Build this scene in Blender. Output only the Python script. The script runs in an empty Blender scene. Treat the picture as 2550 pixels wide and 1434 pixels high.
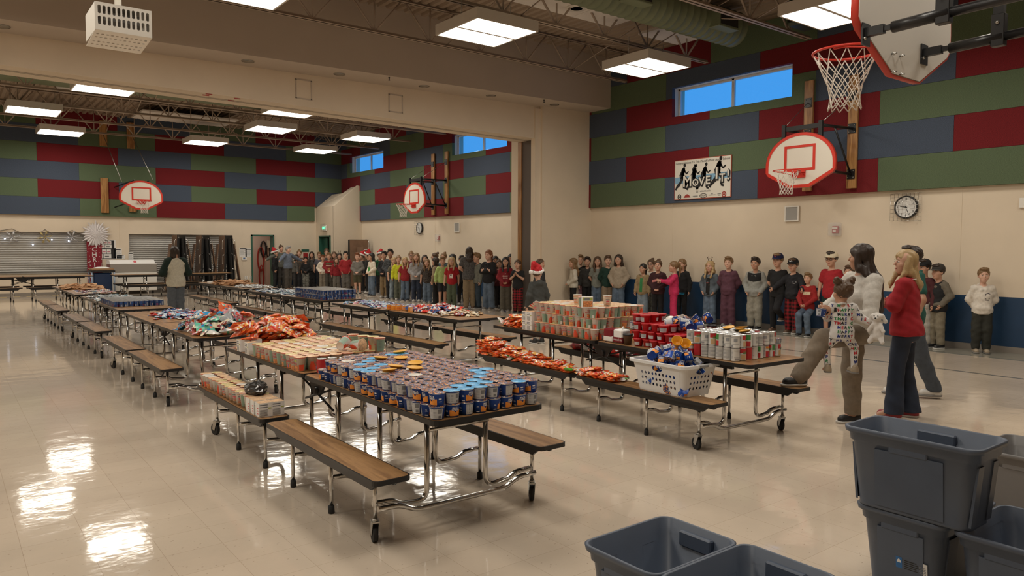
import bpy, math, random
import numpy as np
from mathutils import Vector, Matrix, Euler
R = random.Random(7)
PI = math.pi
SC = bpy.context.scene
COL = SC.collection

# ------------------------------------------------------------------ camera
cam_d = bpy.data.cameras.new('camera'); cam = bpy.data.objects.new('camera', cam_d); COL.objects.link(cam)
SC.camera = cam
CAM_H = 1.69; YAW = 0.6574955; PITCH = 0.0558150; ROLL = 0.0029285
cam_d.sensor_width = 36.0; cam_d.sensor_fit = 'HORIZONTAL'; cam_d.lens = 1842.0 / 2550.0 * 36.0
cam_d.clip_start = 0.05; cam_d.clip_end = 300
_f = Vector((math.sin(YAW) * math.cos(PITCH), math.cos(YAW) * math.cos(PITCH), -math.sin(PITCH)))
_r = Vector((math.cos(YAW), -math.sin(YAW), 0)); _u = _r.cross(_f)
_r2 = math.cos(ROLL) * _r + math.sin(ROLL) * _u; _u2 = -math.sin(ROLL) * _r + math.cos(ROLL) * _u
_m = Matrix((_r2, _u2, -_f)).transposed()
cam.matrix_world = Matrix.Translation((0, 0, CAM_H)) @ _m.to_4x4()
_RM = np.array([_r2, _u2, _f])


def ray(x, y):
    return _RM.T @ np.array([(x - 1275) / 1842., -(y - 717) / 1842., 1.])


def at_z(x, y, z):
    d = ray(x, y); t = (z - CAM_H) / d[2]; return Vector((d[0] * t, d[1] * t, z))


def at_x(x, y, X):
    d = ray(x, y); t = X / d[0]; return Vector((X, d[1] * t, CAM_H + d[2] * t))


def at_y(x, y, Y):
    d = ray(x, y); t = Y / d[1]; return Vector((d[0] * t, Y, CAM_H + d[2] * t))


# ------------------------------------------------------------------ world, exposure
wd = bpy.data.worlds.new('sky'); SC.world = wd; wd.use_nodes = True
_bg = wd.node_tree.nodes['Background']
_bg.inputs[0].default_value = (0.036, 0.205, 0.52, 1); _bg.inputs[1].default_value = 1.0
SC.view_settings.view_transform = 'Standard'; SC.view_settings.look = 'None'
SC.view_settings.exposure = 0.75; SC.view_settings.gamma = 1.0
SC.view_settings.use_curve_mapping = False
SC.cycles.max_bounces = 7; SC.cycles.diffuse_bounces = 4; SC.cycles.glossy_bounces = 4
SC.cycles.transmission_bounces = 5; SC.cycles.transparent_max_bounces = 8
SC.cycles.caustics_reflective = False; SC.cycles.caustics_refractive = False
SC.cycles.sample_clamp_indirect = 4.0
SC.cycles.use_denoising = True
LAMP_POWER = 9.0


# ------------------------------------------------------------------ colours and materials
def lin(c):
    if isinstance(c, str):
        c = c.lstrip('#'); c = [int(c[i:i + 2], 16) / 255. for i in (0, 2, 4)]
        return tuple((v / 12.92 if v <= 0.04045 else ((v + 0.055) / 1.055) ** 2.4) for v in c)
    return tuple(c[:3])


_M = {}


def mat(name, col=None, rough=0.6, metal=0.0, noise=0.0, nscale=20., bump=0.0, coat=0.0, emit=0.0, stretch=(1, 1, 1), spec=0.5, sheen=0.0, alpha=1.0):
    if name in _M: return _M[name]
    m = bpy.data.materials.new(name); m.use_nodes = True; _M[name] = m
    nt = m.node_tree; b = nt.nodes['Principled BSDF']
    c = lin(col)
    b.inputs['Base Color'].default_value = (*c, 1); b.inputs['Roughness'].default_value = rough
    b.inputs['Metallic'].default_value = metal; b.inputs['Specular IOR Level'].default_value = spec
    m.diffuse_color = (*c, 1)
    if coat: b.inputs['Coat Weight'].default_value = coat; b.inputs['Coat Roughness'].default_value = 0.05
    if sheen: b.inputs['Sheen Weight'].default_value = sheen
    if alpha < 1: b.inputs['Alpha'].default_value = alpha
    if emit:
        b.inputs['Emission Color'].default_value = (*c, 1); b.inputs['Emission Strength'].default_value = emit
    if noise or bump:
        tc = nt.nodes.new('ShaderNodeTexCoord'); mp = nt.nodes.new('ShaderNodeMapping')
        mp.inputs['Scale'].default_value = stretch
        nt.links.new(tc.outputs['Object'], mp.inputs['Vector'])
        nz = nt.nodes.new('ShaderNodeTexNoise'); nz.inputs['Scale'].default_value = nscale; nz.inputs['Detail'].default_value = 4
        nt.links.new(mp.outputs['Vector'], nz.inputs['Vector'])
        if noise:
            mx = nt.nodes.new('ShaderNodeMix'); mx.data_type = 'RGBA'
            mx.inputs[6].default_value = (*[max(0, v * (1 - noise)) for v in c], 1)
            mx.inputs[7].default_value = (*[min(1, v * (1 + noise)) for v in c], 1)
            rp = nt.nodes.new('ShaderNodeMapRange'); rp.inputs[1].default_value = 0.3; rp.inputs[2].default_value = 0.7
            nt.links.new(nz.outputs['Fac'], rp.inputs[0]); nt.links.new(rp.outputs[0], mx.inputs[0])
            nt.links.new(mx.outputs[2], b.inputs['Base Color'])
        if bump:
            bp = nt.nodes.new('ShaderNodeBump'); bp.inputs['Strength'].default_value = bump; bp.inputs['Distance'].default_value = 0.01
            nt.links.new(nz.outputs['Fac'], bp.inputs['Height']); nt.links.new(bp.outputs[0], b.inputs['Normal'])
    return m


def nodes_of(m):
    return m.node_tree, m.node_tree.nodes['Principled BSDF']


# ------------------------------------------------------------------ mesh builder
class MB:
    def __init__(s): s.v = []; s.f = []; s.m = []; s.s = []

    def add(s, vs, fs, m=0, smooth=False, M=None):
        o = len(s.v)
        if M is not None: vs = [M @ Vector(v) for v in vs]
        s.v += [tuple(v) for v in vs]
        s.f += [tuple(i + o for i in f) for f in fs]
        s.m += [m] * len(fs) if not isinstance(m, list) else m
        s.s += [smooth] * len(fs)
        return s

    def box(s, x0, x1, y0, y1, z0, z1, m=0, c=0.0, M=None):
        if x0 > x1: x0, x1 = x1, x0
        if y0 > y1: y0, y1 = y1, y0
        if z0 > z1: z0, z1 = z1, z0
        if c <= 0:
            v = [(x0, y0, z0), (x1, y0, z0), (x1, y1, z0), (x0, y1, z0), (x0, y0, z1), (x1, y0, z1), (x1, y1, z1), (x0, y1, z1)]
            f = [(0, 3, 2, 1), (4, 5, 6, 7), (0, 1, 5, 4), (1, 2, 6, 5), (2, 3, 7, 6), (3, 0, 4, 7)]
            return s.add(v, f, m, False, M)
        lv = [(z0, c), (z0 + c, 0), (z1 - c, 0), (z1, c)]
        v = []
        for z, i in lv:
            for (x, y) in ((x0 + c, y0 + i), (x1 - c, y0 + i), (x1 - i, y0 + c), (x1 - i, y1 - c), (x1 - c, y1 - i), (x0 + c, y1 - i), (x0 + i, y1 - c), (x0 + i, y0 + c)):
                v.append((x, y, z))
        f = [tuple(range(7, -1, -1)), tuple(range(24, 32))]
        for k in range(3):
            for i in range(8):
                j = (i + 1) % 8; f.append((k * 8 + i, k * 8 + j, k * 8 + 8 + j, k * 8 + 8 + i))
        return s.add(v, f, m, False, M)

    def prism(s, poly, z0, z1, m=0, M=None, top_m=None, smooth=False):
        n = len(poly)
        a = sum(poly[i][0] * poly[(i + 1) % n][1] - poly[(i + 1) % n][0] * poly[i][1] for i in range(n))
        if a < 0: poly = poly[::-1]
        v = [(x, y, z0) for x, y in poly] + [(x, y, z1) for x, y in poly]
        f = [tuple(range(n - 1, -1, -1)), tuple(range(n, 2 * n))] + [(i, (i + 1) % n, n + (i + 1) % n, n + i) for i in range(n)]
        ms = [m] * len(f)
        if top_m is not None: ms[1] = top_m
        s.add(v, f, ms, smooth, M); return s

    def tube(s, pts, r, n=8, m=0, caps=True, M=None, closed=False):
        P = [Vector(p) for p in pts]; k = len(P)
        rr = r if isinstance(r, (list, tuple)) else [r] * k
        T = []
        for i in range(k):
            a = P[(i - 1) % k] if (closed or i > 0) else P[i]; b = P[(i + 1) % k] if (closed or i < k - 1) else P[i]
            t = (b - a); t = t.normalized() if t.length > 1e-9 else Vector((0, 0, 1)); T.append(t)
        nrm = T[0].orthogonal().normalized(); v = []
        for i in range(k):
            nrm = nrm - T[i] * nrm.dot(T[i])
            nrm = nrm.normalized() if nrm.length > 1e-6 else T[i].orthogonal().normalized()
            bn = T[i].cross(nrm)
            for j in range(n):
                a = 2 * PI * j / n; v.append(P[i] + (nrm * math.cos(a) + bn * math.sin(a)) * rr[i])
        f = []
        for i in range(k - 1 + (1 if closed else 0)):
            i2 = (i + 1) % k
            for j in range(n):
                f.append((i * n + j, i * n + (j + 1) % n, i2 * n + (j + 1) % n, i2 * n + j))
        s.add(v, f, m, True, M)
        if caps and not closed:
            o = len(s.v) - k * n
            s.f += [tuple(o + j for j in range(n - 1, -1, -1)), tuple(o + (k - 1) * n + j for j in range(n))]
            s.m += [m, m]; s.s += [False, False]
        return s

    def lathe(s, prof, n=16, m=0, M=None, smooth=True, a0=0.0):
        """prof: (r, z) pairs from bottom to top; m may be a list, one per ring of faces"""
        v = []; k = len(prof)
        for r, z in prof:
            for j in range(n):
                a = 2 * PI * j / n + a0; v.append((r * math.cos(a), r * math.sin(a), z))
        f = []; ms = []
        for i in range(k - 1):
            for j in range(n):
                f.append((i * n + j, i * n + (j + 1) % n, (i + 1) * n + (j + 1) % n, (i + 1) * n + j))
                ms.append(m[i] if isinstance(m, list) else m)
        if prof[0][0] > 1e-6: f.append(tuple(range(n - 1, -1, -1))); ms.append(m[0] if isinstance(m, list) else m)
        if prof[-1][0] > 1e-6: f.append(tuple((k - 1) * n + j for j in range(n))); ms.append(m[-1] if isinstance(m, list) else m)
        return s.add(v, f, ms, smooth, M)

    def ball(s, c, r, n=10, k=6, m=0, M=None):
        rx, ry, rz = r if isinstance(r, (tuple, list)) else (r, r, r)
        v = [(c[0], c[1], c[2] - rz)]
        for i in range(1, k):
            p = PI * i / k
            for j in range(n):
                a = 2 * PI * j / n
                v.append((c[0] + rx * math.sin(p) * math.cos(a), c[1] + ry * math.sin(p) * math.sin(a), c[2] - rz * math.cos(p)))
        v.append((c[0], c[1], c[2] + rz)); L = len(v) - 1
        f = [(0, 1 + (j + 1) % n, 1 + j) for j in range(n)]
        for i in range(k - 2):
            for j in range(n):
                f.append((1 + i * n + j, 1 + i * n + (j + 1) % n, 1 + (i + 1) * n + (j + 1) % n, 1 + (i + 1) * n + j))
        f += [(L, 1 + (k - 2) * n + j, 1 + (k - 2) * n + (j + 1) % n) for j in range(n)]
        return s.add(v, f, m, True, M)

    def quad(s, a, b, c, d, m=0, M=None): return s.add([a, b, c, d], [(0, 1, 2, 3)], m, False, M)

    def mesh(s, name, mats):
        me = bpy.data.meshes.new(name); me.from_pydata(s.v, [], s.f)
        for x in (mats if isinstance(mats, (list, tuple)) else [mats]): me.materials.append(x)
        me.polygons.foreach_set('material_index', np.array(s.m, dtype=np.int32))
        me.polygons.foreach_set('use_smooth', np.array(s.s, dtype=bool))
        me.update(); return me

    def obj(s, name, mats, parent=None, loc=None, rot=None):
        return link(name, s.mesh(name, mats), parent, loc, rot)


def bend(pts, rad, n=5):
    """round the corners of a polyline"""
    P = [Vector(p) for p in pts]; out = [P[0]]
    for i in range(1, len(P) - 1):
        a, b, c = P[i - 1], P[i], P[i + 1]
        d1 = (a - b); d2 = (c - b); r = min(rad, d1.length * .49, d2.length * .49)
        p0 = b + d1.normalized() * r; p2 = b + d2.normalized() * r
        for k in range(n + 1):
            t = k / n; out.append(p0 * (1 - t) ** 2 + b * 2 * t * (1 - t) + p2 * t * t)
    out.append(P[-1]); return out


def link(name, data, parent=None, loc=None, rot=None, scale=None):
    o = bpy.data.objects.new(name, data); COL.objects.link(o)
    if parent is not None: o.parent = parent
    if loc is not None: o.location = loc
    if rot is not None: o.rotation_euler = rot if isinstance(rot, (tuple, list, Euler)) else (0, 0, rot)
    if scale is not None: o.scale = scale if isinstance(scale, (tuple, list)) else (scale,) * 3
    return o


def tag(o, label, cat, group=None, kind=None):
    o['label'] = label; o['category'] = cat
    if group: o['group'] = group
    if kind: o['kind'] = kind
    return o


def thing(name, label, cat, loc=(0, 0, 0), rot=None, group=None):
    o = link(name, None, None, loc, rot); return tag(o, label, cat, group)


def struct(name, mb, mats, parent=None, label=None):
    o = mb.obj(name, mats, parent)
    if parent is None: o['kind'] = 'structure'
    if label: o['label'] = label
    return o


def dup(root, loc=None, rot=None, label=None, group=None, scale=None):
    def cp(o, par):
        c = o.copy(); COL.objects.link(c); c.parent = par
        for ch in o.children: cp(ch, c)
        return c
    c = cp(root, None)
    if loc is not None: c.location = loc
    if rot is not None: c.rotation_euler = rot if isinstance(rot, (tuple, list, Euler)) else (0, 0, rot)
    if label: c['label'] = label
    if group: c['group'] = group
    if scale: c.scale = scale if isinstance(scale, (tuple, list)) else (scale,) * 3
    return c


_TX = {}


def text_geo(s, size=1.0, align='CENTER', bold=0.0):
    """vertices and faces of a flat word in the XY plane, centred"""
    k = (s, size, align, bold)
    if k in _TX: return _TX[k]
    cu = bpy.data.curves.new('word', 'FONT'); cu.body = s; cu.size = size; cu.align_x = align; cu.align_y = 'CENTER'
    cu.offset = bold; cu.resolution_u = 2
    o = bpy.data.objects.new('word', cu); COL.objects.link(o)
    dg = bpy.context.evaluated_depsgraph_get(); dg.update()
    me = o.evaluated_get(dg).to_mesh()
    r = ([tuple(v.co) for v in me.vertices], [tuple(p.vertices) for p in me.polygons])
    o.evaluated_get(dg).to_mesh_clear()
    bpy.data.objects.remove(o); bpy.data.curves.remove(cu)
    _TX[k] = r; return r


def add_text(mb, s, size, M, m=0, sx=1.0, bold=0.0, align='CENTER'):
    v, f = text_geo(s, size, align, bold)
    mb.add([(x * sx, y, z) for x, y, z in v], f, m, False, M)


def basis(origin, ex, ey, ez=None):
    ex = Vector(ex).normalized(); ey = Vector(ey).normalized(); ez = Vector(ez).normalized() if ez else ex.cross(ey)
    m = Matrix((ex, ey, ez)).transposed().to_4x4(); return Matrix.Translation(origin) @ m
# ------------------------------------------------------------------ materials of the room
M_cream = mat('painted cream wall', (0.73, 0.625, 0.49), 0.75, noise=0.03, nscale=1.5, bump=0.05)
M_cream2 = mat('cream paint toned for shade', (0.52, 0.445, 0.37), 0.8, noise=0.03, nscale=1.2)  # darker copy of the wall cream; the bulkhead's shade is put into the colour
M_wains = mat('blue wainscot paint', (0.012, 0.048, 0.115), 0.45, noise=0.08, nscale=3)
M_base = mat('grey rubber base', (0.26, 0.23, 0.2), 0.5)
M_red = mat('wine red acoustic panel', (0.155, 0.008, 0.012), 0.95, noise=0.35, nscale=60, stretch=(1, 1, 3), bump=0.25)
M_grn = mat('sage green acoustic panel', (0.100, 0.140, 0.078), 0.95, noise=0.28, nscale=60, stretch=(1, 1, 3), bump=0.25)
M_blu = mat('slate blue acoustic panel', (0.062, 0.082, 0.122), 0.95, noise=0.28, nscale=60, stretch=(1, 1, 3), bump=0.25)
M_deck = mat('tan steel roof deck', (0.36, 0.28, 0.21), 0.6)
M_joist = mat('tan painted steel joist', (0.40, 0.32, 0.255), 0.5)
M_duct = mat('sage painted duct', (0.16, 0.19, 0.115), 0.55, noise=0.1, nscale=3)
M_cloud = mat('white acoustic cloud', (0.78, 0.74, 0.7), 0.9)
M_white = mat('white paint', (0.8, 0.77, 0.71), 0.5)
M_black = mat('black steel', (0.012, 0.012, 0.013), 0.35)
M_blackr = mat('black rubber', (0.015, 0.015, 0.015), 0.7)
M_chrome = mat('chrome', (0.66, 0.65, 0.63), 0.16, 1.0)
M_steel = mat('brushed steel', (0.5, 0.49, 0.46), 0.35, 1.0)
M_frame = mat('white window frame', (0.72, 0.74, 0.76), 0.4)
M_green = mat('green door frame', (0.03, 0.115, 0.08), 0.4)
M_alum = mat('shutter slat', (0.42, 0.405, 0.38), 0.42, 0.35)
M_dark = mat('dark void', (0.02, 0.018, 0.017), 0.9)
M_paper = mat('white paper', (0.8, 0.79, 0.77), 0.8)
M_rrim = mat('red orange paint', (0.62, 0.035, 0.018), 0.35)
M_bb = mat('white backboard', (0.74, 0.69, 0.6), 0.4)
M_rope = mat('white rope', (0.74, 0.69, 0.62), 0.9)
M_lamp = mat('lit diffuser', (1.0, 0.93, 0.81), 0.4, emit=LAMP_POWER)
M_fix = mat('white lamp housing', (0.62, 0.58, 0.53), 0.5)


def wood_mat(name, c0, c1, axis_y=True, rough=0.35, scale=1.0):
    m = mat(name, c0, rough); nt, b = nodes_of(m)
    tc = nt.nodes.new('ShaderNodeTexCoord'); mp = nt.nodes.new('ShaderNodeMapping')
    mp.inputs['Scale'].default_value = (9 * scale, 0.8 * scale, 9 * scale) if axis_y else (9 * scale, 9 * scale, 0.8 * scale)
    nz = nt.nodes.new('ShaderNodeTexNoise'); nz.inputs['Scale'].default_value = 1.0; nz.inputs['Detail'].default_value = 3; nz.inputs['Distortion'].default_value = 0.6
    wv = nt.nodes.new('ShaderNodeMath'); wv.operation = 'MULTIPLY'; wv.inputs[1].default_value = 26.
    sn = nt.nodes.new('ShaderNodeMath'); sn.operation = 'SINE'
    n2 = nt.nodes.new('ShaderNodeTexNoise'); n2.inputs['Scale'].default_value = 14.; n2.inputs['Detail'].default_value = 2
    ad = nt.nodes.new('ShaderNodeMath'); ad.operation = 'MULTIPLY_ADD'; ad.inputs[1].default_value = 0.28; ad.inputs[2].default_value = 0.05
    ad2 = nt.nodes.new('ShaderNodeMath'); ad2.operation = 'MULTIPLY_ADD'; ad2.inputs[1].default_value = 0.75
    mx = nt.nodes.new('ShaderNodeMix'); mx.data_type = 'RGBA'; mx.inputs[6].default_value = (*c1, 1); mx.inputs[7].default_value = (*c0, 1)
    L = nt.links.new
    L(tc.outputs['Object'], mp.inputs[0]); L(mp.outputs[0], nz.inputs['Vector']); L(nz.outputs['Fac'], wv.inputs[0]); L(wv.outputs[0], sn.inputs[0])
    L(mp.outputs[0], n2.inputs['Vector']); L(sn.outputs[0], ad.inputs[0]); L(n2.outputs['Fac'], ad2.inputs[0]); L(ad.outputs[0], ad2.inputs[2])
    L(ad2.outputs[0], mx.inputs[0]); L(mx.outputs[2], b.inputs['Base Color'])
    return m


M_oak = wood_mat('oak laminate', (0.47, 0.265, 0.115), (0.19, 0.092, 0.036))
M_pine = wood_mat('varnished pine', (0.52, 0.28, 0.10), (0.22, 0.09, 0.025), False, 0.4, 0.7)
M_brown = mat('brown laminate', (0.19, 0.105, 0.06), 0.4, noise=0.15, nscale=5)

# floor: vinyl composition tile, waxed
M_floor = mat('waxed vinyl floor tile', (0.50, 0.40, 0.30), 0.3, coat=0.0)


def _floor_nodes():
    nt, b = nodes_of(M_floor); L = nt.links.new
    tc = nt.nodes.new('ShaderNodeTexCoord')
    br = nt.nodes.new('ShaderNodeTexBrick'); br.offset = 0.0; br.inputs['Scale'].default_value = 1.0
    br.inputs['Brick Width'].default_value = 0.305; br.inputs['Row Height'].default_value = 0.305; br.inputs['Mortar Size'].default_value = 0.0012
    br.inputs['Color1'].default_value = (0.60, 0.505, 0.405, 1); br.inputs['Color2'].default_value = (0.635, 0.535, 0.43, 1); br.inputs['Mortar'].default_value = (0.45, 0.36, 0.27, 1)
    L(tc.outputs['Object'], br.inputs['Vector'])
    sp = nt.nodes.new('ShaderNodeTexVoronoi'); sp.inputs['Scale'].default_value = 26.
    mp = nt.nodes.new('ShaderNodeMapping'); mp.inputs['Rotation'].default_value = (0, 0, 0.6); mp.inputs['Scale'].default_value = (1, 2.2, 1)
    L(tc.outputs['Object'], mp.inputs[0]); L(mp.outputs[0], sp.inputs['Vector'])
    cl = nt.nodes.new('ShaderNodeMapRange'); cl.inputs[1].default_value = 0.10; cl.inputs[2].default_value = 0.17; cl.inputs[3].default_value = 1.0; cl.inputs[4].default_value = 0.0
    L(sp.outputs['Distance'], cl.inputs[0])
    gt = nt.nodes.new('ShaderNodeMath'); gt.operation = 'GREATER_THAN'; gt.inputs[1].default_value = 0.74
    sx = nt.nodes.new('ShaderNodeSeparateColor'); L(sp.outputs['Color'], sx.inputs[0]); L(sx.outputs[0], gt.inputs[0])
    ml = nt.nodes.new('ShaderNodeMath'); ml.operation = 'MULTIPLY'; L(cl.outputs[0], ml.inputs[0]); L(gt.outputs[0], ml.inputs[1])
    ms = nt.nodes.new('ShaderNodeMath'); ms.operation = 'MULTIPLY'; ms.inputs[1].default_value = 0.6; L(ml.outputs[0], ms.inputs[0])
    mx = nt.nodes.new('ShaderNodeMix'); mx.data_type = 'RGBA'; mx.inputs[7].default_value = (0.19, 0.13, 0.085, 1)
    L(br.outputs['Color'], mx.inputs[6]); L(ms.outputs[0], mx.inputs[0])
    nz = nt.nodes.new('ShaderNodeTexNoise'); nz.inputs['Scale'].default_value = 0.9; nz.inputs['Detail'].default_value = 5
    L(tc.outputs['Object'], nz.inputs['Vector'])
    mm = nt.nodes.new('ShaderNodeMapRange'); mm.inputs[1].default_value = 0.3; mm.inputs[2].default_value = 0.7; mm.inputs[3].default_value = 0.88; mm.inputs[4].default_value = 1.08
    L(nz.outputs['Fac'], mm.inputs[0])
    mu = nt.nodes.new('ShaderNodeMix'); mu.data_type = 'RGBA'; mu.blend_type = 'MULTIPLY'; mu.inputs[0].default_value = 1.0
    L(mx.outputs[2], mu.inputs[6]); L(mm.outputs[0], mu.inputs[7]); L(mu.outputs[2], b.inputs['Base Color'])
    # gloss of the wax with slight waviness
    b.inputs['Roughness'].default_value = 0.075; b.inputs['Specular IOR Level'].default_value = 0.62
    w1 = nt.nodes.new('ShaderNodeTexNoise'); w1.inputs['Scale'].default_value = 5.5; w1.inputs['Detail'].default_value = 3
    m2 = nt.nodes.new('ShaderNodeMapping'); m2.inputs['Scale'].default_value = (1, 1, 1); L(tc.outputs['Object'], m2.inputs[0]); L(m2.outputs[0], w1.inputs['Vector'])
    bp = nt.nodes.new('ShaderNodeBump'); bp.inputs['Strength'].default_value = 0.10; bp.inputs['Distance'].default_value = 0.02
    L(w1.outputs['Fac'], bp.inputs['Height']); L(bp.outputs[0], b.inputs['Normal'])


_floor_nodes()
M_line = mat('grey floor tile', (0.22, 0.205, 0.18), 0.08, spec=0.62)
M_edge = mat('grey green floor tile', (0.30, 0.29, 0.245), 0.08, spec=0.62)
M_tapeY = mat('yellow tape', (0.6, 0.45, 0.08), 0.5)

# ------------------------------------------------------------------ room shell
XW, XP, YF, YB, XL = 13.6, 13.5, 29.4, -5.0, -7.0
b = MB(); b.quad((XL, YB, 0), (16, YB, 0), (16, 33, 0), (XL, 33, 0)); floor = struct('floor', b, M_floor)
b = MB(); b.box(11.0, 11.07, YB, 14.2, 0, 0.0015); struct('floor_line', b, M_line, floor)
b = MB(); b.box(12.75, XW - .012, YB, 14.19, 0, 0.0012); b.box(12.75, XW - .012, 15.46, 27.6, 0, 0.0012); struct('floor_border', b, M_edge, floor)
b = MB(); t = 0.0
for k in range(60):
    b.box(XL + .2 + k * .18, XL + .2 + k * .18 + .18, 28.95, 29.03, 0, 0.002, m=k % 2)
struct('floor_tape', b, [M_tapeY, M_black], floor)

WINS = [(8.40, 11.45), (17.75, 20.75), (25.55, 28.45)]; WZ0, WZ1 = 4.69, 5.35
b = MB()
for y0, y1 in ((YB, 14.9), (14.9, YF + .3)):
    b.box(XW, XW + .35, y0, y1, 0.9, WZ0); b.box(XW, XW + .35, y0, y1, WZ1, 6.9)
    b.box(XW, XW + .35, y0, y1, 0, 0.9, 1)
ys = [YB] + [v for w in WINS for v in w] + [YF + .3]
for k in range(0, len(ys), 2): b.box(XW, XW + .35, ys[k], ys[k + 1], WZ0, WZ1)
wall_r = struct('wall_right', b, [M_cream, M_wains])
b = MB(); b.box(XW - .012, XW + .01, YB, 14.2, 0, .1); b.box(XW - .012, XW + .01, 15.45, 27.8, 0, .1)
struct('baseboard_right', b, M_base)
for yy in (11.47, 5.27, 22.0):   # joints in the drywall
    b = MB(); b.box(XW - .006, XW + .01, yy - .012, yy + .012, .9, 2.72); struct('seam_strip', b, M_cream, wall_r)

PC = {'R': M_red, 'G': M_grn, 'B': M_blu}; PME = {}


def minus(rect, holes):
    out = [rect]
    for h in holes:
        nx = []
        for (a0, a1, c0, c1) in out:
            if h[0] >= a1 or h[1] <= a0 or h[2] >= c1 or h[3] <= c0: nx.append((a0, a1, c0, c1)); continue
            if h[0] > a0: nx.append((a0, h[0], c0, c1))
            if h[1] < a1: nx.append((h[1], a1, c0, c1))
            m0, m1 = max(a0, h[0]), min(a1, h[1])
            if h[2] > c0: nx.append((m0, m1, c0, h[2]))
            if h[3] < c1: nx.append((m0, m1, h[3], c1))
        out = nx
    return out


def panels(parent, horiz, fixed, lo, hi, seam0, pitch, seqs, rows, holes, g=0.004, zb=2.71, rh=0.6, top=6.75):
    """rows of acoustic panels; every panel an object; seam0 of even rows, odd rows shifted by half a panel"""
    for r in range(rows):
        z0 = zb + r * rh; z1 = min(z0 + rh, top); seq = seqs[r % 2]
        s0 = seam0 + (pitch / 2 if r % 2 else 0)
        k0 = math.floor((lo - s0) / pitch)
        for k in range(k0, k0 + 40):
            a0 = max(lo, s0 + k * pitch); a1 = min(hi, s0 + (k + 1) * pitch)
            if a1 - a0 < 0.03: continue
            c = seq[k % 3]; b = MB()
            for (p0, p1, q0, q1) in minus((a0 + g / 2, a1 - g / 2, z0 + g / 2, z1 - g / 2), holes):
                if horiz: b.box(p0, p1, fixed, fixed + .1, q0, q1)
                else: b.box(fixed, fixed + .1, p0, p1, q0, q1)
            if b.v: b.obj('acoustic_panel', PC[c], parent)


# right wall of the near hall: even rows going up in Y: index by floor((y - seam0)/pitch)
WH = [(a, c, WZ0, WZ1) for a, c in WINS]
panels(wall_r, False, XP, YB, 14.22, 6.64, 2.497, ('RBG', 'GRB'), 6, WH)
panels(wall_r, False, XP, 15.45, YF, 17.6, 2.477, ('BRG', 'GBR'), 6, WH)

# far wall, with openings
DOOR = (9.70, 10.62); SH1 = (-5.6, 4.10, 0.78, 2.13); SH2 = (5.36, 8.98, 0.0, 2.10)
b = MB()
for (p0, p1, q0, q1) in minus((XL, 14.0, 0.9, 6.9), [(DOOR[0], DOOR[1], 0, 2.13), SH1, SH2]): b.box(p0, p1, YF, YF + .3, q0, q1)
for (p0, p1, q0, q1) in minus((XL, 14.0, 0, 0.9), [(DOOR[0], DOOR[1], 0, 2.13), SH1, SH2]): b.box(p0, p1, YF, YF + .3, q0, q1, 1 if p0 > 9 else 0)
wall_f = struct('wall_far', b, [M_cream, M_wains])
panels(wall_f, True, YF - .1, XL, 13.52, 3.85, 2.425, ('GRB', 'BGR'), 6, [(12.3, 13.6, 2.6, 3.32)])
b = MB(); b.box(XL, DOOR[0], YF - .012, YF, 0, .1); b.box(DOOR[1], 12.4, YF - .012, YF, 0, .1); struct('baseboard_far', b, M_base)
b = MB(); b.box(5.05, 5.07, YF - .005, YF, .1, 2.7); b.box(9.35, 9.37, YF - .005, YF, .9, 2.7); struct('seam_strip', b, M_cream, wall_f)
# store room behind the open doorway
M_pink = mat('pinkish store wall', (0.62, 0.46, 0.38), 0.8)
b = MB(); b.box(9.0, 11.4, 31.4, 31.5, 0, 2.6); b.box(8.9, 9.0, YF + .3, 31.4, 0, 2.6); b.box(11.4, 11.5, YF + .3, 31.4, 0, 2.6); b.box(9, 11.4, YF + .3, 31.4, 2.5, 2.6)
struct('wall_storeroom', b, M_pink)
# other shell walls (outside the frame)
b = MB(); b.box(XL - .3, XL, YB, YF + .3, 0, 6.9); struct('wall_left', b, M_cream)
b = MB(); b.box(XL, 14, YB - .3, YB, 0, 6.9); struct('wall_near', b, M_cream)


# corrugated roof decks: ribs along Y
def deck(name, x0, x1, y0, y1, z):
    prof = []; x = x0; p = 0.2
    while x < x1:
        prof += [(x, z), (x + .09, z), (x + .12, z + .055), (x + .17, z + .055)]; x += p
    v = [(a, y0, c) for a, c in prof] + [(a, y1, c) for a, c in prof]; n = len(prof)
    b = MB(); b.add(v, [(i, n + i, n + i + 1, i + 1) for i in range(n - 1)])
    b.box(x0, x1, y0, y1, z + .2, z + .25)
    return struct(name, b, M_deck)


deck('ceiling', XL, XW + .3, YB, 15.2, 6.42)
deck('ceiling', XL, XW + .3, 15.0, YF + .3, 6.2)

# bulkhead over the opening, its lower face and the column
b = MB()
x0, x1 = XL, 13.5; za, zb_ = 5.03 - .0118 * (.81 - XL), 5.18
b.add([(x0, 13.44, za), (x1, 13.44, zb_), (x1, 15.4, zb_), (x0, 15.4, za), (x0, 13.44, 6.9), (x1, 13.44, 6.9), (x1, 15.4, 6.9), (x0, 15.4, 6.9)],
      [(0, 3, 2, 1), (4, 5, 6, 7), (0, 1, 5, 4), (1, 2, 6, 5), (2, 3, 7, 6), (3, 0, 4, 7)])
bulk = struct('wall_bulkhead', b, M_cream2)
b = MB(); zl, zr = 4.53 + .0148 * (.84 - XL), 4.365; zt = 5.3
b.add([(x0, 14.3, zl), (11.9, 14.3, zr), (11.9, 15.1, zr), (x0, 15.1, zl), (x0, 14.3, zt), (11.9, 14.3, zt), (11.9, 15.1, zt), (x0, 15.1, zt)],
      [(0, 3, 2, 1), (4, 5, 6, 7), (0, 1, 5, 4), (1, 2, 6, 5), (2, 3, 7, 6), (3, 0, 4, 7)])
head = struct('wall_header', b, M_cream)
b = MB()   # the track of the folding partition in the soffit
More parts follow.
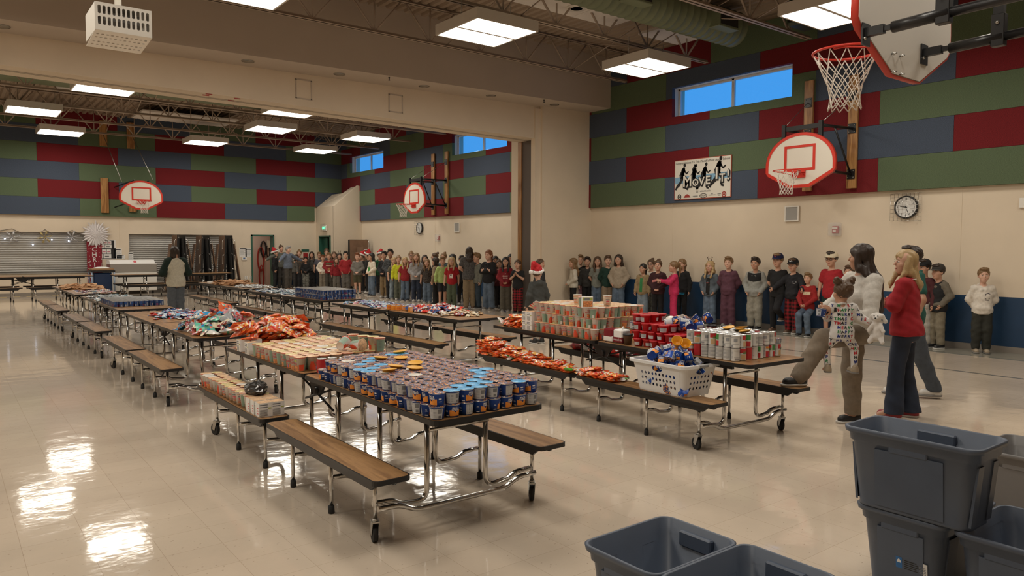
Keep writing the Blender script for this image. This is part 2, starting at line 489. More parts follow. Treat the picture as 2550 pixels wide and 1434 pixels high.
for dy in (0.36, 0.44):
    b.add([(x0, 14.3 + dy, zl - .004), (11.9, 14.3 + dy, zr - .004), (11.9, 14.315 + dy, zr - .004), (x0, 14.315 + dy, zl - .004)], [(3, 2, 1, 0)])
struct('partition_track', b, M_dark, head)
M_redtape = mat('red tape', (0.42, 0.03, 0.025), 0.6)
b = MB()
for px, py in ((512, 240), (522, 236), (575, 252), (590, 247)):
    p = at_z(px, py, 4.46); p.y = min(max(p.y, 14.36), 15.0); z = zl + (zr - zl) * (p.x - x0) / (11.9 - x0) - .003
    b.add([(p.x - .07, p.y - .05, z), (p.x + .05, p.y - .05, z), (p.x + .08, p.y + .05, z), (p.x - .04, p.y + .05, z)], [(3, 2, 1, 0)])
struct('tape_mark', b, M_redtape, head)
b = MB(); b.box(11.9, XW + .01, 14.2, 15.45, 0, 5.2); col = struct('wall_column', b, M_cream)
b = MB(); b.box(11.72, 11.9, 14.26, 14.42, 0, 5.1); struct('trim_1', b, M_cream)
b = MB(); b.box(11.87, 11.9, 14.5, 14.95, 0, 4.36); struct('trim_2', b, mat('grey partition edge', (0.12, 0.095, 0.08), .7))
b = MB(); b.box(11.84, 11.9, 14.96, 15.1, 0, 4.36); struct('trim_3', b, M_pine)

# stair enclosure in the far corner
b = MB(); ex, ey = 12.40, 27.6
for (p0, p1, q0, q1) in minus((ey + .1, YF, 0, 3.28), [(27.95, 29.05, 0, 2.12)]): b.box(ex, ex + .12, p0, p1, q0, q1)
b.add([(ex, ey, 0), (XW, ey, 0), (XW, ey, 2.7), (13.5, ey, 2.75), (13.5, ey, 4.12), (13.42, ey, 4.14), (ex, ey, 3.28),
       (ex, ey + .12, 0), (XW, ey + .12, 0), (XW, ey + .12, 2.7), (13.5, ey + .12, 2.75), (13.5, ey + .12, 4.12), (13.42, ey + .12, 4.14), (ex, ey + .12, 3.28)],
      [(0, 1, 2, 3, 4, 5, 6), (13, 12, 11, 10, 9, 8, 7)] + [(i, 7 + i, 7 + (i + 1) % 7, (i + 1) % 7) for i in range(7)])
b.add([(ex, ey, 3.28), (13.5, ey, 4.12), (13.5, 28.35, 4.12), (13.1, 28.35, 3.85), (13.1, YF - .1, 3.85), (ex, YF - .1, 3.28)], [(0, 1, 2, 3, 4, 5)])
struct('wall_enclosure', b, M_cream)
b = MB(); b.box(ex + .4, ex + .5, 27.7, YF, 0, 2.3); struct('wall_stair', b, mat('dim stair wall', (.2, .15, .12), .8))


def door_frame(name, axis, a0, a1, z1, f0, f1, w=.055):
    b = MB()
    for (p0, p1, q0, q1) in ((a0, a0 + w, 0, z1), (a1 - w, a1, 0, z1), (a0, a1, z1 - w, z1)):
        if axis == 'x': b.box(p0, p1, f0, f1, q0, q1)
        else: b.box(f0, f1, p0, p1, q0, q1)
    return struct(name, b, M_green)


d1 = door_frame('door_1', 'x', DOOR[0], DOOR[1], 2.13, YF - .04, YF + .32)
d2 = door_frame('door_2', 'y', 27.95, 29.05, 2.12, ex - .04, ex + .14)
b = MB(); b.box(ex + .14, ex + .2, 28.62, 29.0, .01, 2.05, c=.004); struct('door_leaf', b, M_green, d2)

# clerestory windows: reveal, frame, mullion, two panes
M_glass = bpy.data.materials.new('window glass'); M_glass.use_nodes = True
_nt = M_glass.node_tree; _nt.nodes.remove(_nt.nodes['Principled BSDF'])
_tr = _nt.nodes.new('ShaderNodeBsdfTransparent'); _gl = _nt.nodes.new('ShaderNodeBsdfGlossy'); _gl.inputs['Roughness'].default_value = 0.0
_fr = _nt.nodes.new('ShaderNodeFresnel'); _fr.inputs[0].default_value = 1.5; _mx = _nt.nodes.new('ShaderNodeMixShader')
_nt.links.new(_fr.outputs[0], _mx.inputs[0]); _nt.links.new(_tr.outputs[0], _mx.inputs[1]); _nt.links.new(_gl.outputs[0], _mx.inputs[2])
_nt.links.new(_mx.outputs[0], _nt.nodes['Material Output'].inputs[0])
for i, (y0, y1) in enumerate(WINS):
    b = MB(); x = XW + .14; w = .045
    ym = (y0 + y1) / 2 + .04
    for (p0, p1, q0, q1) in ((y0, y0 + w, WZ0, WZ1), (y1 - w, y1, WZ0, WZ1), (y0, y1, WZ0, WZ0 + .02), (y0, y1, WZ1 - w, WZ1), (ym - .035, ym + .035, WZ0, WZ1)):
        b.box(x, x + .06, p0, p1, q0, q1, c=.006)
    wn = struct('window_%d' % (i + 1), b, M_frame)
    for p0, p1 in ((y0 + w, ym - .035), (ym + .035, y1 - w)):
        b = MB(); b.quad((x + .03, p0, WZ0 + .02), (x + .03, p0, WZ1 - w), (x + .03, p1, WZ1 - w), (x + .03, p1, WZ0 + .02)); struct('pane', b, M_glass, wn)

# ------------------------------------------------------------------ roof joists (things: each joist with its chords and web bars)
def joist_meshes(x0, x1, h):
    def chord(z):
        b = MB()
        for s in (-1, 1):
            y0, y1 = sorted((s * .012, s * .065)); b.box(x0, x1, y0, y1, z, z + .008)
            y0, y1 = sorted((s * .012, s * .02)); b.box(x0, x1, y0, y1, z, z + .06)
        return b.mesh('chord', M_joist)
    b1 = MB(); b1.tube([(-.58, 0, h), (0, 0, .02)], .022, 4); d1 = b1.mesh('web_bar', M_joist)
    b2 = MB(); b2.tube([(.58, 0, h), (0, 0, .02)], .022, 4); d2 = b2.mesh('web_bar', M_joist)
    b3 = MB(); b3.tube([(0, 0, h), (0, 0, .02)], .016, 4); d3 = b3.mesh('web_bar', M_joist)
    return chord(0), chord(h - .02), (d1, d2, d3)


def joists(ys, z, h, x0, x1, where):
    lo, hi, webs = joist_meshes(x0, x1 - .05, h)
    names = ['nearest the camera', 'second from the camera', 'third from the camera', 'fourth from the camera', 'fifth from the camera', 'sixth from the camera']
    for i, y in enumerate(ys):
        t = thing('roof_joist', 'tan open-web steel roof joist in the %s, %s' % (where, names[i]), 'joist', (0, y, z), group='roof joists of the %s' % where)
        link('bottom_chord', lo, t); link('top_chord', hi, t)
        x = x1 - .75
        while x > max(x0, 1.0):
            for w in webs: link('web_bar', w, t, (x, 0, 0))
            x -= 1.22
        # bridging rods to the next joist
        if i + 1 < len(ys):
            for xx in (x1 - 1.9, x1 - 5.3, x1 - 9.0):
                b = MB(); dy = ys[i + 1] - y
                b.tube([(xx, 0, .03), (xx, dy, h - .03)], .012, 4); b.tube([(xx + .05, 0, h - .03), (xx + .05, dy, .03)], .012, 4)
                b.obj('bridging_rod', M_joist, t)


joists([3.2, 5.6, 8.0, 10.4, 12.8], 5.70, .70, -2.0, 13.45, 'near hall')
joists([16.4, 18.7, 21.0, 23.3, 25.7, 28.1], 5.40, .78, 0.0, 13.45, 'far hall')

# acoustic clouds, ducts
def cloud(x0, x1, y0, y1, z, lab, seams):
    t = thing('ceiling_cloud', lab, 'ceiling panel', ((x0 + x1) / 2, (y0 + y1) / 2, z), group='white ceiling clouds')
    n = max(1, seams); w = (x1 - x0) / n
    for k in range(n):
        b = MB(); b.box(x0 + k * w - (x0 + x1) / 2 + .004, x0 + (k + 1) * w - (x0 + x1) / 2 - .004, -(y1 - y0) / 2, (y1 - y0) / 2, 0, .05); b.obj('panel', M_cloud, t)
    return t


cl = cloud(6.6, 10.85, 9.62, 10.82, 6.12, 'white suspended ceiling cloud with a round speaker, behind the nearest lamp', 4)
b = MB(); b.lathe([(.0, -.02), (.19, -.02), (.2, 0)], 20); b.lathe([(0, -.024), (.11, -.024)], 16, 1)
b.obj('speaker_grille', [M_white, M_fix], cl, (at_z(1436, 19, 6.12).x - 8.725, at_z(1436, 19, 6.12).y - 10.22, 0))
cloud(11.7, 12.95, 9.62, 10.86, 6.12, 'small white suspended ceiling cloud near the window wall', 2)
cloud(2.6, 4.4, 22.75, 24.2, 5.95, 'white ceiling cloud between the far hall joists, above the door to the store', 2)
cloud(8.2, 10.4, 21.4, 23.0, 5.98, 'white ceiling cloud over the middle of the far hall', 3)
cloud(8.8, 11.6, 19.4, 20.8, 5.98, 'white ceiling cloud near the far hall windows', 3)
cloud(5.2, 8.2, 25.9, 27.6, 5.95, 'white ceiling cloud in front of the far wall panels', 3)
cloud(0.6, 2.4, 20.3, 20.9, 5.95, 'white ceiling cloud at the open left side of the far hall', 2)


def duct(x0, x1, y, z, r, lab):
    t = thing('air_duct', lab, 'duct', ((x0 + x1) / 2, y, z), group='sage green air ducts')
    b = MB(); L = (x1 - x0) / 2; pts = []; rr = []
    k = int((x1 - x0) / .18)
    for i in range(k + 1):
        x = -L + 2 * L * i / k
        pts += [(x - .012, 0, 0), (x, 0, 0), (x + .012, 0, 0)]; rr += [r, r + .012, r]
    b.tube(pts, rr, 20); b.obj('duct_body', M_duct, t)
    for i in range(max(1, int((x1 - x0) / 2.4))):
        x = L - .8 - 2.4 * i
        b = MB(); b.box(x - .3, x + .3, -r - .16, -r * .5, -.22, .1, c=.01); b.box(x - .26, x + .26, -r - .165, -r - .15, -.18, .06, 1)
        b.obj('diffuser', [M_duct, M_dark], t)
    return t


duct(3.5, 12.6, 9.15, 6.0, .33, 'sage green round duct under the near hall roof deck')
t = thing('air_duct', 'large rectangular sage green duct crossing the far hall behind the bulkhead', 'duct', (1.5, 19.9, 5.75), group='sage green air ducts')
b = MB(); b.box(-8.3, 6.3, -.55, .3, -.0, .42, c=.01); b.obj('duct_body', M_duct, t)
b = MB(); b.box(-8.3, 8.3, -.95, -.6, .05, .15); b.obj('cable_tray', M_duct, t)
t = thing('air_duct', 'rectangular sage green duct deeper in the far hall', 'duct', (1.4, 22.1, 5.78), group='sage green air ducts')
b = MB(); b.box(-4.9, 6.6, -.4, .4, 0, .4, c=.01); b.obj('duct_body', M_duct, t)
t = thing('unit_heater', 'dark green louvred heater hung above the window wall', 'heater', (12.7, 7.6, 5.95))
b = MB(); b.box(-.3, .3, -.28, .28, -.22, .3, c=.05); b.obj('housing', mat('dark green housing', (.03, .045, .03), .5), t)
b = MB()
for k in range(4): b.box(-.32, -.3, -.22, .22, -.15 + k * .1, -.1 + k * .1)
b.obj('louvre', M_black, t)

# ------------------------------------------------------------------ lamps: square two-panel fixtures
def lamp_proto():
    t = link('ceiling_lamp', None)
    b = MB(); s = .61
    b.box(-s, s, -s, -s + .03, 0, .17); b.box(-s, s, s - .03, s, 0, .17); b.box(-s, -s + .03, -s + .03, s - .03, 0, .17); b.box(s - .03, s, -s + .03, s - .03, 0, .17)
    b.box(-s + .03, s - .03, -.03, .03, 0, .06); b.box(-s + .03, s - .03, -s + .03, s - .03, .14, .17)
    b.obj('housing', M_fix, t)
    for y0, y1 in ((-.58, -.03), (.03, .58)):
        b = MB(); b.quad((-.58, y0, .02), (-.58, y1, .02), (.58, y1, .02), (.58, y0, .02)); b.obj('diffuser', M_lamp, t)
    b = MB()
    for x in (-.5, .5): b.tube([(x, 0, .17), (x, 0, .55)], .006, 5)
    b.obj('hanger_rod', M_steel, t)
    return t


LAMPS = [(7.25, 10.1, 'over the middle of the near hall'), (11.12, 10.1, 'in front of the tall column'), (3.45, 10.5, 'cut by the top of the picture, beside the projector'),
         (10.8, 6.0, 'behind the backboard seen from the rear'), (7.2, 6.0, 'above the front tables'), (3.5, 6.0, 'over the front left floor'), (0.0, 10.3, 'left of the projector'), (0, 6.0, 'over the left floor'),
         (7.2, 2.0, 'over the camera'), (11.0, 1.8, 'over the storage bins'), (3.5, 2.0, 'over the camera left'), (-3.6, 10.3, 'far left near hall'), (-3.6, 6., 'far left front'), (-.2, 2., 'front left corner'),
         (3.05, 19.0, 'just under the bulkhead edge, first on the left'), (2.05, 23.3, 'at the left edge of the far hall'), (3.1, 27.2, 'closest to the far wall on the left'),
         (7.33, 26.75, 'above the far backboard'), (8.05, 22.45, 'in the middle of the far hall'), (7.46, 19.2, 'half hidden by the bulkhead edge'),
         (11.14, 26.4, 'nearest the sloped enclosure'), (11.2, 22.4, 'nearest the far hall windows'), (11.2, 18.4, 'behind the column'), (-1.2, 19, 'out left in the far hall'), (-1.8, 23.4, 'out left beyond'), (-1.2, 27.2, 'out left at the far wall'), (-4.5, 21, 'far hall left wall')]
lp = lamp_proto(); lp['category'] = 'lamp'
for i, (x, y, w) in enumerate(LAMPS):
    o = lp if i == 0 else dup(lp)
    o.location = (x, y, 5.2); o['label'] = 'square white two-panel ceiling lamp %s' % w; o['group'] = 'square ceiling lamps'

# recessed downlights and sprinklers in the bulkhead soffit
def zs(x): return za + (zb_ - za) * (x - XL) / (13.5 - XL)
b = MB(); b.lathe([(.115, -.012), (.115, 0), ], 20); b.lathe([(.085, -.012), (.115, -.012)], 20); mring = b.mesh('trim_ring', M_steel)
b = MB(); b.lathe([(0, .0), (.03, -.004), (.085, -.010)], 16); mcone = b.mesh('reflector', mat('dark reflector', (.10, .09, .08), .2, .8))
for i, (px, py) in enumerate(((5, 62), (620, 150), (848, 183), (1057, 214), (1219, 239), (1379, 261))):
    p = at_z(px, py, 5.09); p = at_z(px, py, zs(p.x)); p.y = 13.87
    t = thing('downlight', 'round recessed downlight in the bulkhead soffit, %s' % ('left edge of picture', 'above the access panel', 'third along from the projector', 'third from the column', 'second from the column', 'closest to the column')[i], 'downlight', (p.x, p.y, zs(p.x)), group='recessed downlights')
    link('trim_ring', mring, t); link('reflector', mcone, t)
for px, py, w in ((970, 194, 'mid bulkhead'), (1365, 253, 'beside the last downlight'), (302, 118, 'behind the projector')):
    p = at_z(px, py, 5.09); p.y = min(max(p.y, 13.55), 14.2)
    t = thing('sprinkler', 'small brass fire sprinkler head hanging from the bulkhead soffit, %s' % w, 'sprinkler', (p.x, p.y, zs(p.x)), group='fire sprinklers')
    b = MB(); b.lathe([(.0, -.07), (.02, -.065), (.02, -.06), (.008, -.05), (.012, -.02), (.02, 0)], 8); b.obj('head', M_black, t)
for px, py, w in ((756, 223, 'larger, towards the middle'), (985, 258, 'fainter, nearer the column')):
    p = at_y(px, py, 14.3); t = thing('access_panel', 'white square access panel on the header face, %s' % w, 'access panel', (p.x, 14.3, p.z), group='header access panels')
    b = MB(); s = .17
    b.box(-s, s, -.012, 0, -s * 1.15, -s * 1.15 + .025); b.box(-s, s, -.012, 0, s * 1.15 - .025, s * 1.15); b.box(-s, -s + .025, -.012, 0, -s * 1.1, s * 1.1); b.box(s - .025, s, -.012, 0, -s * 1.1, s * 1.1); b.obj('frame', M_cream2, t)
    b = MB(); b.box(-s + .025, s - .025, -.006, 0, -s * 1.1, s * 1.1); b.obj('cover', M_cream, t)
# ------------------------------------------------------------------ mobile bench tables
def bench_table():
    root = link('bench_table', None)
    L2, W2, H = 1.87, .39, .74
    def top(y0, y1):
        b = MB(); r = .05
        x0, x1 = -W2, W2
        poly = []
        for cx, cy, a in ((x1 - r, y1 - r, 0), (x0 + r, y1 - r, 90), (x0 + r, y0 + r, 180), (x1 - r, y0 + r, 270)):
            for k in range(4):
                t = math.radians(a + k * 30); poly.append((cx + r * math.cos(t), cy + r * math.sin(t)))
        b.prism(poly, H - .032, H - .001, 1)
        q = [(x * (1 - .008 / W2), (y0 + y1) / 2 + (y - (y0 + y1) / 2) * (1 - .016 / (y1 - y0))) for x, y in poly]
        b.prism(q, H - .002, H, 0)
        return b
    for y0, y1 in ((-L2, -.015), (.015, L2)):
        tp = top(y0, y1).obj('tabletop', [M_oak, M_black], root)
        b = MB(); b.box(-W2 + .10, -W2 + .13, y0 + .25, y1 - .12, H - .075, H - .032); b.box(W2 - .13, W2 - .10, y0 + .25, y1 - .12, H - .075, H - .032); b.obj('apron', M_black, tp)
    def bench(x, y0, y1):
        b = MB(); r = .035; w = .115; poly = []
        for cx, cy, a in ((x + w - r, y1 - r, 0), (x - w + r, y1 - r, 90), (x - w + r, y0 + r, 180), (x + w - r, y0 + r, 270)):
            for k in range(4):
                t = math.radians(a + k * 30); poly.append((cx + r * math.cos(t), cy + r * math.sin(t)))
        b.prism(poly, .402, .429, 1)
        q = [(x + (px - x) * (1 - .008 / w), (y0 + y1) / 2 + (py - (y0 + y1) / 2) * (1 - .016 / (y1 - y0))) for px, py in poly]
        b.prism(q, .428, .43, 0)
        o = b.obj('bench_seat', [M_oak, M_black], root)
        b = MB()
        for s in (-1, 1):
            xx = x + s * .07
            b.add([(xx - .008, y0 + .05, .402), (xx - .008, y1 - .05, .402), (xx - .008, y1 - .12, .35), (xx - .008, y0 + .12, .35), (xx + .008, y0 + .05, .402), (xx + .008, y1 - .05, .402), (xx + .008, y1 - .12, .35), (xx + .008, y0 + .12, .35)],
                  [(0, 1, 2, 3), (7, 6, 5, 4), (0, 4, 5, 1), (1, 5, 6, 2), (2, 6, 7, 3), (3, 7, 4, 0)])
        b.obj('bench_rail', M_black, o)
    bx = .575
    for s in (-1, 1):
        bench(s * bx, -1.74, -.05); bench(s * bx, .05, 1.74)
    # stations: (y, caster?)
    for y, cst in ((-1.52, True), (-.92, False), (-.28, False), (.28, False), (.92, False), (1.52, True)):
        for s in (-1, 1):
            zl = .13 if cst else .02
            b = MB(); b.tube([(s * bx, y, .40), (s * bx, y, zl)], .0135, 8); lg = b.obj('leg', M_chrome, root)
            if not cst:
                b = MB(); b.lathe([(.019, 0), (.021, .01), (.019, .05), (.014, .052)], 10); b.obj('foot_cap', M_blackr, lg, (s * bx, y, 0))
            else:
                c = link('caster', None, root, (s * bx, y, 0), (0, 0, R.uniform(-.8, .8)))
                b = MB(); b.tube([(-.014, .03, .052), (.014, .03, .052)], .052, 16); b.obj('wheel', M_blackr, c)
                b = MB(); b.tube([(-.02, .03, .052), (.02, .03, .052)], .012, 8)
                for q in (-1, 1):
                    x0 = q * .019
                    b.add([(x0 - .0015, -.02, .125), (x0 - .0015, .035, .125), (x0 - .0015, .05, .05), (x0 - .0015, .015, .04), (x0 + .0015, -.02, .125), (x0 + .0015, .035, .125), (x0 + .0015, .05, .05), (x0 + .0015, .015, .04)],
                          [(0, 3, 2, 1), (4, 5, 6, 7), (0, 1, 5, 4), (1, 2, 6, 5), (2, 3, 7, 6), (3, 0, 4, 7)])
                b.box(-.022, .022, -.022, .036, .122, .13); b.lathe([(.018, .13), (.018, .145)], 10); b.obj('fork', M_steel, c)
            # curved tube from table underside down and out to the bench leg
            sh = .03 if y < 0 else -.03
            xi = s * .215
            pl = bend([(xi, y + sh, H - .04), (xi, y + sh, .165), (s * .39, y + sh, .185)], .12, 8) + bend([(s * .39, y + sh, .185), (s * .45, y + sh, .215), (s * bx, y + sh, .22)], .03, 2)[1:]
            b = MB(); b.tube(pl, .0165, 8); b.obj('frame_tube', M_chrome, root)
        b = MB(); b.tube([(-.215, y, .60), (.215, y, .60)], .011, 6)
        b.obj('cross_tube', M_chrome, root)
        if cst:
            b = MB(); o = -.03 if y < 0 else .03
            b.tube(bend([(-bx, y + o, .205), (-.42, y + o, .2), (-.33, y + o, .15), (.33, y + o, .15), (.42, y + o, .2), (bx, y + o, .205)], .05, 3), .0165, 8); b.obj('cross_tube', M_chrome, root)
        b = MB(); b.box(-.26, .26, y - .03, y + .03, H - .048, H - .032); b.obj('mount_plate', M_black, root)
    # hinge hardware at the joint
    for s in (-1, 1):
        b = MB()
        b.add([(s * .27 - .01, -.17, H - .04), (s * .27 - .01, .17, H - .04), (s * .27 - .01, .06, H - .16), (s * .27 - .01, -.06, H - .16), (s * .27 + .01, -.17, H - .04), (s * .27 + .01, .17, H - .04), (s * .27 + .01, .06, H - .16), (s * .27 + .01, -.06, H - .16)],
              [(0, 3, 2, 1), (4, 5, 6, 7), (0, 1, 5, 4), (1, 2, 6, 5), (2, 3, 7, 6), (3, 0, 4, 7)])
        b.tube([(s * .27 - .03, 0, H - .13), (s * .27 + .03, 0, H - .13)], .03, 10)
        b.obj('hinge_bracket', M_black, root)
    for u, q, w in ((-.27, -.28, .28), (.27, -.28, .28), (-.25, .28, -.28), (.25, .28, -.28)):
        b = MB(); b.tube([(u, q, .50), (u, w, .66)], .009, 5); b.obj('scissor_brace', M_black, root)
    return root


TABLES = {}
TP = [('T1', 2.485, 5.26, 0.0, 'front table with the blue cups, nearest the camera'),
      ('T2', 2.42, 9.82, 0.0, 'second table of the left row, holding snack bags and blue packets'),
      ('T3', 2.44, 14.0, 0.0, 'third table of the left row, holding short stacked cans'),
      ('T4', 2.42, 18.35, 0.0, 'fourth table of the left row, holding folded brown paper bags'),
      ('M1', 5.62, 9.82, 0.03, 'middle-row table with the orange cans and chip bags'),
      ('M2', 5.56, 14.05, 0.03, 'middle-row table with the block of cans at its end'),
      ('M3', 5.68, 18.4, 0.0, 'middle-row table with brown bags and silver packets'),
      ('R1', 5.595, 5.36, -0.042, 'right-hand table stacked with noodle cups and cans'),
      ('A', 1.95, 26.9, PI / 2, 'empty table across the hall in front of the wide shutter'),
      ('B', 6.25, 26.9, PI / 2, 'empty table across the hall in front of the milk cooler')]
_p = bench_table(); _p['category'] = 'table'
for i, (k, x, y, a, w) in enumerate(TP):
    o = _p if i == 0 else dup(_p)
    o.location = (x, y, 0); o.rotation_euler = (0, 0, a); o['label'] = w; o['group'] = 'folding bench tables'
    TABLES[k] = o
# ------------------------------------------------------------------ food: wrap-around labels
M_foil = mat('silver rim', (0.62, 0.62, 0.62), 0.3, 1.0)
M_cblue = mat('royal blue cup', (0.014, 0.075, 0.40), 0.35)
M_corange = mat('orange cup print', (0.85, 0.30, 0.035), 0.4)
M_nutr = mat('white nutrition print', (0.55, 0.57, 0.60), 0.45)
M_ink = mat('grey ink', (0.20, 0.21, 0.23), 0.5)
M_inkw = mat('white ink', (0.8, 0.8, 0.82), 0.5)
M_cwhite = mat('white cup', (0.84, 0.82, 0.80), 0.4)
M_cred = mat('tomato red print', (0.72, 0.085, 0.035), 0.4)
M_cpink = mat('rose print', (0.62, 0.11, 0.13), 0.4)
M_cgreen = mat('celadon print', (0.25, 0.36, 0.27), 0.4)
M_cbrown = mat('food brown print', (0.66, 0.25, 0.09), 0.4, noise=.5, nscale=90)
M_clime = mat('lime print', (0.42, 0.48, 0.10), 0.4)
M_lidO = mat('apricot foil lid', (0.80, 0.50, 0.30), 0.3, noise=0.35, nscale=45)
M_lidB = mat('sky blue lid', (0.10, 0.42, 0.80), 0.3, noise=0.3, nscale=70)
M_lidY = mat('golden yellow plastic', (0.80, 0.40, 0.03), 0.35)
M_lidW = mat('white foil lid', (0.72, 0.68, 0.62), 0.3, noise=0.2, nscale=50)
M_lidR = mat('red plastic', (0.50, 0.012, 0.02), 0.3)
M_lidK = mat('black plastic lid', (0.02, 0.02, 0.022), 0.35)
M_maca = mat('navy foil with macaroni print', (0.02, 0.045, 0.16), 0.32)


def _maca():
    nt, b = nodes_of(M_maca); L = nt.links.new
    tc = nt.nodes.new('ShaderNodeTexCoord'); vo = nt.nodes.new('ShaderNodeTexVoronoi'); vo.inputs['Scale'].default_value = 62.
    L(tc.outputs['Object'], vo.inputs['Vector'])
    r = nt.nodes.new('ShaderNodeValToRGB'); cr = r.color_ramp; cr.interpolation = 'CONSTANT'
    cr.elements[0].position = 0; cr.elements[0].color = (0.015, 0.035, 0.13, 1)
    e = cr.elements.new(.22); e.color = (0.75, 0.33, 0.10, 1)
    e = cr.elements.new(.42); e.color = (0.20, 0.07, 0.03, 1)
    e = cr.elements.new(.50); e.color = (0.015, 0.04, 0.17, 1)
    cr.elements[-1].position = .72; cr.elements[-1].color = (0.36, 0.38, 0.42, 1)
    L(vo.outputs['Distance'], r.inputs[0]); L(r.outputs[0], b.inputs['Base Color']); b.inputs['Metallic'].default_value = .15


_maca()


def wrap(mb, r0, r1, h, a0, a1, t0, t1, m, off=.0006, n=None):
    """a printed patch on a conical side: angles a0..a1 (deg), heights t0..t1 (share of h)"""
    n = n or max(1, int(abs(a1 - a0) / 15)); v = []
    for t in (t0, t1):
        r = r0 + (r1 - r0) * t + off
        for i in range(n + 1):
            a = math.radians(a0 + (a1 - a0) * i / n); v.append((r * math.cos(a), r * math.sin(a), h * t))
    mb.add(v, [(i, i + 1, n + 2 + i, n + 1 + i) for i in range(n)], m, True)


def wrap_text(mb, s, size, r0, r1, h, a, t, m, off=.0009, bold=0.0, sx=1.0):
    v, f = text_geo(s, size, 'CENTER', bold); out = []
    for x, y, z in v:
        tt = t + y / h; r = r0 + (r1 - r0) * tt + off; an = math.radians(a) + x * sx / r
        out.append((r * math.cos(an), r * math.sin(an), h * tt))
    mb.add(out, f, m)


def cup_body(r0, r1, h, base, n=20, rim=.003, lip=1):
    b = MB()
    b.lathe([(r0 * .9, .003), (r0, 0), (r1, h), (r1 + rim, h + .001), (r1 + rim, h + .005), (r1 - .002, h + .005)], n, [base, base, lip, lip, lip])
    return b


# the blue short cup
BR0, BR1, BH = .037, .0445, .066
_b = cup_body(BR0, BR1, BH, 0)
wrap(_b, BR0, BR1, BH, 35, 150, .05, .93, 3)
for k in range(7): wrap(_b, BR0, BR1, BH, 42, 105, .84 - k * .105, .87 - k * .105, 4, .0009, 3)
wrap(_b, BR0, BR1, BH, 112, 144, .50, .86, 4, .0009, 3); wrap(_b, BR0, BR1, BH, 116, 140, .12, .34, 4, .0009, 2)
for lo, hi, a0, a1 in ((.1, .42, 222, 318), (.42, .52, 222, 262), (.42, .52, 278, 318), (.52, .6, 222, 244), (.52, .6, 296, 318)): wrap(_b, BR0, BR1, BH, a0, a1, lo, hi, 2)
wrap_text(_b, 'MAC &', .0135, BR0, BR1, BH, 270, .80, 5, bold=.0004); wrap_text(_b, 'CHEESE', .0135, BR0, BR1, BH, 270, .63, 5, bold=.0004)
wrap(_b, BR0, BR1, BH, 185, 212, .08, .16, 5, .0009, 2); wrap(_b, BR0, BR1, BH, 188, 208, .45, .49, 5, .0009, 2); wrap(_b, BR0, BR1, BH, 190, 206, .56, .59, 5, .0009, 2)
wrap(_b, BR0, BR1, BH, 332, 355, .55, .66, 5, .0009, 2); wrap(_b, BR0, BR1, BH, 332, 358, .36, .40, 5, .0009, 2)
ME_BLUE = _b.mesh('blue_cup', [M_cblue, M_foil, M_corange, M_nutr, M_ink, M_inkw])


def lid_mesh(r, m, name='lid', dome=.002):
    b = MB(); n = 20; v = [(0, 0, dome)] + [((r - .004) * math.cos(2 * PI * j / n), (r - .004) * math.sin(2 * PI * j / n), dome) for j in range(n)] + [(r * (1 + .02 * math.sin(5 * j)) * math.cos(2 * PI * j / n), r * (1 + .02 * math.sin(5 * j)) * math.sin(2 * PI * j / n), 0) for j in range(n)]
    f = [(0, 1 + j, 1 + (j + 1) % n) for j in range(n)] + [(1 + j, 1 + n + j, 1 + n + (j + 1) % n, 1 + (j + 1) % n) for j in range(n)]
    b.add(v, f, 0, True); return b.mesh(name, m)


ME_LIDS = {'m': lid_mesh(BR1 + .004, M_maca), 'b': lid_mesh(BR1 + .004, M_lidB), 'w': lid_mesh(BR1 + .004, M_lidW)}
b = MB(); b.lathe([(.036, 0), (.046, .010), (.052, .012), (.052, .015), (.047, .014), (0, .012)], 20); ME_BOWL = b.mesh('lid', M_lidY)

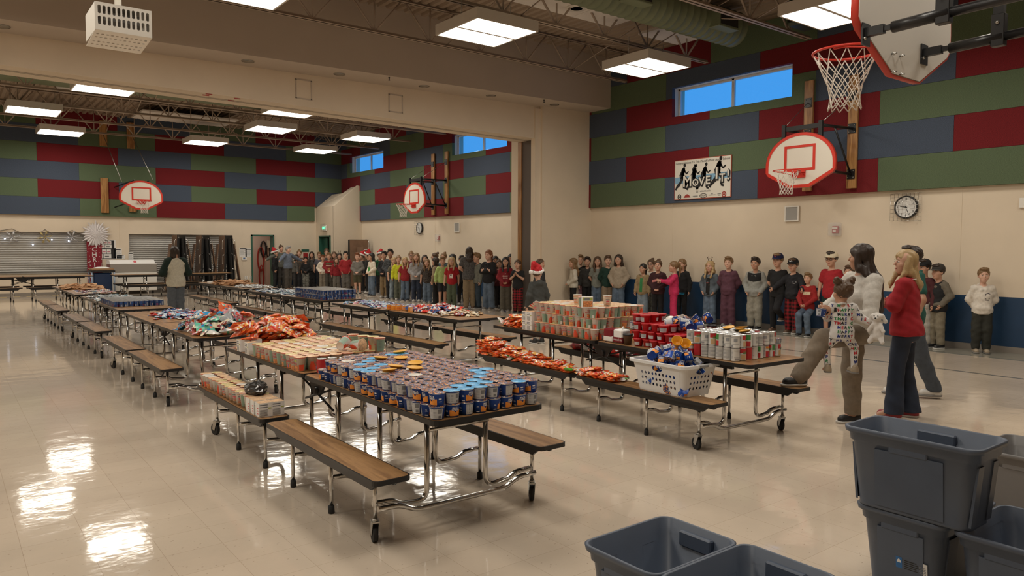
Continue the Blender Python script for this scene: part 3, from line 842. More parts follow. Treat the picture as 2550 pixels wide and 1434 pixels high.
# noodle cups: four printings
NR0, NR1, NH = .034, .0445, .102
def noodle(kind):
    b = cup_body(NR0, NR1, NH, 0, 20, .0035)
    if kind == 0:
        wrap_text(b, 'CUP', .022, NR0, NR1, NH, 300, .74, 2, bold=.0006); wrap_text(b, 'NOODLES', .019, NR0, NR1, NH, 300, .54, 2, bold=.0006)
        wrap(b, NR0, NR1, NH, 268, 330, .03, .32, 5)
        for a0, a1, t0, t1 in ((170, 255, .02, .36), (180, 240, .36, .52), (188, 225, .52, .68)): wrap(b, NR0, NR1, NH, a0, a1, t0, t1, 1)
        wrap(b, NR0, NR1, NH, 240, 262, .1, .34, 7); wrap(b, NR0, NR1, NH, 20, 150, .05, .9, 3)
        for k in range(5): wrap(b, NR0, NR1, NH, 30, 110, .8 - k * .13, .83 - k * .13, 6, .0009, 4)
    elif kind == 1:
        wrap(b, NR0, NR1, NH, 175, 290, .03, .90, 3); wrap(b, NR0, NR1, NH, 235, 270, .06, .34, 0, .0009)
        for a0, a1, t0, t1 in ((290, 370, .02, .40), (300, 358, .40, .56), (308, 346, .56, .72)): wrap(b, NR0, NR1, NH, a0, a1, t0, t1, 1)
        wrap_text(b, 'CUP', .022, NR0, NR1, NH, 130, .74, 2, bold=.0006); wrap_text(b, 'NOODLES', .019, NR0, NR1, NH, 130, .54, 2, bold=.0006); wrap(b, NR0, NR1, NH, 95, 170, .03, .36, 5)
        for k in range(4): wrap(b, NR0, NR1, NH, 185, 280, .80 - k * .12, .815 - k * .12, 6, .0009, 6)
    elif kind == 2:
        for a in (20, 140, 260):
            wrap(b, NR0, NR1, NH, a, a + 60, .62, .70, 6); wrap(b, NR0, NR1, NH, a + 6, a + 54, .44, .56, 2); wrap(b, NR0, NR1, NH, a, a + 60, .30, .33, 1)
            wrap(b, NR0, NR1, NH, a - 12, a + 72, .18, .24, 5); wrap(b, NR0, NR1, NH, a - 12, a + 72, .82, .85, 5)
    else:
        wrap(b, NR0, NR1, NH, 200, 340, .03, .46, 5); wrap(b, NR0, NR1, NH, 260, 320, .72, .88, 4); wrap_text(b, 'NOODLES', .019, NR0, NR1, NH, 260, .56, 2, bold=.0006)
        wrap(b, NR0, NR1, NH, 60, 170, .03, .9, 3); wrap(b, NR0, NR1, NH, 345, 400, .05, .5, 1)
    return b.mesh('noodle_cup', [M_cwhite, M_cred, M_cpink, M_cgreen, M_clime, M_cbrown, M_ink, M_lidB])


ME_NOOD = [noodle(k) for k in range(4)]
ME_NLID = [lid_mesh(NR1 + .005, M_lidO), lid_mesh(NR1 + .005, M_lidW), lid_mesh(NR1 + .005, mat('peach foil lid', (.82, .42, .27), .3, noise=.5, nscale=60)), lid_mesh(NR1 + .005, mat('yellow green foil lid', (.74, .56, .26), .3, noise=.5, nscale=60))]
# white cardboard sleeve holding two cups
b = MB(); w = .047
b.add([(-w, -.042, 0), (w, -.042, 0), (w, .042, 0), (-w, .042, 0), (-w, -.046, .105), (w, -.046, .105), (w, .046, .105), (-w, .046, .105)], [(0, 3, 2, 1), (4, 5, 6, 7), (0, 1, 5, 4), (1, 2, 6, 5), (2, 3, 7, 6), (3, 0, 4, 7)], [0, 3, 0, 0, 0, 0])
for k, (y, hh) in enumerate(((.085, .008), (.07, .006), (.05, .002), (.042, .002), (.034, .002), (.026, .002), (.018, .002), (.01, .002))): b.box(-w + .006, w - .03, -.0458, -.0445, y, y + hh, 1)
b.box(w - .026, w - .004, -.0462, -.0445, .06, .068, 2)
for k in range(3): b.box(-w - .0006, -w, -.03, .0, .06 - k * .02, .068 - k * .02, 4)
ME_SLEEVE = b.mesh('cup_sleeve', [M_paper, M_ink, M_clime, M_lidO, M_cpink])

# cans
def can_mesh(r, h, cols, text=None):
    b = MB(); b.lathe([(r - .002, 0), (r, .002), (r - .001, .005), (r - .001, h - .005), (r, h - .002), (r - .002, h), (r - .004, h - .003), (0, h - .003)], 18, [1, 1, 0, 1, 1, 1, 1])
    for a0, a1, t0, t1, m in cols: wrap(b, r, r, h, a0, a1, t0, t1, m, .0003)
    if text: wrap_text(b, text[0], text[1], r, r, h, text[2], text[3], text[4], .0008, .0004)
    return b


M_lab = {k: mat('can label ' + k, c, .35) for k, c in dict(white=(.66, .65, .62), red=(.5, .03, .035), green=(.06, .26, .07), blue=(.03, .12, .42), navy=(.014, .04, .13), tan=(.6, .4, .22), orange=(.75, .27, .03), teal=(.03, .2, .17), grey=(.3, .31, .33)).items()}
_ML = [M_lab['white'], M_foil, M_lab['red'], M_lab['green'], M_lab['blue'], M_lab['navy'], M_lab['tan'], M_lab['orange'], M_lab['grey'], M_lab['teal']]
_lines = [(20, 130, .8 - k * .1, .83 - k * .1, 8) for k in range(7)]
CAN = {
    'veg': can_mesh(.036, .108, _lines + [(150, 250, .62, .95, 2), (190, 250, .55, .72, 3), (160, 235, .1, .5, 6), (262, 330, .55, .95, 3), (270, 330, .05, .45, 2)]).mesh('food_can', _ML),
    'plain': can_mesh(.036, .108, _lines + [(150, 330, .82, .85, 8), (150, 330, .3, .32, 8), (160, 240, .1, .24, 8), (250, 300, .5, .75, 8)]).mesh('food_can', _ML),
    'soup': can_mesh(.033, .10, _lines + [(140, 380, .03, .55, 2), (180, 300, .1, .42, 4), (140, 380, .8, .96, 7)]).mesh('food_can', _ML),
    'red': can_mesh(.036, .108, [(0, 360, .04, .96, 2), (200, 260, .5, .7, 0), (210, 330, .1, .3, 0), (300, 360, .7, .96, 9)]).mesh('food_can', _ML),
}
b = can_mesh(.034, .085, [(0, 360, .05, .95, 5), (10, 60, .15, .5, 6), (100, 150, .45, .9, 4), (150, 215, .12, .42, 2), (60, 95, .40, .9, 0), (230, 300, .5, .85, 4), (240, 290, .08, .4, 0), (310, 345, .1, .75, 0), (160, 215, .6, .9, 8)])
CAN['short'] = b.mesh('short_can', _ML)
b = can_mesh(.036, .075, [(0, 360, .05, .95, 7), (200, 330, .3, .7, 2), (60, 130, .2, .8, 0)]); CAN['orange'] = b.mesh('orange_can', _ML)
b = MB(); b.lathe([(.036, 0), (.046, .062), (.049, .064)], 18, 0); wrap(b, .036, .046, .062, 200, 300, .15, .8, 2); wrap(b, .036, .046, .062, 40, 120, .2, .7, 2)
for k in range(3): wrap(b, .036, .046, .062, 210, 290, .65 - k * .15, .7 - k * .15, 3, .001)
ME_RED = b.mesh('red_tub', [M_lidR, M_foil, M_nutr, M_ink])
b = MB(); b.lathe([(.05, 0), (.052, .003), (.052, .013), (.048, .014), (0, .013)], 18); ME_REDLID = b.mesh('lid', M_lidR)
b = MB(); b.lathe([(.037, 0), (.045, .085), (.047, .087)], 18, 0); wrap(b, .037, .045, .085, 190, 290, .1, .75, 1); wrap(b, .037, .045, .085, 200, 240, .14, .3, 2, .001)
ME_JAR = b.mesh('brown_tub', [mat('brown tub', (.10, .06, .035), .35), M_nutr, M_ink])
b = MB(); b.lathe([(.048, 0), (.05, .004), (.05, .015), (.046, .017), (0, .016)], 18); ME_JARLID = b.mesh('lid', M_lidK)


# ------------------------------------------------------------------ soft packets
def pillow(L, W, T, paint, seed, nu=9, nv=6, wrinkle=.12):
    rr = random.Random(seed); b = MB(); v = []
    for s in (1, -1):
        for i in range(nu + 1):
            u = i / nu * 2 - 1
            for j in range(nv + 1):
                w = j / nv * 2 - 1
                e = max(0, 1 - abs(u) ** 5) ** .7 * max(0, 1 - abs(w) ** 3) ** .7
                z = s * T / 2 * e * (1 + rr.uniform(-wrinkle, wrinkle) * 2) if 0 < e else 0
                x = u * L / 2 * (1 - .03 * (1 - abs(w))); y = w * W / 2 * (1 - .14 * (1 - abs(u)) * 0.5)
                if abs(u) == 1: z += T * .10 * math.sin(w * 5 + seed)
                v.append((x, y, z))
    f = []; ms = []; n = (nu + 1) * (nv + 1)
    for k, s in enumerate((1, -1)):
        for i in range(nu):
            for j in range(nv):
                q = [k * n + i * (nv + 1) + j, k * n + (i + 1) * (nv + 1) + j, k * n + (i + 1) * (nv + 1) + j + 1, k * n + i * (nv + 1) + j + 1]
                f.append(tuple(q if s > 0 else q[::-1])); ms.append(paint(i, j, nu, nv, s, rr))
    b.add(v, f, ms, True); return b


def foil(name, c, rough=.28, metal=.0): return mat('foil ' + name, c, rough, metal)


F = {k: foil(k, c) for k, c in dict(orange=(.74, .13, .03), yellow=(.80, .44, .09), red=(.62, .03, .02), white=(.72, .70, .66), green=(.10, .42, .05), brown=(.20, .08, .035), sky=(.20, .42, .62), navy=(.03, .07, .22), teal=(.03, .17, .22), silver=(.50, .52, .54),
                                       purple=(.16, .10, .33), mint=(.12, .50, .36), azure=(.02, .27, .55), tan=(.52, .33, .17), cream=(.72, .62, .44), maroon=(.26, .03, .035), grey=(.33, .35, .37), pink=(.6, .25, .28), kraft=(.45, .27, .14), ice=(.46, .56, .66)).items()}


def paint_ramen(main, noodle='yellow'):
    idx = {'orange': 0, 'yellow': 1, 'red': 2, 'white': 3, 'green': 4, 'brown': 5}
    def p(i, j, nu, nv, s, rr):
        if s < 0: return idx['white'] if 2 < i < 6 and 1 < j < 4 else 0
        if i in (0, nu - 1): return 0
        if j in (1, 2) and 2 <= i <= nu - 3: return idx['white'] if rr.random() < .6 else idx['red']
        if j >= 3 and 1 <= i <= nu - 2: return rr.choice([1, 1, 3, 5, main, 2])
        return main if rr.random() < .55 else rr.choice([1, 2, 2])
    return p


_FR = [F[k] for k in ('orange', 'yellow', 'red', 'white', 'green', 'brown')]
RAMEN = [pillow(.135, .105, .030, paint_ramen(m), s).mesh('noodle_packet', _FR) for m, s in ((0, 1), (0, 2), (2, 3), (1, 4), (0, 5))]
RAMENG = pillow(.135, .105, .030, lambda i, j, nu, nv, s, rr: 4 if (i < 2 or i > nu - 3 or j < 1 or s < 0) else rr.choice([3, 3, 4, 1]), 6).mesh('noodle_packet', _FR)
RAMENW = pillow(.135, .105, .034, lambda i, j, nu, nv, s, rr: 3 if rr.random() < .8 else rr.choice([4, 2]), 8).mesh('noodle_packet', _FR)


def mixed(cols, seeds, L=.10, W=.055, T=.018, nu=6, nv=4, name='snack_packet', wr=.25):
    ms = [F[c] for c in cols]; k = len(cols)
    def mk(base, sd):
        def p(i, j, nu, nv, s, rr):
            if i in (0, nu - 1): return base
            return base if rr.random() < .55 else rr.randrange(k)
        return pillow(L, W, T, p, sd, nu, nv, wr).mesh(name, ms)
    return [mk(i % k, sd) for i, sd in enumerate(seeds)]


P_ice = mixed(['ice', 'white', 'navy', 'sky', 'red'], range(10, 16))
P_steel = mixed(['grey', 'ice', 'teal', 'white', 'silver'], range(20, 26))
P_teal = mixed(['teal', 'grey', 'silver', 'ice', 'navy'], range(30, 36))
P_purp = mixed(['ice', 'purple', 'white', 'sky', 'pink', 'navy'], range(40, 47))
P_silv = mixed(['silver', 'white', 'silver', 'grey', 'white'], range(50, 56))
P_bars = mixed(['maroon', 'white', 'cream', 'teal', 'pink', 'navy'], range(60, 68), .13, .035, .014)
P_tan = mixed(['tan', 'cream', 'white', 'brown'], range(70, 75), .12, .06, .02)
P_bags = mixed(['white', 'azure', 'mint', 'maroon', 'red', 'cream', 'silver', 'orange', 'grey', 'pink'], range(80, 92), .19, .14, .05, 7, 5, 'snack_bag', .3)
P_chip = mixed(['white', 'red', 'navy', 'orange', 'silver', 'maroon'], range(100, 108), .15, .12, .045, 6, 5, 'chip_bag', .3)
P_redb = mixed(['maroon', 'red', 'maroon', 'white'], range(110, 114), .24, .17, .09, 7, 6, 'red_bag', .25)


def kraft_mesh(seed):
    rr = random.Random(seed); b = MB(); L, W, n = .30, .135, 5; v = []
    for s in (0, 1):
        for i in range(n + 1):
            for j in range(3):
                v.append((-L / 2 + L * i / n + rr.uniform(-.004, .004), -W / 2 + W * j / 2, s * .009 + rr.uniform(-.006, .006) + (.02 * (i / n - .5) ** 2 * rr.choice([-1, 1, 2]))))
    k = (n + 1) * 3; f = []
    for i in range(n):
        for j in range(2):
            a = i * 3 + j; f += [(a, a + 1, a + 4, a + 3), (k + a, k + a + 3, k + a + 4, k + a + 1)]
    for i in range(n): f += [(i * 3, i * 3 + 3, k + i * 3 + 3, k + i * 3), (i * 3 + 2, k + i * 3 + 2, k + i * 3 + 5, i * 3 + 5)]
    f += [(0, k, k + 1, 1), (1, k + 1, k + 2, 2), (n * 3, n * 3 + 1, k + n * 3 + 1, k + n * 3), (n * 3 + 1, n * 3 + 2, k + n * 3 + 2, k + n * 3 + 1)]
    b.add(v, f); return b.mesh('paper_bag', mat('kraft paper', (.50, .285, .15), .85, noise=.25, nscale=14))


KRAFT = [kraft_mesh(s) for s in range(6)]


class Heap:
    """items dropped one after another on a height map in table coordinates"""
    def __init__(s, ox, oy, rot, z, x0, x1, y0, y1, d=.02):
        s.o = (ox, oy, rot, z); s.x0, s.y0, s.d = x0, y0, d
        s.h = np.zeros((int((x1 - x0) / d) + 2, int((y1 - y0) / d) + 2)); s.x1, s.y1 = x1, y1
        s.rr = random.Random(int(abs(ox * 131 + oy * 17 + x0 * 7) * 100))
        s.free = np.ones(s.h.shape, bool)

    def world(s, x, y, z):
        ox, oy, r, zb = s.o; return (ox + x * math.cos(r) - y * math.sin(r), oy + x * math.sin(r) + y * math.cos(r), zb + z)

    def drop(s, meshes, name, label, cat, group, L, W, T, n, cx, cy, sx, sy, tilt=.25, flat=False, maxh=.5, ang=None, squash=.62, shape='gauss', keep_in=True, stuff=False):
        rr = s.rr; V = []; Fc = []; Mi = []; mats_ = []
        for _ in range(n):
            best = None
            for _t in range(3):
                if shape == 'gauss': x, y = rr.gauss(cx, sx), rr.gauss(cy, sy)
                else: x, y = rr.uniform(cx - sx, cx + sx), rr.uniform(cy - sy, cy + sy)
                a = rr.uniform(0, PI) if ang is None else ang + rr.uniform(-.25, .25)
                hl = (abs(math.cos(a)) * L + abs(math.sin(a)) * W) / 2; hw = (abs(math.sin(a)) * L + abs(math.cos(a)) * W) / 2
                if keep_in: x = min(max(x, s.x0 + hl * .9), s.x1 - hl * .9); y = min(max(y, s.y0 + hw * .9), s.y1 - hw * .9)
                i0, i1 = int((x - hl * .7 - s.x0) / s.d), int((x + hl * .7 - s.x0) / s.d) + 1; j0, j1 = int((y - hw * .7 - s.y0) / s.d), int((y + hw * .7 - s.y0) / s.d) + 1
                i0, j0 = max(0, i0), max(0, j0); i1, j1 = min(s.h.shape[0], max(i1, i0 + 1)), min(s.h.shape[1], max(j1, j0 + 1))
                z = float(s.h[i0:i1, j0:j1].mean() * .75 + s.h[i0:i1, j0:j1].max() * .25)
                if best is None or z < best[0]: best = (z, x, y, a, i0, i1, j0, j1)
            z, x, y, a, i0, i1, j0, j1 = best
            if z > maxh: continue
            reg = s.h[i0:i1, j0:j1]
            gx = float(reg[-1, :].mean() - reg[0, :].mean()) / max(.02, (i1 - i0) * s.d); gy = float(reg[:, -1].mean() - reg[:, 0].mean()) / max(.02, (j1 - j0) * s.d)
            tz = T * squash; s.h[i0:i1, j0:j1] = np.maximum(reg, z + tz)
            tl = tilt if z > .01 else tilt * .3
            me = rr.choice(meshes); wp = s.world(x, y, z + T / 2)
            nx = Vector((-max(-.7, min(.7, gx)) + rr.uniform(-tl, tl), -max(-.7, min(.7, gy)) + rr.uniform(-tl, tl), 1)).normalized()
            ex = Vector((math.cos(a), math.sin(a), 0)); ex = (ex - nx * ex.dot(nx)).normalized(); ey = nx.cross(ex)
            if rr.random() < .25 and not flat: ey, nx = -ey, -nx
            m3 = Matrix.Rotation(s.o[2], 3, 'Z') @ Matrix((ex, ey, nx)).transposed()
            if stuff:
                k0 = len(V); V += [m3 @ q.co + Vector(wp) for q in me.vertices]
                mats_ = list(me.materials)
                for q in me.polygons: Fc.append(tuple(k0 + i for i in q.vertices)); Mi.append(q.material_index)
            else:
                o = link(name, me, None, wp); o.rotation_euler = m3.to_euler(); tag(o, label, cat, group)
        if stuff:
            b = MB(); b.add([tuple(v) for v in V], Fc, Mi, True); tag(b.obj(name + '_heap', mats_), label, cat, None, 'stuff')


def on_table(k, hz=.741):
    t = TABLES[k]; return t.location.x, t.location.y, t.rotation_euler.z, hz


def tab(k, x, y, z):
    ox, oy, r, _ = on_table(k); return (ox + x * math.cos(r) - y * math.sin(r), oy + x * math.sin(r) + y * math.cos(r), z)


def blue_cup(loc, rot, lid='m', label='blue macaroni cup in the two-layer block on the front table', group='blue cups on the front table', tip=None):
    o = link('blue_cup', ME_BLUE, None, loc, rot); tag(o, label, 'cup', group)
    if lid in ME_LIDS: link('lid', ME_LIDS[lid], o, (0, 0, BH + .0055))
    return o


# front table: block of blue cups, two layers
rr = random.Random(3); P = .0945; x0, y0 = 2.145, 3.45
BLUE_LID = {(6, 0): 'b', (1, 0): 'b', (2, 0): 'b', (2, 1): 'b', (3, 0): 'b', (3, 1): 'b', (4, 2): 'b', (4, 1): 'b', (5, 3): 'b', (6, 4): 'b', (6, 5): 'b', (7, 5): 'b', (1, 12): 'b', (2, 13): 'b', (3, 14): 'b', (1, 10): 'b', (2, 11): 'b', (5, 15): 'b', (6, 15): 'b', (0, 9): 'b', (0, 10): 'b', (1, 8): 'w', (2, 6): 'w', (1, 14): 'w', (3, 8): 'w'}
GOLD = [(4.4, 12.2), (2.2, 9.0), (4.0, 9.4), (2.9, 7.6), (1.1, 7.9), (6.0, 15.2), (3.2, 13.2)]
for lay in (0, 1):
    for i in range(8):
        for j in range(17):
            if lay == 1 and j == 16 and i < 2: continue
            if lay == 0 and 0 < i < 7 and 0 < j < 16: continue   # hidden under the top layer
            x = x0 + i * P + rr.uniform(-.003, .003) + (.012 if lay and j % 2 else 0); y = y0 + j * P + rr.uniform(-.003, .003)
            lid = BLUE_LID.get((i, j), 'm') if lay else 'm'
            lab = {'m': 'blue macaroni cup in the two-layer block on the front table', 'b': 'blue cup with a sky-blue lid in the block on the front table', 'w': 'blue cup with a pale lid in the block on the front table'}[lid]
            blue_cup((min(x, 2.83), y, .742 + lay * (BH + .0085)), rr.uniform(0, 2 * PI), lid, lab)
for k, (i, j) in enumerate(GOLD):
    o = link('plastic_bowl', ME_BOWL, None, (x0 + i * P, y0 + j * P, .742 + 2 * (BH + .0085) + .001), (rr.uniform(-.12, .12), rr.uniform(-.12, .12), 0))
    tag(o, 'shallow golden yellow bowl lying upside down on the blue cups', 'bowl', 'golden bowls on the blue cups')


def noodle_cup(loc, rot=None, label='', group='', kind=None, lid=None, rr=rr):
    k = rr.choice([0, 0, 1, 1, 2, 3]) if kind is None else kind
    o = link('noodle_cup', ME_NOOD[k], None, loc, rr.uniform(0, 2 * PI) if rot is None else rot); tag(o, label, 'cup', group)
    link('lid', ME_NLID[rr.choice([0, 0, 2, 3, 1]) if lid is None else lid], o, (0, 0, NH + .0055)); return o


for i in range(8):
    for j in range(13):
        if i < 2 and j > 10: continue
        if j > 11 and i < 5: continue
        noodle_cup((2.14 + i * .0955 + rr.uniform(-.003, .003), 5.40 + j * .0955 + rr.uniform(-.003, .003), .742), None, 'noodle cup standing in the single-layer field on the front table', 'noodle cups on the front table')
lb = 'noodle cup standing on top of the other noodle cups'
for px, py, w in ((880, 864, 'at the back'), (905, 868, 'second along'), (930, 870, 'beside the green one'), (945, 874, 'closest to the table edge')):
    p = at_z(px, py, .742 + NH + .007); noodle_cup(p, None, lb + ', ' + w, 'noodle cups on top', kind=0 if px != 930 else 1)
p = at_z(846, 862, .742 + NH + .05); noodle_cup((p.x, p.y, p.z), (PI / 2 - .25, 0, 2.2), 'noodle cup lying on its side on the other noodle cups', 'noodle cups on top', 0)
p = at_z(880, 862, .742 + NH + .052); noodle_cup((p.x + .03, p.y + .07, p.z), (PI / 2 - .1, 0, .35), 'tipped noodle cup with its lid facing the camera', 'noodle cups on top', 0, 0)
for i, k in enumerate(('red', 'veg', 'soup', 'veg', 'plain', 'soup', 'plain')):
    o = link('food_can', CAN[k], None, (2.235 + i * .088, 5.235 + rr.uniform(-.01, .01), .742), rr.uniform(0, 6)); tag(o, ('%s can in the row between blue cups and noodle cups' % {'red': 'red labelled', 'veg': 'vegetable', 'soup': 'soup', 'plain': 'pale labelled'}[k]), 'can', 'cans between the cups')
for i, (x, y) in enumerate(((2.14, 6.72), (2.24, 6.70), (2.14, 6.50), (2.14, 6.60))):
    if i < 3:
        o = link('cup_sleeve', ME_SLEEVE, None, (x, y + .02, .742), -PI / 2); tag(o, 'white cardboard sleeve of noodle cups beside the orange packets', 'box', 'white cup sleeves')
H = Heap(2.485, 5.26, 0, .742, -.38, .38, 1.30, 1.88)
H.h[:, :8] = .10
lb = 'orange noodle packet in the heap at the far end of the front table'
H.drop(RAMEN, 'noodle_packet', lb, 'packet', 'orange noodle packets on the front table', .135, .105, .03, 100, .0, 1.58, .11, .10, .35, maxh=.34, squash=.95)
H.drop(RAMEN, 'noodle_packet', lb, 'packet', 'orange noodle packets on the front table', .135, .105, .03, 14, -.3, 1.72, .03, .05, .1, maxh=.2)

# bench of the front table: cups, sleeves and a black bag
zb = .4315
for j in range(14):
    for i in range(2):
        y = 5.75 + j * .0915 if j > 0 else 5.72; x = 1.862 + i * .098
        if y > 6.95: continue
        noodle_cup((x + rr.uniform(-.004, .004), y, zb), None, 'noodle cup in the double row on the near left bench', 'noodle cups on the left bench')
for x, y in ((1.86, 5.42), (1.955, 5.42), (1.86, 5.53), (1.955, 5.53), (1.86, 5.63), (1.955, 5.63)):
    o = link('cup_sleeve', ME_SLEEVE, None, (x, y, zb), rr.uniform(-.04, .04)); tag(o, 'white printed sleeve of noodle cups at the end of the bench', 'box', 'white cup sleeves on the bench')
# crumpled black bag
rb = random.Random(5); b = MB(); b.ball((0, 0, 0), (.085, .10, .055), 18, 11)
b.v = [(x * (1 + rb.uniform(-.16, .2)), y * (1 + rb.uniform(-.16, .2)), z * (1 + rb.uniform(-.2, .25))) for x, y, z in b.v]; b.s = [False] * len(b.f)
o = b.obj('plastic_bag', mat('black plastic film', (.03, .03, .03), .25, coat=.5), None, (1.915, 5.74, zb + .15)); tag(o, 'crumpled black plastic bag lying on the noodle cups of the bench', 'bag')

# left row, second table: snack bags, blue packets
H = Heap(*on_table('T2'), -.38, .38, -1.85, 1.85)
H.drop(P_bags, 'snack_bag', 'mixed snack bag in the loose heap on the second left table', 'snack bag', 'snack bags on the second table', .19, .14, .05, 62, 0.06, -1.36, .13, .17, .4, maxh=.24, squash=.8)
H.drop(P_bars, 'snack_bar', 'wrapped snack bar among the bags on the second left table', 'snack bar', 'bars among the snack bags', .13, .035, .014, 40, -.02, -1.36, .2, .25, .3, maxh=.2)
H.drop(P_ice, 'snack_packet', 'pale blue foil packet in the heap on the second left table', 'packet', 'pale blue packets on the second table', .10, .055, .018, 170, .1, .75, .12, .2, .45, maxh=.2, squash=1.0)
o = link('snack_bag', P_bags[7], None, tab('T2', .12, -1.2, .98), (1.2, .3, .4)); tag(o, 'orange snack bag sticking up from the heap', 'snack bag')
# third table: short cans and steel packets
def can_block(k, xs, ys, lays, key, label, group, hh, pitch=.072, skip=0):
    rr = random.Random(int(xs[0] * 10)); n = 0
    for l in range(lays):
        for i in range(int((xs[1] - xs[0]) / pitch)):
            for j in range(int((ys[1] - ys[0]) / pitch)):
                edge = l == lays - 1 or i == 0 or j == 0 or i == int((xs[1] - xs[0]) / pitch) - 1
                if not edge: continue
                if skip and rr.random() < skip and l == lays - 1: continue
                o = link(CAN[key].name.split('.')[0], CAN[key], None, tab(k, xs[0] + .036 + i * pitch + rr.uniform(-.002, .002), ys[0] + .036 + j * pitch + rr.uniform(-.002, .002), .742 + l * (hh + .001)), rr.uniform(0, 6.28)); tag(o, label, 'can', group); n += 1
    return n


can_block('T3', (-.36, .37), (-1.30, -.02), 1, 'short', 'short blue can in the block on the third left table', 'short cans on the third table', .085)
H = Heap(*on_table('T3'), -.38, .38, -1.85, 1.85)
H.drop(P_steel, 'snack_packet', 'steel grey foil packets heaped on the third left table', 'packet', 'grey packets on the third table', .10, .055, .018, 170, .02, .85, .17, .42, .35, maxh=.12, stuff=True)
H = Heap(*on_table('T4'), -.38, .38, -1.85, 1.85)
H.drop(P_bars, 'snack_bar', 'wrapped cereal bar scattered on the fourth left table', 'snack bar', 'cereal bars on the fourth table', .13, .035, .014, 110, .1, -1.15, .17, .3, .3, maxh=.1)
H.drop(KRAFT, 'paper_bag', 'folded brown paper bag in the heap on the fourth left table', 'paper bag', 'paper bags on the fourth table', .30, .135, .012, 95, .08, .35, .17, .34, .12, flat=True, maxh=.2, squash=1.0)
# middle row
H = Heap(*on_table('M1'), -.38, .38, -1.85, 1.85)
H.drop(P_purp, 'snack_packet', 'lilac and blue foil packet in the heap on the nearest middle table', 'packet', 'lilac packets on the middle table', .10, .055, .018, 130, .06, .92, .15, .40, .35, maxh=.13)
H.drop(P_chip, 'chip_bag', 'small chip bag in the heap on the nearest middle table', 'chip bag', 'chip bags on the middle table', .15, .12, .045, 52, .10, -.62, .15, .22, .35, maxh=.2)
H.drop(P_tan, 'snack_packet', 'tan cracker packet in the low heap near the table end', 'packet', 'tan packets on the middle table', .12, .06, .02, 45, .06, -1.22, .13, .13, .3, maxh=.12)
for i, (x, y) in enumerate(((-.30, .1), (-.21, .1), (-.12, .12), (-.30, -.03), (-.21, -.05), (-.3, -.16), (-.2, -.17), (-.28, -.48), (-.19, -.2))):
    o = link('orange_can', CAN['orange'], None, tab('M1', x, y, .742), i * 1.3); tag(o, 'short orange can beside the chip bags on the middle table', 'can', 'orange cans on the middle table')
can_block('M2', (-.33, .37), (-1.78, -.55), 2, 'short', 'tall-stacked blue can in the block on the second middle table', 'cans on the second middle table', .085)
H = Heap(*on_table('M2'), -.38, .38, -1.85, 1.85)
H.drop(P_teal, 'snack_packet', 'dark teal foil packets heaped on the second middle table', 'packet', 'teal packets on the second middle table', .10, .055, .018, 220, .05, .85, .16, .48, .35, maxh=.12, stuff=True)
H = Heap(*on_table('M3'), -.38, .38, -1.85, 1.85)
H.drop(P_silv, 'snack_packet', 'silver white packets heaped on the farthest middle table', 'packet', 'silver packets on the farthest middle table', .10, .055, .02, 150, .05, -1.05, .15, .28, .35, maxh=.16, stuff=True)
H.drop(KRAFT, 'paper_bag', 'folded brown paper bag in the heap on the farthest middle table', 'paper bag', 'paper bags on the farthest middle table', .30, .135, .012, 90, .05, .25, .15, .3, .14, flat=True, maxh=.22, squash=1.0)
b = MB(); b.box(-.11, .11, -.14, .14, 0, .04, c=.003); o = b.obj('paper_stack', M_paper, None, tab('M3', -.15, 1.3, .742), .1); tag(o, 'stack of white paper beside the brown bags', 'paper')

# right-hand table: noodle cups three high, packets, tubs, cans
def r1(x, y, z): return tab('R1', x, y, z)
rr = random.Random(11); lz = NH + .0075
for l in range(3):
    for i in range(8):
        for j in range(11):
            if not (i < 2 or l == 2 or j < 2): continue
            x = -.335 + i * .0935 + (0.02 if l == 1 else 0); y = .06 + j * .0945 + (.02 if l == 2 else 0)
            if l == 2 and i > 5 and j > 6: continue
            noodle_cup(r1(x + rr.uniform(-.004, .004), y + rr.uniform(-.004, .004), .742 + l * lz), None, 'noodle cup in the three-high stack on the right-hand table', 'noodle cups on the right-hand table', rr=rr)
for px, py, k in ((1438, 758, 2), (1512, 762, 2), (1450, 764, 0)):
    p = at_z(px, py, .742 + 3 * lz); noodle_cup(p, None, {1438: 'tall white noodle cup standing above the stack at its left', 1512: 'lone white noodle cup standing above the stack at its right', 1450: 'noodle cup beside the carton on top of the stack'}[px], 'cups above the stack', k, 1)
b = MB(); b.box(-.055, .055, -.03, .03, 0, .115, 0, c=.002); b.box(-.05, .05, -.0312, -.03, .01, .07, 1); b.box(-.05, .05, -.0312, -.03, .075, .105, 2); b.box(-.035, .02, -.0318, -.0312, .08, .10, 3)
p = at_z(1462, 766, .742 + 3 * lz); o = b.obj('noodle_carton', [M_paper, M_cbrown, M_clime, M_ink], None, p, -.55); tag(o, 'upright noodle carton with a food picture on top of the cups', 'box')
for x, y in ((-.33, 1.13), (-.33, 1.22), (-.24, 1.2)):
    o = link('cup_sleeve', ME_SLEEVE, None, r1(x, y, .742), -PI / 2 - .04); tag(o, 'white sleeve of noodle cups at the end of the three-high stack', 'box', 'sleeves beside the stack')
    o = link('cup_sleeve', ME_SLEEVE, None, r1(x, y, .742 + .1055), -PI / 2 - .04); tag(o, 'white sleeve of noodle cups at the end of the three-high stack', 'box', 'sleeves beside the stack')
H = Heap(*on_table('R1'), -.38, .38, 1.22, 1.86)
H.drop(RAMEN, 'noodle_packet', 'orange noodle packet in the heap at the far end of the right-hand table', 'packet', 'orange packets on the right-hand table', .135, .105, .03, 95, -.10, 1.36, .17, .14, .35, maxh=.30)
o = link('noodle_packet', RAMENW, None, r1(-.3, 1.80, .79), (.9, .2, .6)); tag(o, 'white noodle packet standing alone at the far table corner', 'packet')
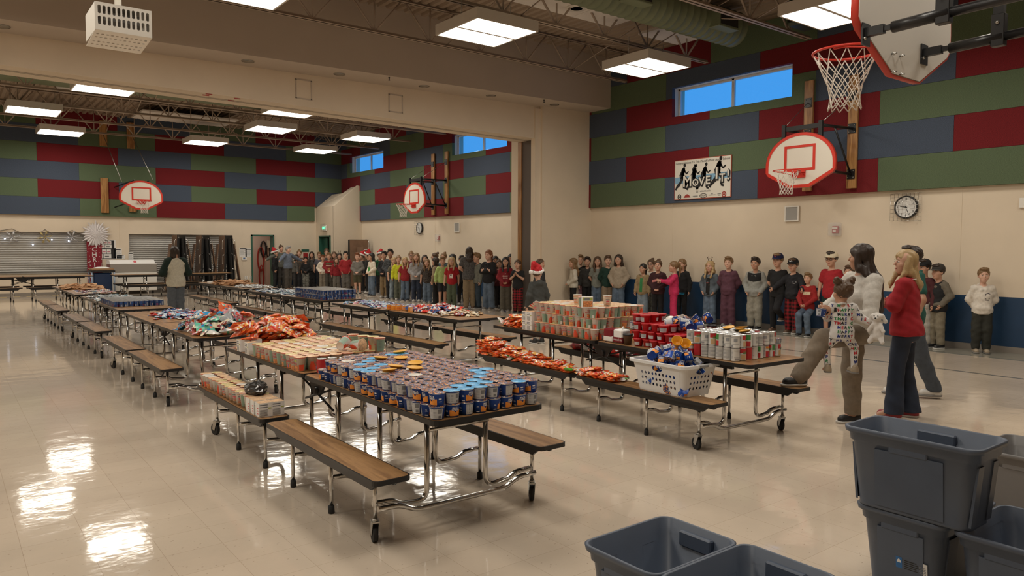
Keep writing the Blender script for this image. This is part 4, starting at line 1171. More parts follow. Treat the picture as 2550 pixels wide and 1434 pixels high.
o = link('noodle_packet', RAMENW, None, r1(-.22, 1.22, 1.02), (.5, .6, 1.9)); tag(o, 'white noodle packet leaning against the cup stack', 'packet')
# tissue packs
M_burg = mat('burgundy film', (.20, .012, .022), .25)
for (y, flip, nm) in ((-.13, 0, 'burgundy-topped tissue pack next to the noodle cups'), (-.27, 1, 'white-topped tissue pack with a burgundy band')):
    t = thing('tissue_pack', nm, 'tissue pack', r1(-.27, y, .742), -.042)
    b = MB(); b.box(-.06, .06, -.065, .065, 0, .135, c=.012); b.obj('wrap', M_paper if flip else M_burg, t)
    b = MB()
    if flip: b.box(-.0608, .0608, -.0658, .0658, .004, .068, c=.008); b.tube([(-.02, -.03, .132), (-.01, -.02, .16), (.02, .0, .158), (.03, .02, .132)], .006, 6, 1)
    else: b.box(-.0608, .0608, -.0658, .0658, .004, .062, c=.008)
    if flip: add_text(b, 'Grapefruit', .03, basis((-.0612, 0, .036), (0, -1, 0), (0, 0, 1)), 1)
    b.obj('band', [M_burg if flip else M_paper, M_paper], t)
def tub(loc, rot, label, group, body, lid, h): 
    o = link('brown_tub' if body is ME_JAR else 'red_tub', body, None, loc, rot); tag(o, label, 'tub', group); link('lid', lid, o, (0, 0, h)); return o
tub(r1(-.30, -.385, .742), PI, 'brown tub with a black lid beside the tissue packs', 'brown tubs', ME_JAR, ME_JARLID, .087)
tub(r1(.22, -.98, .742 + .11), 2.6, 'brown tub with a black lid raised behind the cans', 'brown tubs', ME_JAR, ME_JARLID, .087)
tub(r1(.28, -1.10, .742 + .11), .6, 'gold-labelled tub with a black lid behind the cans', 'brown tubs', ME_JAR, ME_JARLID, .087)
for l in range(4):
    for i in range(6):
        for j in range(6):
            x = -.28 + i * .106; y = -.52 - j * .106 + (.03 if l % 2 else 0)
            if l >= 2 and (j > 3 or i > 3): continue
            if l == 3 and (j > 1 or i > 2): continue
            if not (i == 0 or l >= 1 or j == 0): continue
            tub(r1(x + rr.uniform(-.008, .008), y + rr.uniform(-.008, .008), .742 + l * .077), rr.uniform(0, 6), 'red tub with a red lid in the stack behind the basket', 'red tubs on the right-hand table', ME_RED, ME_REDLID, .062)
lbl = 'blue macaroni cup tumbled on top of the red tubs'
for k in range(16):
    x, y = rr.uniform(-.14, .25), rr.uniform(-.66, -1.04); z = .742 + .077 * 2 + .05 + rr.uniform(0, .05)
    blue_cup(r1(x, y, z + .0), (rr.uniform(-1.9, 1.9), rr.uniform(-1.2, 1.2), rr.uniform(0, 6)), rr.choice('mmw'), lbl, 'blue cups on the red tubs')
lab = {'veg': 'vegetable can with red and green label in the two-high stack', 'plain': 'white labelled can in the two-high stack of cans', 'soup': 'red soup can in the two-high stack of cans', 'red': 'red can in the two-high stack of cans'}
for l in range(2):
    for i in range(8):
        for j in range(7):
            x = -.30 + i * .080; y = -1.66 + j * .080
            if l == 1 and (i > 6): continue
            if i == 7 and j > 3: continue
            if not (i == 0 or j == 0 or l == 1): continue
            k = rr.choice(['veg', 'plain', 'plain', 'veg', 'soup', 'plain']) if l else rr.choice(['plain', 'plain', 'soup', 'veg', 'red'])
            o = link('food_can', CAN[k], None, r1(x + rr.uniform(-.003, .003), y + rr.uniform(-.003, .003), .742 + l * .1095), rr.uniform(0, 6)); tag(o, lab[k], 'can', 'cans on the right-hand table')
for k, (x, y) in enumerate(((-.02, -1.5), (.06, -1.42), (.14, -1.38), (-.1, -1.6), (.0, -1.35))):
    o = link('plastic_bowl', ME_BOWL, None, r1(x, y, .742 + .222 + .001 * k), (.05 * k, .1, k)); tag(o, 'golden yellow bowl lying on top of the cans', 'bowl', 'golden bowls on the cans')
for x, y, l in ((.31, -1.62, 0), (.31, -1.62, 1), (.31, -1.52, 0), (.31, -1.52, 1)):
    blue_cup(r1(x, y, .742 + l * (BH + .0085)), rr.uniform(0, 6), 'm', 'blue macaroni cup at the table corner beside the cans', 'blue cups beside the cans')
for x, y in ((-.29, -.46), (-.2, -.44)):
    blue_cup(r1(x, y + .0, .742 + .16), rr.uniform(0, 6), 'm', 'blue macaroni cup behind the black-lidded tub', 'blue cups behind the tub')

# orange packets along the left bench of the right-hand table
zb = .4315
for j in range(20):
    y = 1.70 - j * .118
    if -.075 < y < .085: y = .10 if y > 0 else -.09
    n = [7, 7, 6, 6, 5, 5, 4, 4, 4, 3, 2, 3, 3, 2, 1, 1, 3, 3, 3, 3][j]
    for i in range(2):
        for l in range(max(1, n + rr.choice([-1, 0, 0]))):
            m = rr.choice(RAMEN) if rr.random() < .95 else RAMENW
            o = link('noodle_packet', m, None, r1(-.632 + i * .108 + rr.uniform(-.012, .012), y + rr.uniform(-.015, .015), zb + .016 + l * .027), (rr.uniform(-.15, .15), rr.uniform(-.15, .15), PI / 2 * rr.choice([0, 2, 1]) + rr.uniform(-.3, .3)))
            tag(o, 'orange noodle packet in the piles along the bench', 'packet', 'orange packets along the bench')
p = r1(-.655, .09, zb + .03); o = link('noodle_packet', RAMENG, None, p, (.15, .25, .9)); tag(o, 'bright green noodle packet at the bench joint', 'packet')
for k in range(9):
    o = link('red_bag', P_redb[k % 4], None, r1(.56 + rr.uniform(-.04, .04), .35 + (k % 5) * .24, zb + .045 + (k // 5) * .06), (rr.uniform(-.2, .2), rr.uniform(-.2, .2), rr.uniform(-.4, .4) + PI / 2)); tag(o, 'red glossy bag lying on the far bench under the cups', 'bag', 'red bags on the far bench')


# ------------------------------------------------------------------ laundry basket with real holes
def holed(outer, holes, th, lift=0.0):
    """flat plate with holes in the XY plane, centred on z=0 -> (verts, faces)"""
    cu = bpy.data.curves.new('plate', 'CURVE'); cu.dimensions = '2D'; cu.fill_mode = 'BOTH'; cu.extrude = th / 2
    for pts in [outer] + holes:
        sp = cu.splines.new('POLY'); sp.points.add(len(pts) - 1); sp.use_cyclic_u = True
        for q, (x, y) in zip(sp.points, pts): q.co = (x, y, 0, 1)
    o = bpy.data.objects.new('plate', cu); COL.objects.link(o); dg = bpy.context.evaluated_depsgraph_get(); dg.update()
    me = o.evaluated_get(dg).to_mesh(); r = ([tuple(v.co) for v in me.vertices], [tuple(p.vertices) for p in me.polygons])
    o.evaluated_get(dg).to_mesh_clear(); bpy.data.objects.remove(o); bpy.data.curves.remove(cu); return r


M_bask = mat('white plastic basket', (.72, .72, .72), .4)
def pick(cx, cy, s, up):
    k = 1 if up else -1
    return [(cx + s * math.sin(a) * (1 - .28 * math.cos(a)), cy - k * s * 1.15 * math.cos(a)) for a in [2 * PI * i / 12 for i in range(12)]] if up else [(cx - s * math.sin(a) * (1 - .28 * math.cos(a)), cy + s * 1.15 * math.cos(a)) for a in [2 * PI * i / 12 for i in range(12)]]


def basket(loc, rot):
    t = thing('laundry_basket', 'white plastic laundry basket heaped with blue cups on the bench', 'basket', loc, rot)
    Lt, Wt, Lb, Wb, H = .31, .215, .265, .175, .26
    b = MB()
    for (ht, hb, off_t, off_b, ang, cols) in ((Lt, Lb, Wt, Wb, 0, 10), (Lt, Lb, Wt, Wb, PI, 10), (Wt, Wb, Lt, Lb, PI / 2, 6), (Wt, Wb, Lt, Lb, -PI / 2, 6)):
        ct, cb = .045, .05
        outer = [(-hb + cb, 0), (hb - cb, 0), (ht - ct, H), (-ht + ct, H)]
        holes = []
        w = (hb - cb) * 1.72
        for rw in range(3):
            for c in range(cols):
                if cols == 10 and 0: pass
                holes.append(pick(-w / 2 + w * c / (cols - 1), .07 + rw * .047, .0115, (c + rw) % 2 == 0))
        holes.append([(.06 * math.cos(a), H - .045 + .028 * math.sin(a)) for a in [2 * PI * i / 16 for i in range(16)]])
        v, f = holed(outer, holes, .003)
        sl = (off_t - off_b) / H
        M = Matrix.Rotation(ang, 4, 'Z') @ Matrix(((1, 0, 0, 0), (0, -sl, 1, -off_b), (0, 1, 0, 0), (0, 0, 0, 1)))
        b.add(v, f, 0, False, M)
    # rounded corners, floor
    for sx in (-1, 1):
        for sy in (-1, 1):
            v = []; n = 6
            for hx, hy, c, z in ((Lb, Wb, .05, 0), (Lt, Wt, .045, H)):
                for i in range(n + 1):
                    a = PI / 2 * i / n; v.append((sx * (hx - c + c * math.sin(a)), sy * (hy - c + c * math.cos(a)), z))
            b.add(v, [(i, i + 1, n + 2 + i, n + 1 + i) for i in range(n)], 0, True)
    def ring(hx, hy, c):
        o = []
        for (sx, sy, a0) in ((1, 1, 0), (-1, 1, 90), (-1, -1, 180), (1, -1, 270)):
            for i in range(5):
                a = math.radians(a0 + 22.5 * i); o.append((sx * (hx - c) + c * math.cos(a), sy * (hy - c) + c * math.sin(a)))
        return o
    b.prism(ring(Lb, Wb, .05), 0, .004); b.obj('body', M_bask, t)
    ri, ro = ring(Lt - .002, Wt - .002, .045), ring(Lt + .028, Wt + .028, .06); n = len(ri); b = MB()
    v = [(x, y, H + .012) for x, y in ri] + [(x, y, H + .012) for x, y in ro] + [(x, y, H - .012) for x, y in ro] + [(x, y, H - .004) for x, y in ri]
    f = []
    for i in range(n):
        j = (i + 1) % n
        f += [(i, n + i, n + j, j), (n + i, 2 * n + i, 2 * n + j, n + j), (2 * n + i, 3 * n + i, 3 * n + j, 2 * n + j), (3 * n + i, i, j, 3 * n + j)]
    b.add(v, f); b.obj('rim', M_bask, t)
    for s in (-1, 1):
        b = MB(); b.box(s * (Lt + .003), s * (Lt + .031), -.06, .06, H - .013, H + .0135, c=.006); b.obj('grip', mat('grey grip', (.25, .25, .25), .6), t)
    return t


BK = at_z(1703, 990, .432); BA = PI / 2 - .042
_c, _s = math.cos(BA), math.sin(BA)
bx, by = BK.x + (.265 * _c + .175 * -_s * -1) * 1 + .0, BK.y + .265 * _s
BKC = (BK.x + .165, BK.y + .25, .432)
basket(BKC, BA)
rr = random.Random(21)
hm = np.zeros((24, 16))
for k in range(120):
    u, w = max(-.245, min(.245, rr.gauss(0, .135))), max(-.155, min(.155, rr.gauss(0, .09)))
    i, j = int((u + .27) / .0225), int((w + .18) / .0225)
    sl = (slice(max(0, i - 2), i + 3), slice(max(0, j - 2), j + 3)); z = hm[sl].mean()
    lim = .33 - .55 * (u / .3) ** 2 * .22 - .5 * (w / .2) ** 2 * .2
    if z > lim: continue
    hm[sl] = np.maximum(hm[sl], z + .066)
    q = Matrix.Rotation(BA, 3, 'Z') @ Vector((u, w, 0))
    ro = Euler((rr.choice([0, PI, .9, 1.6, -1.2, 2.2, -.6]) + rr.uniform(-.5, .5), rr.uniform(-.7, .7), rr.uniform(0, 6.28)))
    c0 = ro.to_matrix() @ Vector((0, 0, BH / 2))
    blue_cup((BKC[0] + q.x - c0.x, BKC[1] + q.y - c0.y, .432 + .05 + z - c0.z), ro, rr.choice('mmmw'), 'blue macaroni cup heaped in the white laundry basket', 'blue cups in the basket')
for k, (u, w, z) in enumerate(((-.10, -.03, .40), (-.05, .02, .42))):
    q = Matrix.Rotation(BA, 3, 'Z') @ Vector((u, w, 0))
    b = MB(); b.lathe([(.032, 0), (.038, .03), (.046, .055), (.049, .057), (.044, .053), (.030, .006), (0, .005)], 18)
    o = b.obj('yellow_bowl', M_lidY, None, (BKC[0] + q.x, BKC[1] + q.y, .432 + z), (.55, -.75, 0)); tag(o, ('yellow plastic bowl tilted open on top of the basket', 'second yellow bowl tucked behind the tilted one')[k], 'bowl', 'yellow bowls in the basket')
# ------------------------------------------------------------------ basketball goals
M_padr = mat('red orange edge padding', (.60, .05, .03), .4)


def board_poly(k=1.0, e=0.0):
    w, h, hw = .685 - e, .985, .20
    pts = [(-hw + e * .4, e), (hw - e * .4, e), (w - .05, .235 + e * .6), (w, .30)]
    n = 22
    for i in range(n + 1):
        a = PI * i / n; pts.append((w * math.cos(a), .42 + (h - .42 - e) * math.sin(a)))
    pts += [(-w, .30), (-w + .05, .235 + e * .6)]
    return pts


def goal(name, label, loc, rz, planks, reach, detail=12, extra=None):
    """board in the local XZ plane facing -Y, hoop in front, arms going back by reach"""
    t = thing(name, label, 'basketball hoop', loc, rz, 'basketball hoops')
    M = Matrix(((1, 0, 0, 0), (0, 0, -1, 0), (0, 1, 0, 0), (0, 0, 0, 1)))
    b = MB(); b.prism(board_poly(), -.035, -.002, 0, M)
    v, f = holed(board_poly(), [board_poly(1, .055)], .003); b.add(v, f, 1, False, Matrix.Translation((0, -.0015, 0)) @ M)
    v, f = holed([(-.305, .30), (.305, .30), (.305, .76), (-.305, .76)], [[(-.255, .345), (.255, .345), (.255, .715), (-.255, .715)]], .003); b.add(v, f, 1, False, Matrix.Translation((0, -.002, 0)) @ M)
    b.obj('backboard', [M_bb, M_rrim], t)
    b = MB(); pl = board_poly(); n = len(pl)
    edge = [i for i in range(n)]
    v = [(x * 1.0, -.006, z) for x, z in pl] + [(x * 1.012, .04, (z - .45) * 1.012 + .45) for x, z in pl] + [(x * .985, .042, (z - .45) * .985 + .45) for x, z in pl]
    b.add(v, [(i, (i + 1) % n, n + (i + 1) % n, n + i) for i in range(n)] + [(n + i, n + (i + 1) % n, 2 * n + (i + 1) % n, 2 * n + i) for i in range(n)], 0, True); b.obj('edge_padding', M_padr, t)
    zr, cy, rr_ = .275, -.40, .229
    b = MB(); b.tube([(rr_ * math.cos(2 * PI * i / 36), cy + rr_ * math.sin(2 * PI * i / 36), zr) for i in range(36)], .0095, 8, closed=True)
    for s in (-1, 1): b.tube(bend([(s * .11, -.01, zr - .06), (s * .12, -.15, zr - .035), (s * .20, cy + .1, zr - .012), (s * .20, cy + .02, zr - .012), (s * .205, cy + .02, zr)], .03, 3), .007, 6)
    b.box(-.13, .13, -.02, -.004, zr - .10, zr + .03, c=.004); b.box(-.13, .13, -.05, -.01, zr - .012, zr + .012); b.obj('rim', M_rrim, t)
    # net: crossing cords
    b = MB(); N = detail; lev = [(0, .222), (.10, .175), (.16, .15), (.22, .125), (.27, .112), (.32, .105), (.37, .108), (.41, .118)]
    for d in (1, -1):
        for i in range(N):
            a0 = 2 * PI * i / N; pts = []
            for q, (dz, r) in enumerate(lev):
                a = a0 + d * (PI / N) * (q if q < 2 else q) * (.55 if q < 1 else 1) ; pts.append((r * math.cos(a), cy + r * math.sin(a), zr - .01 - dz))
            b.tube(pts, .0038, 5)
    b.obj('net', M_rope, t)
    if planks is not None:
        for i, (px, z0, z1) in enumerate(planks):
            b = MB(); b.box(px - .095, px + .095, reach - .05, reach, z0, z1, c=.006); pk = b.obj('mounting_plank', M_pine, t)
            for zz in (.28, 1.12, 1.72):
                if z0 < zz < z1:
                    b = MB(); b.box(px - .075, px + .075, reach - .066, reach - .05, zz - .09, zz + .09, 0, c=.003)
                    for sx in (-1, 1):
                        for sz in (-1, 1): b.ball((px + sx * .05, reach - .07, zz + sz * .06), .012, 6, 4, 1)
                    b.obj('bolt_plate', [M_black, M_steel], pk)
        for px, z0, z1 in planks:
            b = MB(); s = .36 if px > 0 else -.36
            b.tube([(px, reach - .06, 1.12), (s, .06, 1.08)], .028, 8); b.obj('support_arm', M_black, t)
            b = MB(); b.tube([(px, reach - .06, .28), (s, .06, .30)], .028, 8); b.obj('support_arm', M_black, t)
            b = MB(); b.tube([(px, reach - .08, .30), (s * 1.0, reach * .45, 1.08)], .018, 6); b.obj('brace', M_black, t)
            b = MB(); b.tube([(px, reach - .07, 1.72), (s, .10, 1.14)], .006, 5); b.obj('chain', M_steel, t)
        b = MB()
        for s in (-.36, .36): b.box(s - .035, s + .035, .035, .085, .2, 1.16)
        b.box(-.40, .40, .05, .09, 1.04, 1.12); b.box(-.36, .36, .05, .08, .28, .33); b.obj('back_frame', M_black, t)
    return t


goal('basketball_goal', 'basketball goal with a white fan backboard on the window wall, beside the banner', (12.3, 7.47, 2.77), -PI / 2, [(.37, .02, 2.1), (-.52, .02, 2.15)], 1.17, 12)
goal('basketball_goal', 'angled basketball goal on the far hall window wall, above the clock', (12.25, 21.1, 2.77), -PI / 2, [(-.75, 0, 2.08), (.10, 0, 2.08)], 1.22, 10)
g = goal('basketball_goal', 'basketball goal facing the camera on the far panel wall', (5.53, 28.0, 2.93), 0, None, 1.25, 10)
for i, (px, y0, y1) in enumerate(((262, 443, 530), (331, 515, 528), (258, 300, 364), (326, 305, 370))):
    a, c = at_y(px, y1, 29.25), at_y(px, y0, 29.25)
    b = MB(); b.box(a.x - 5.53 - .12, a.x - 5.53 + .12, 1.24, 1.29, a.z - 2.93, c.z - 2.93, c=.006); pk = b.obj('mounting_plank', M_pine, g)
for px, z in ((-.62, 1.0), (-.62, .3), (.18, .3), (.18, 1.0)):
    b = MB(); b.tube([(px, 1.24, z - .2), (-.2 if px < 0 else .25, .06, z)], .022, 8); b.obj('support_arm', M_black, g)
for (p, q) in (((303, 452), (255, 330)), ((381, 448), (325, 330))):
    a = at_y(*p, 28.05); c = at_y(*q, 29.2)
    b = MB(); b.tube([(a.x - 5.53, .05, a.z - 2.93), (c.x - 5.53, 1.2, c.z - 2.93)], .012, 6); b.obj('stay_rod', M_steel, g)
# the goal hanging close to the camera, seen from behind
g = goal('basketball_goal', 'near basketball goal seen from behind its white board, on black pipes', (5.36, 2.5, 2.86), PI, None, 0, 12)
b = MB(); v = board_poly(1, .012); M = Matrix(((1, 0, 0, 0), (0, 0, -1, 0), (0, 1, 0, 0), (0, 0, 0, 1))); b.prism(v, -.046, -.034, 0, M); b.obj('board_back', M_white, g)
def gl(p): return (-(p.x - 5.36), -(p.y - 2.5), p.z - 2.86)
for (px, py) in ((2160, 82), (2305, 132)):
    a = gl(at_y(px, py, 2.44)); x, z = a[0], a[2]
    b = MB(); b.box(x - .05, x + .05, .045, .055, z - .08, z + .06); b.box(x - .02, x + .02, .05, .17, z - .025, z + .03); b.box(x - .012, x + .012, .15, .24, z - .012, z + .02)
    b.ball((x - .03, .06, z + .03), .012, 6, 4, 1); b.ball((x + .03, .06, z - .04), .012, 6, 4, 1); b.obj('bracket', [M_black, M_steel], g)
    b = MB(); b.tube([(x, .22, z), (x, .55, z + .01)], .036, 12); b.tube([(x, .5, z + .01), (x, 2.2, z + .03)], .03, 12); b.tube([(x, 1.6, z + .03), (x, 7.3, z + .08)], .04, 12); b.obj('support_pipe', M_black, g)
    b = MB(); b.box(x - .03, x + .03, .48, .56, z - .05, z + .16, c=.004); b.ball((x + .035, .52, z + .1), .014, 6, 4, 1); b.box(x - .025, x + .025, .49, .55, z + .1, z + 2.7); b.obj('hanger_strap', [M_black, M_steel], g)
b = MB()
for (px, py) in ((2222, 134), (2242, 140), (2221, 180), (2241, 186)):
    a = gl(at_y(px, py, 2.45)); b.tube([(a[0], .045, a[2]), (a[0], .08, a[2])], .006, 6); b.ball((a[0], .06, a[2]), (.012, .006, .012), 6, 4)
b.obj('bolt', M_steel, g)

# ------------------------------------------------------------------ wall fittings
def clock(label, p, r, loc_rot=-PI / 2):
    t = thing('wall_clock', label, 'clock', p, loc_rot, 'wall clocks')    # local: face towards -Y
    M = Matrix(((1, 0, 0, 0), (0, 0, -1, 0), (0, 1, 0, 0), (0, 0, 0, 1)))
    b = MB(); b.lathe([(r * .99, 0), (r, .02), (r, .05), (r * .93, .06), (r * .86, .045), (0, .045)], 32, [0, 0, 0, 0, 1], M); b.obj('case', [M_black, M_paper], t)
    b = MB()
    for h in range(1, 13):
        a = PI / 2 - h * PI / 6; add_text(b, str(h), r * .24, Matrix.Translation((r * .70 * math.cos(a), -.047, r * .70 * math.sin(a))) @ M)
    b.obj('numerals', M_black, t)
    for nm, deg, L, w in (('hour_hand', 282, .5, .022), ('minute_hand', 157, .72, .016)):
        a = PI / 2 - math.radians(deg); d = (math.cos(a), math.sin(a)); b = MB(); n = (-d[1], d[0])
        q = [(-d[0] * .12 * r + n[0] * w * r * 1.6, -d[1] * .12 * r + n[1] * w * r * 1.6), (d[0] * L * r + n[0] * w * r, d[1] * L * r + n[1] * w * r), (d[0] * L * r - n[0] * w * r, d[1] * L * r - n[1] * w * r), (-d[0] * .12 * r - n[0] * w * r * 1.6, -d[1] * .12 * r - n[1] * w * r * 1.6)]
        b.prism(q, .049, .052, 0, M); b.obj(nm, M_black, t)
    b = MB(); s = r * 1.18
    for k in range(8):
        u = -s + 2 * s * k / 7
        b.tube([(u, -.11, -s), (u, -.11, s)], .0025, 4); b.tube([(-s, -.11, u), (s, -.11, u)], .0025, 4)
        for w in (-s, s): b.tube([(u, 0, w), (u, -.11, w)], .0025, 4); b.tube([(w, 0, u), (w, -.11, u)], .0025, 4)
    b.obj('wire_guard', M_chrome, t)


p = at_x(2258, 516, 13.58); r = (at_x(2229, 516, 13.58).y - at_x(2288, 516, 13.58).y) / 2
clock('caged white wall clock on the right-hand wall near the fire alarm', (13.59, p.y, p.z), r)
p = at_x(1046, 568, 13.58); clock('caged white wall clock in the far hall, under the angled goal', (13.59, p.y, p.z), r)
for px, py, w in ((1973, 532, 'on the near wall under the goal'), (1139, 566, 'on the far hall wall')):
    p = at_x(px, py, 13.59); t = thing('wall_speaker', 'square grey wall speaker in a white frame, %s' % w, 'speaker', (13.59, p.y, p.z), -PI / 2, 'wall speakers'); s = .155
    b = MB(); b.box(-s, s, -.03, 0, -s, -s + .025); b.box(-s, s, -.03, 0, s - .025, s); b.box(-s, -s + .025, -.03, 0, -s + .025, s - .025); b.box(s - .025, s, -.03, 0, -s + .025, s - .025); b.obj('frame', M_white, t)
    b = MB(); b.box(-s + .025, s - .025, -.02, 0, -s + .025, s - .025); b.obj('grille', mat('grey speaker cloth', (.36, .35, .33), .9), t)
M_clear = mat('clear plastic cover', (.8, .8, .8), .05, alpha=.22)
for px, py, w in ((2082, 571, 'left of the big clock'), (1093, 592, 'in the far hall beside the clock')):
    p = at_x(px, py, 13.59); t = thing('fire_alarm', 'red fire alarm under a clear cover, %s' % w, 'fire alarm', (13.59, p.y, p.z), -PI / 2, 'fire alarms')
    b = MB(); b.box(-.06, .06, -.045, 0, -.075, .06, c=.005); b.box(-.04, .02, -.05, -.045, -.05, -.01, 1); b.box(-.05, .05, -.055, -.045, .01, .04, 1); b.obj('strobe', [mat('alarm red', (.4, .03, .03), .4), M_white], t)
    b = MB(); b.box(-.12, .12, -.10, 0, -.13, .13, c=.02); b.obj('cover', M_clear, t)
p = at_x(2548, 505, 13.59); t = thing('thermostat', 'small white wall box at the right edge of the picture', 'thermostat', (13.59, p.y, p.z), -PI / 2)
b = MB(); b.box(-.05, .05, -.03, 0, -.08, .08, c=.006); b.obj('case', M_white, t)

# ------------------------------------------------------------------ banner on the window wall
ban = [at_x(x, y, 13.475) for x, y in ((1681, 401.5), (1823, 383.5), (1820, 489.5), (1677.5, 499))]
BW = ban[0].y - ban[1].y; BHt = ((ban[0].z - ban[3].z) + (ban[1].z - ban[2].z)) / 2
t = thing('banner', 'white wall banner with four black runners and the words Move It', 'banner', (13.475, (ban[0].y + ban[1].y + ban[2].y + ban[3].y) / 4, (ban[0].z + ban[2].z + ban[1].z + ban[3].z) / 4), -PI / 2)
M_vin = mat('white vinyl', (.74, .71, .63), .6)
b = MB(); b.box(-BW / 2, BW / 2, 0, .02, -BHt / 2, BHt / 2, 0); b.box(-BW / 2 + .018, BW / 2 - .018, -.002, 0, -BHt / 2 + .016, BHt / 2 - .016, 1); b.obj('sheet', [mat('red banner edge', (.42, .10, .06), .6), M_vin], t)
b = MB(); b.add([(-BW / 2 + .02, -.003, -.09), (BW / 2 - .02, -.003, -.03), (BW / 2 - .02, -.003, .10), (-BW / 2 + .02, -.003, .06)], [(0, 1, 2, 3)]); b.obj('blue_band', mat('light blue print', (.22, .42, .60), .6), t)
MV = Matrix(((1, 0, 0, 0), (0, 0, -1, 0), (0, 1, 0, 0), (0, 0, 0, 1)))


def runner(cx, cz, s, hair=0):
    b = MB()
    def limb(pts, r0, r1):
        for (x0, z0), (x1, z1) in zip(pts[:-1], pts[1:]):
            dx, dz = x1 - x0, z1 - z0; L = math.hypot(dx, dz) or 1; nx, nz = -dz / L, dx / L
            b.add([(cx + s * (x0 + nx * r0), -.005, cz + s * (z0 + nz * r0)), (cx + s * (x0 - nx * r0), -.005, cz + s * (z0 - nz * r0)), (cx + s * (x1 - nx * r1), -.005, cz + s * (z1 - nz * r1)), (cx + s * (x1 + nx * r1), -.005, cz + s * (z1 + nz * r1))], [(0, 1, 2, 3)])
    def disc(x, z, rx, rz):
        n = 14; b.add([(cx + s * (x + rx * math.cos(2 * PI * i / n)), -.005, cz + s * (z + rz * math.sin(2 * PI * i / n))) for i in range(n)], [tuple(range(n))])
    disc(.06, .47, .055, .065); limb([(.05, .40), (0, .30), (-.03, .12), (-.03, .02)], .04, .085); disc(.0, .28, .09, .10); disc(-.02, .13, .08, .13)
    limb([(-.03, .30), (-.14, .16), (-.12, .0)], .035, .025); limb([(.05, .30), (.14, .17), (.24, .25)], .035, .02)
    limb([(-.03, .03), (-.14, -.16), (-.30, -.30)], .065, .045); limb([(-.29, -.30), (-.34, -.38)], .035, .04)
    limb([(.0, .02), (.14, -.13), (.08, -.32)], .065, .04); limb([(.08, -.32), (.18, -.36)], .035, .03)
    if hair: limb([(.04, .5), (-.06, .38), (-.05, .2)], .06, .03)
    return b.obj('runner_silhouette', M_black, t)


for cx, cz, s, hr in ((-.52, .02, .64, 0), (-.20, .0, .62, 1), (.08, .0, .64, 0), (.46, .06, .72, 0)): runner(cx, cz, s, hr)
def word(s, size, x, z, m, sx=1, bold=0, y=-.006, rot=0):
    b = MB(); add_text(b, s, size, Matrix.Translation((x, y, z)) @ Matrix.Rotation(-rot, 4, 'Y') @ MV, 0, sx, bold); b.obj('lettering', m, t)


word('Congratulations To This Month\'s Most Active School', .074, 0, BHt / 2 - .075, M_black, .93)
for s, size, x, z in (('M', .34, -.40, -.05), ('O', .22, -.17, -.09), ('V', .24, .0, -.07), ('E', .26, .17, -.06), ('I', .36, .40, .07), ('T', .24, .55, -.03), ('!', .30, .70, .02)):
    word(s, size, x + .012, z - .015, M_black, 1.0, .028, -.0065); word(s, size, x, z, M_vin, 1.0, .006, -.0085)
word('selecthealth', .06, .10, -.285, mat('banner ink', (.16, .17, .17), .6)); word('UHSAA', .045, .05, -.39, M_black)
for x, r, m in ((-.62, .055, 'd'), (.60, .06, 'r')):
    b = MB(); n = 20; b.add([(x + r * math.cos(2 * PI * i / n), -.005, -.385 + r * 1.1 * math.sin(2 * PI * i / n)) for i in range(n)] + [(x + r * .62 * math.cos(2 * PI * i / n), -.005, -.385 + r * .68 * math.sin(2 * PI * i / n)) for i in range(n)], [(i, (i + 1) % n, n + (i + 1) % n, n + i) for i in range(n)]); b.box(x - r * .5, x + r * .5, -.006, -.005, -.40, -.37); b.obj('emblem', M_black if m == 'd' else mat('emblem red', (.35, .04, .03), .6), t)
b = MB(); b.add([(-.50, -.005, -.41), (-.30, -.005, -.41), (-.34, -.005, -.36), (-.40, -.005, -.33), (-.46, -.005, -.36)], [(0, 1, 2, 3, 4)]); b.obj('emblem', mat('emblem red', (.35, .04, .03), .6), t)
b = MB()
for x0, x1, z in ((-.24, -.10, -.385), (-.2, -.1, -.405), (.20, .38, -.385), (.26, .31, -.36), (.43, .52, -.37), (.44, .51, -.40)): b.box(x0, x1, -.006, -.005, z - .006, z + .006)
b.obj('small_print', mat('banner ink', (.16, .17, .17), .6), t)
b = MB(); n = 24; b.add([(.05 + .10 * math.cos(2 * PI * i / n), -.005, -.39 + .052 * math.sin(2 * PI * i / n)) for i in range(n)] + [(.05 + .086 * math.cos(2 * PI * i / n), -.005, -.39 + .04 * math.sin(2 * PI * i / n)) for i in range(n)], [(i, (i + 1) % n, n + (i + 1) % n, n + i) for i in range(n)]); b.obj('emblem', M_black, t)
b = MB(); b.box(-.145, -.095, -.006, -.005, -.31, -.305); b.box(-.145, -.14, -.006, -.005, -.31, -.255); b.box(-.10, -.095, -.006, -.005, -.31, -.27); b.add([(-.135, -.006, -.285), (-.12, -.006, -.30), (-.085, -.006, -.25), (-.12, -.006, -.288)], [(0, 1, 2, 3)]); b.obj('emblem', M_black, t)

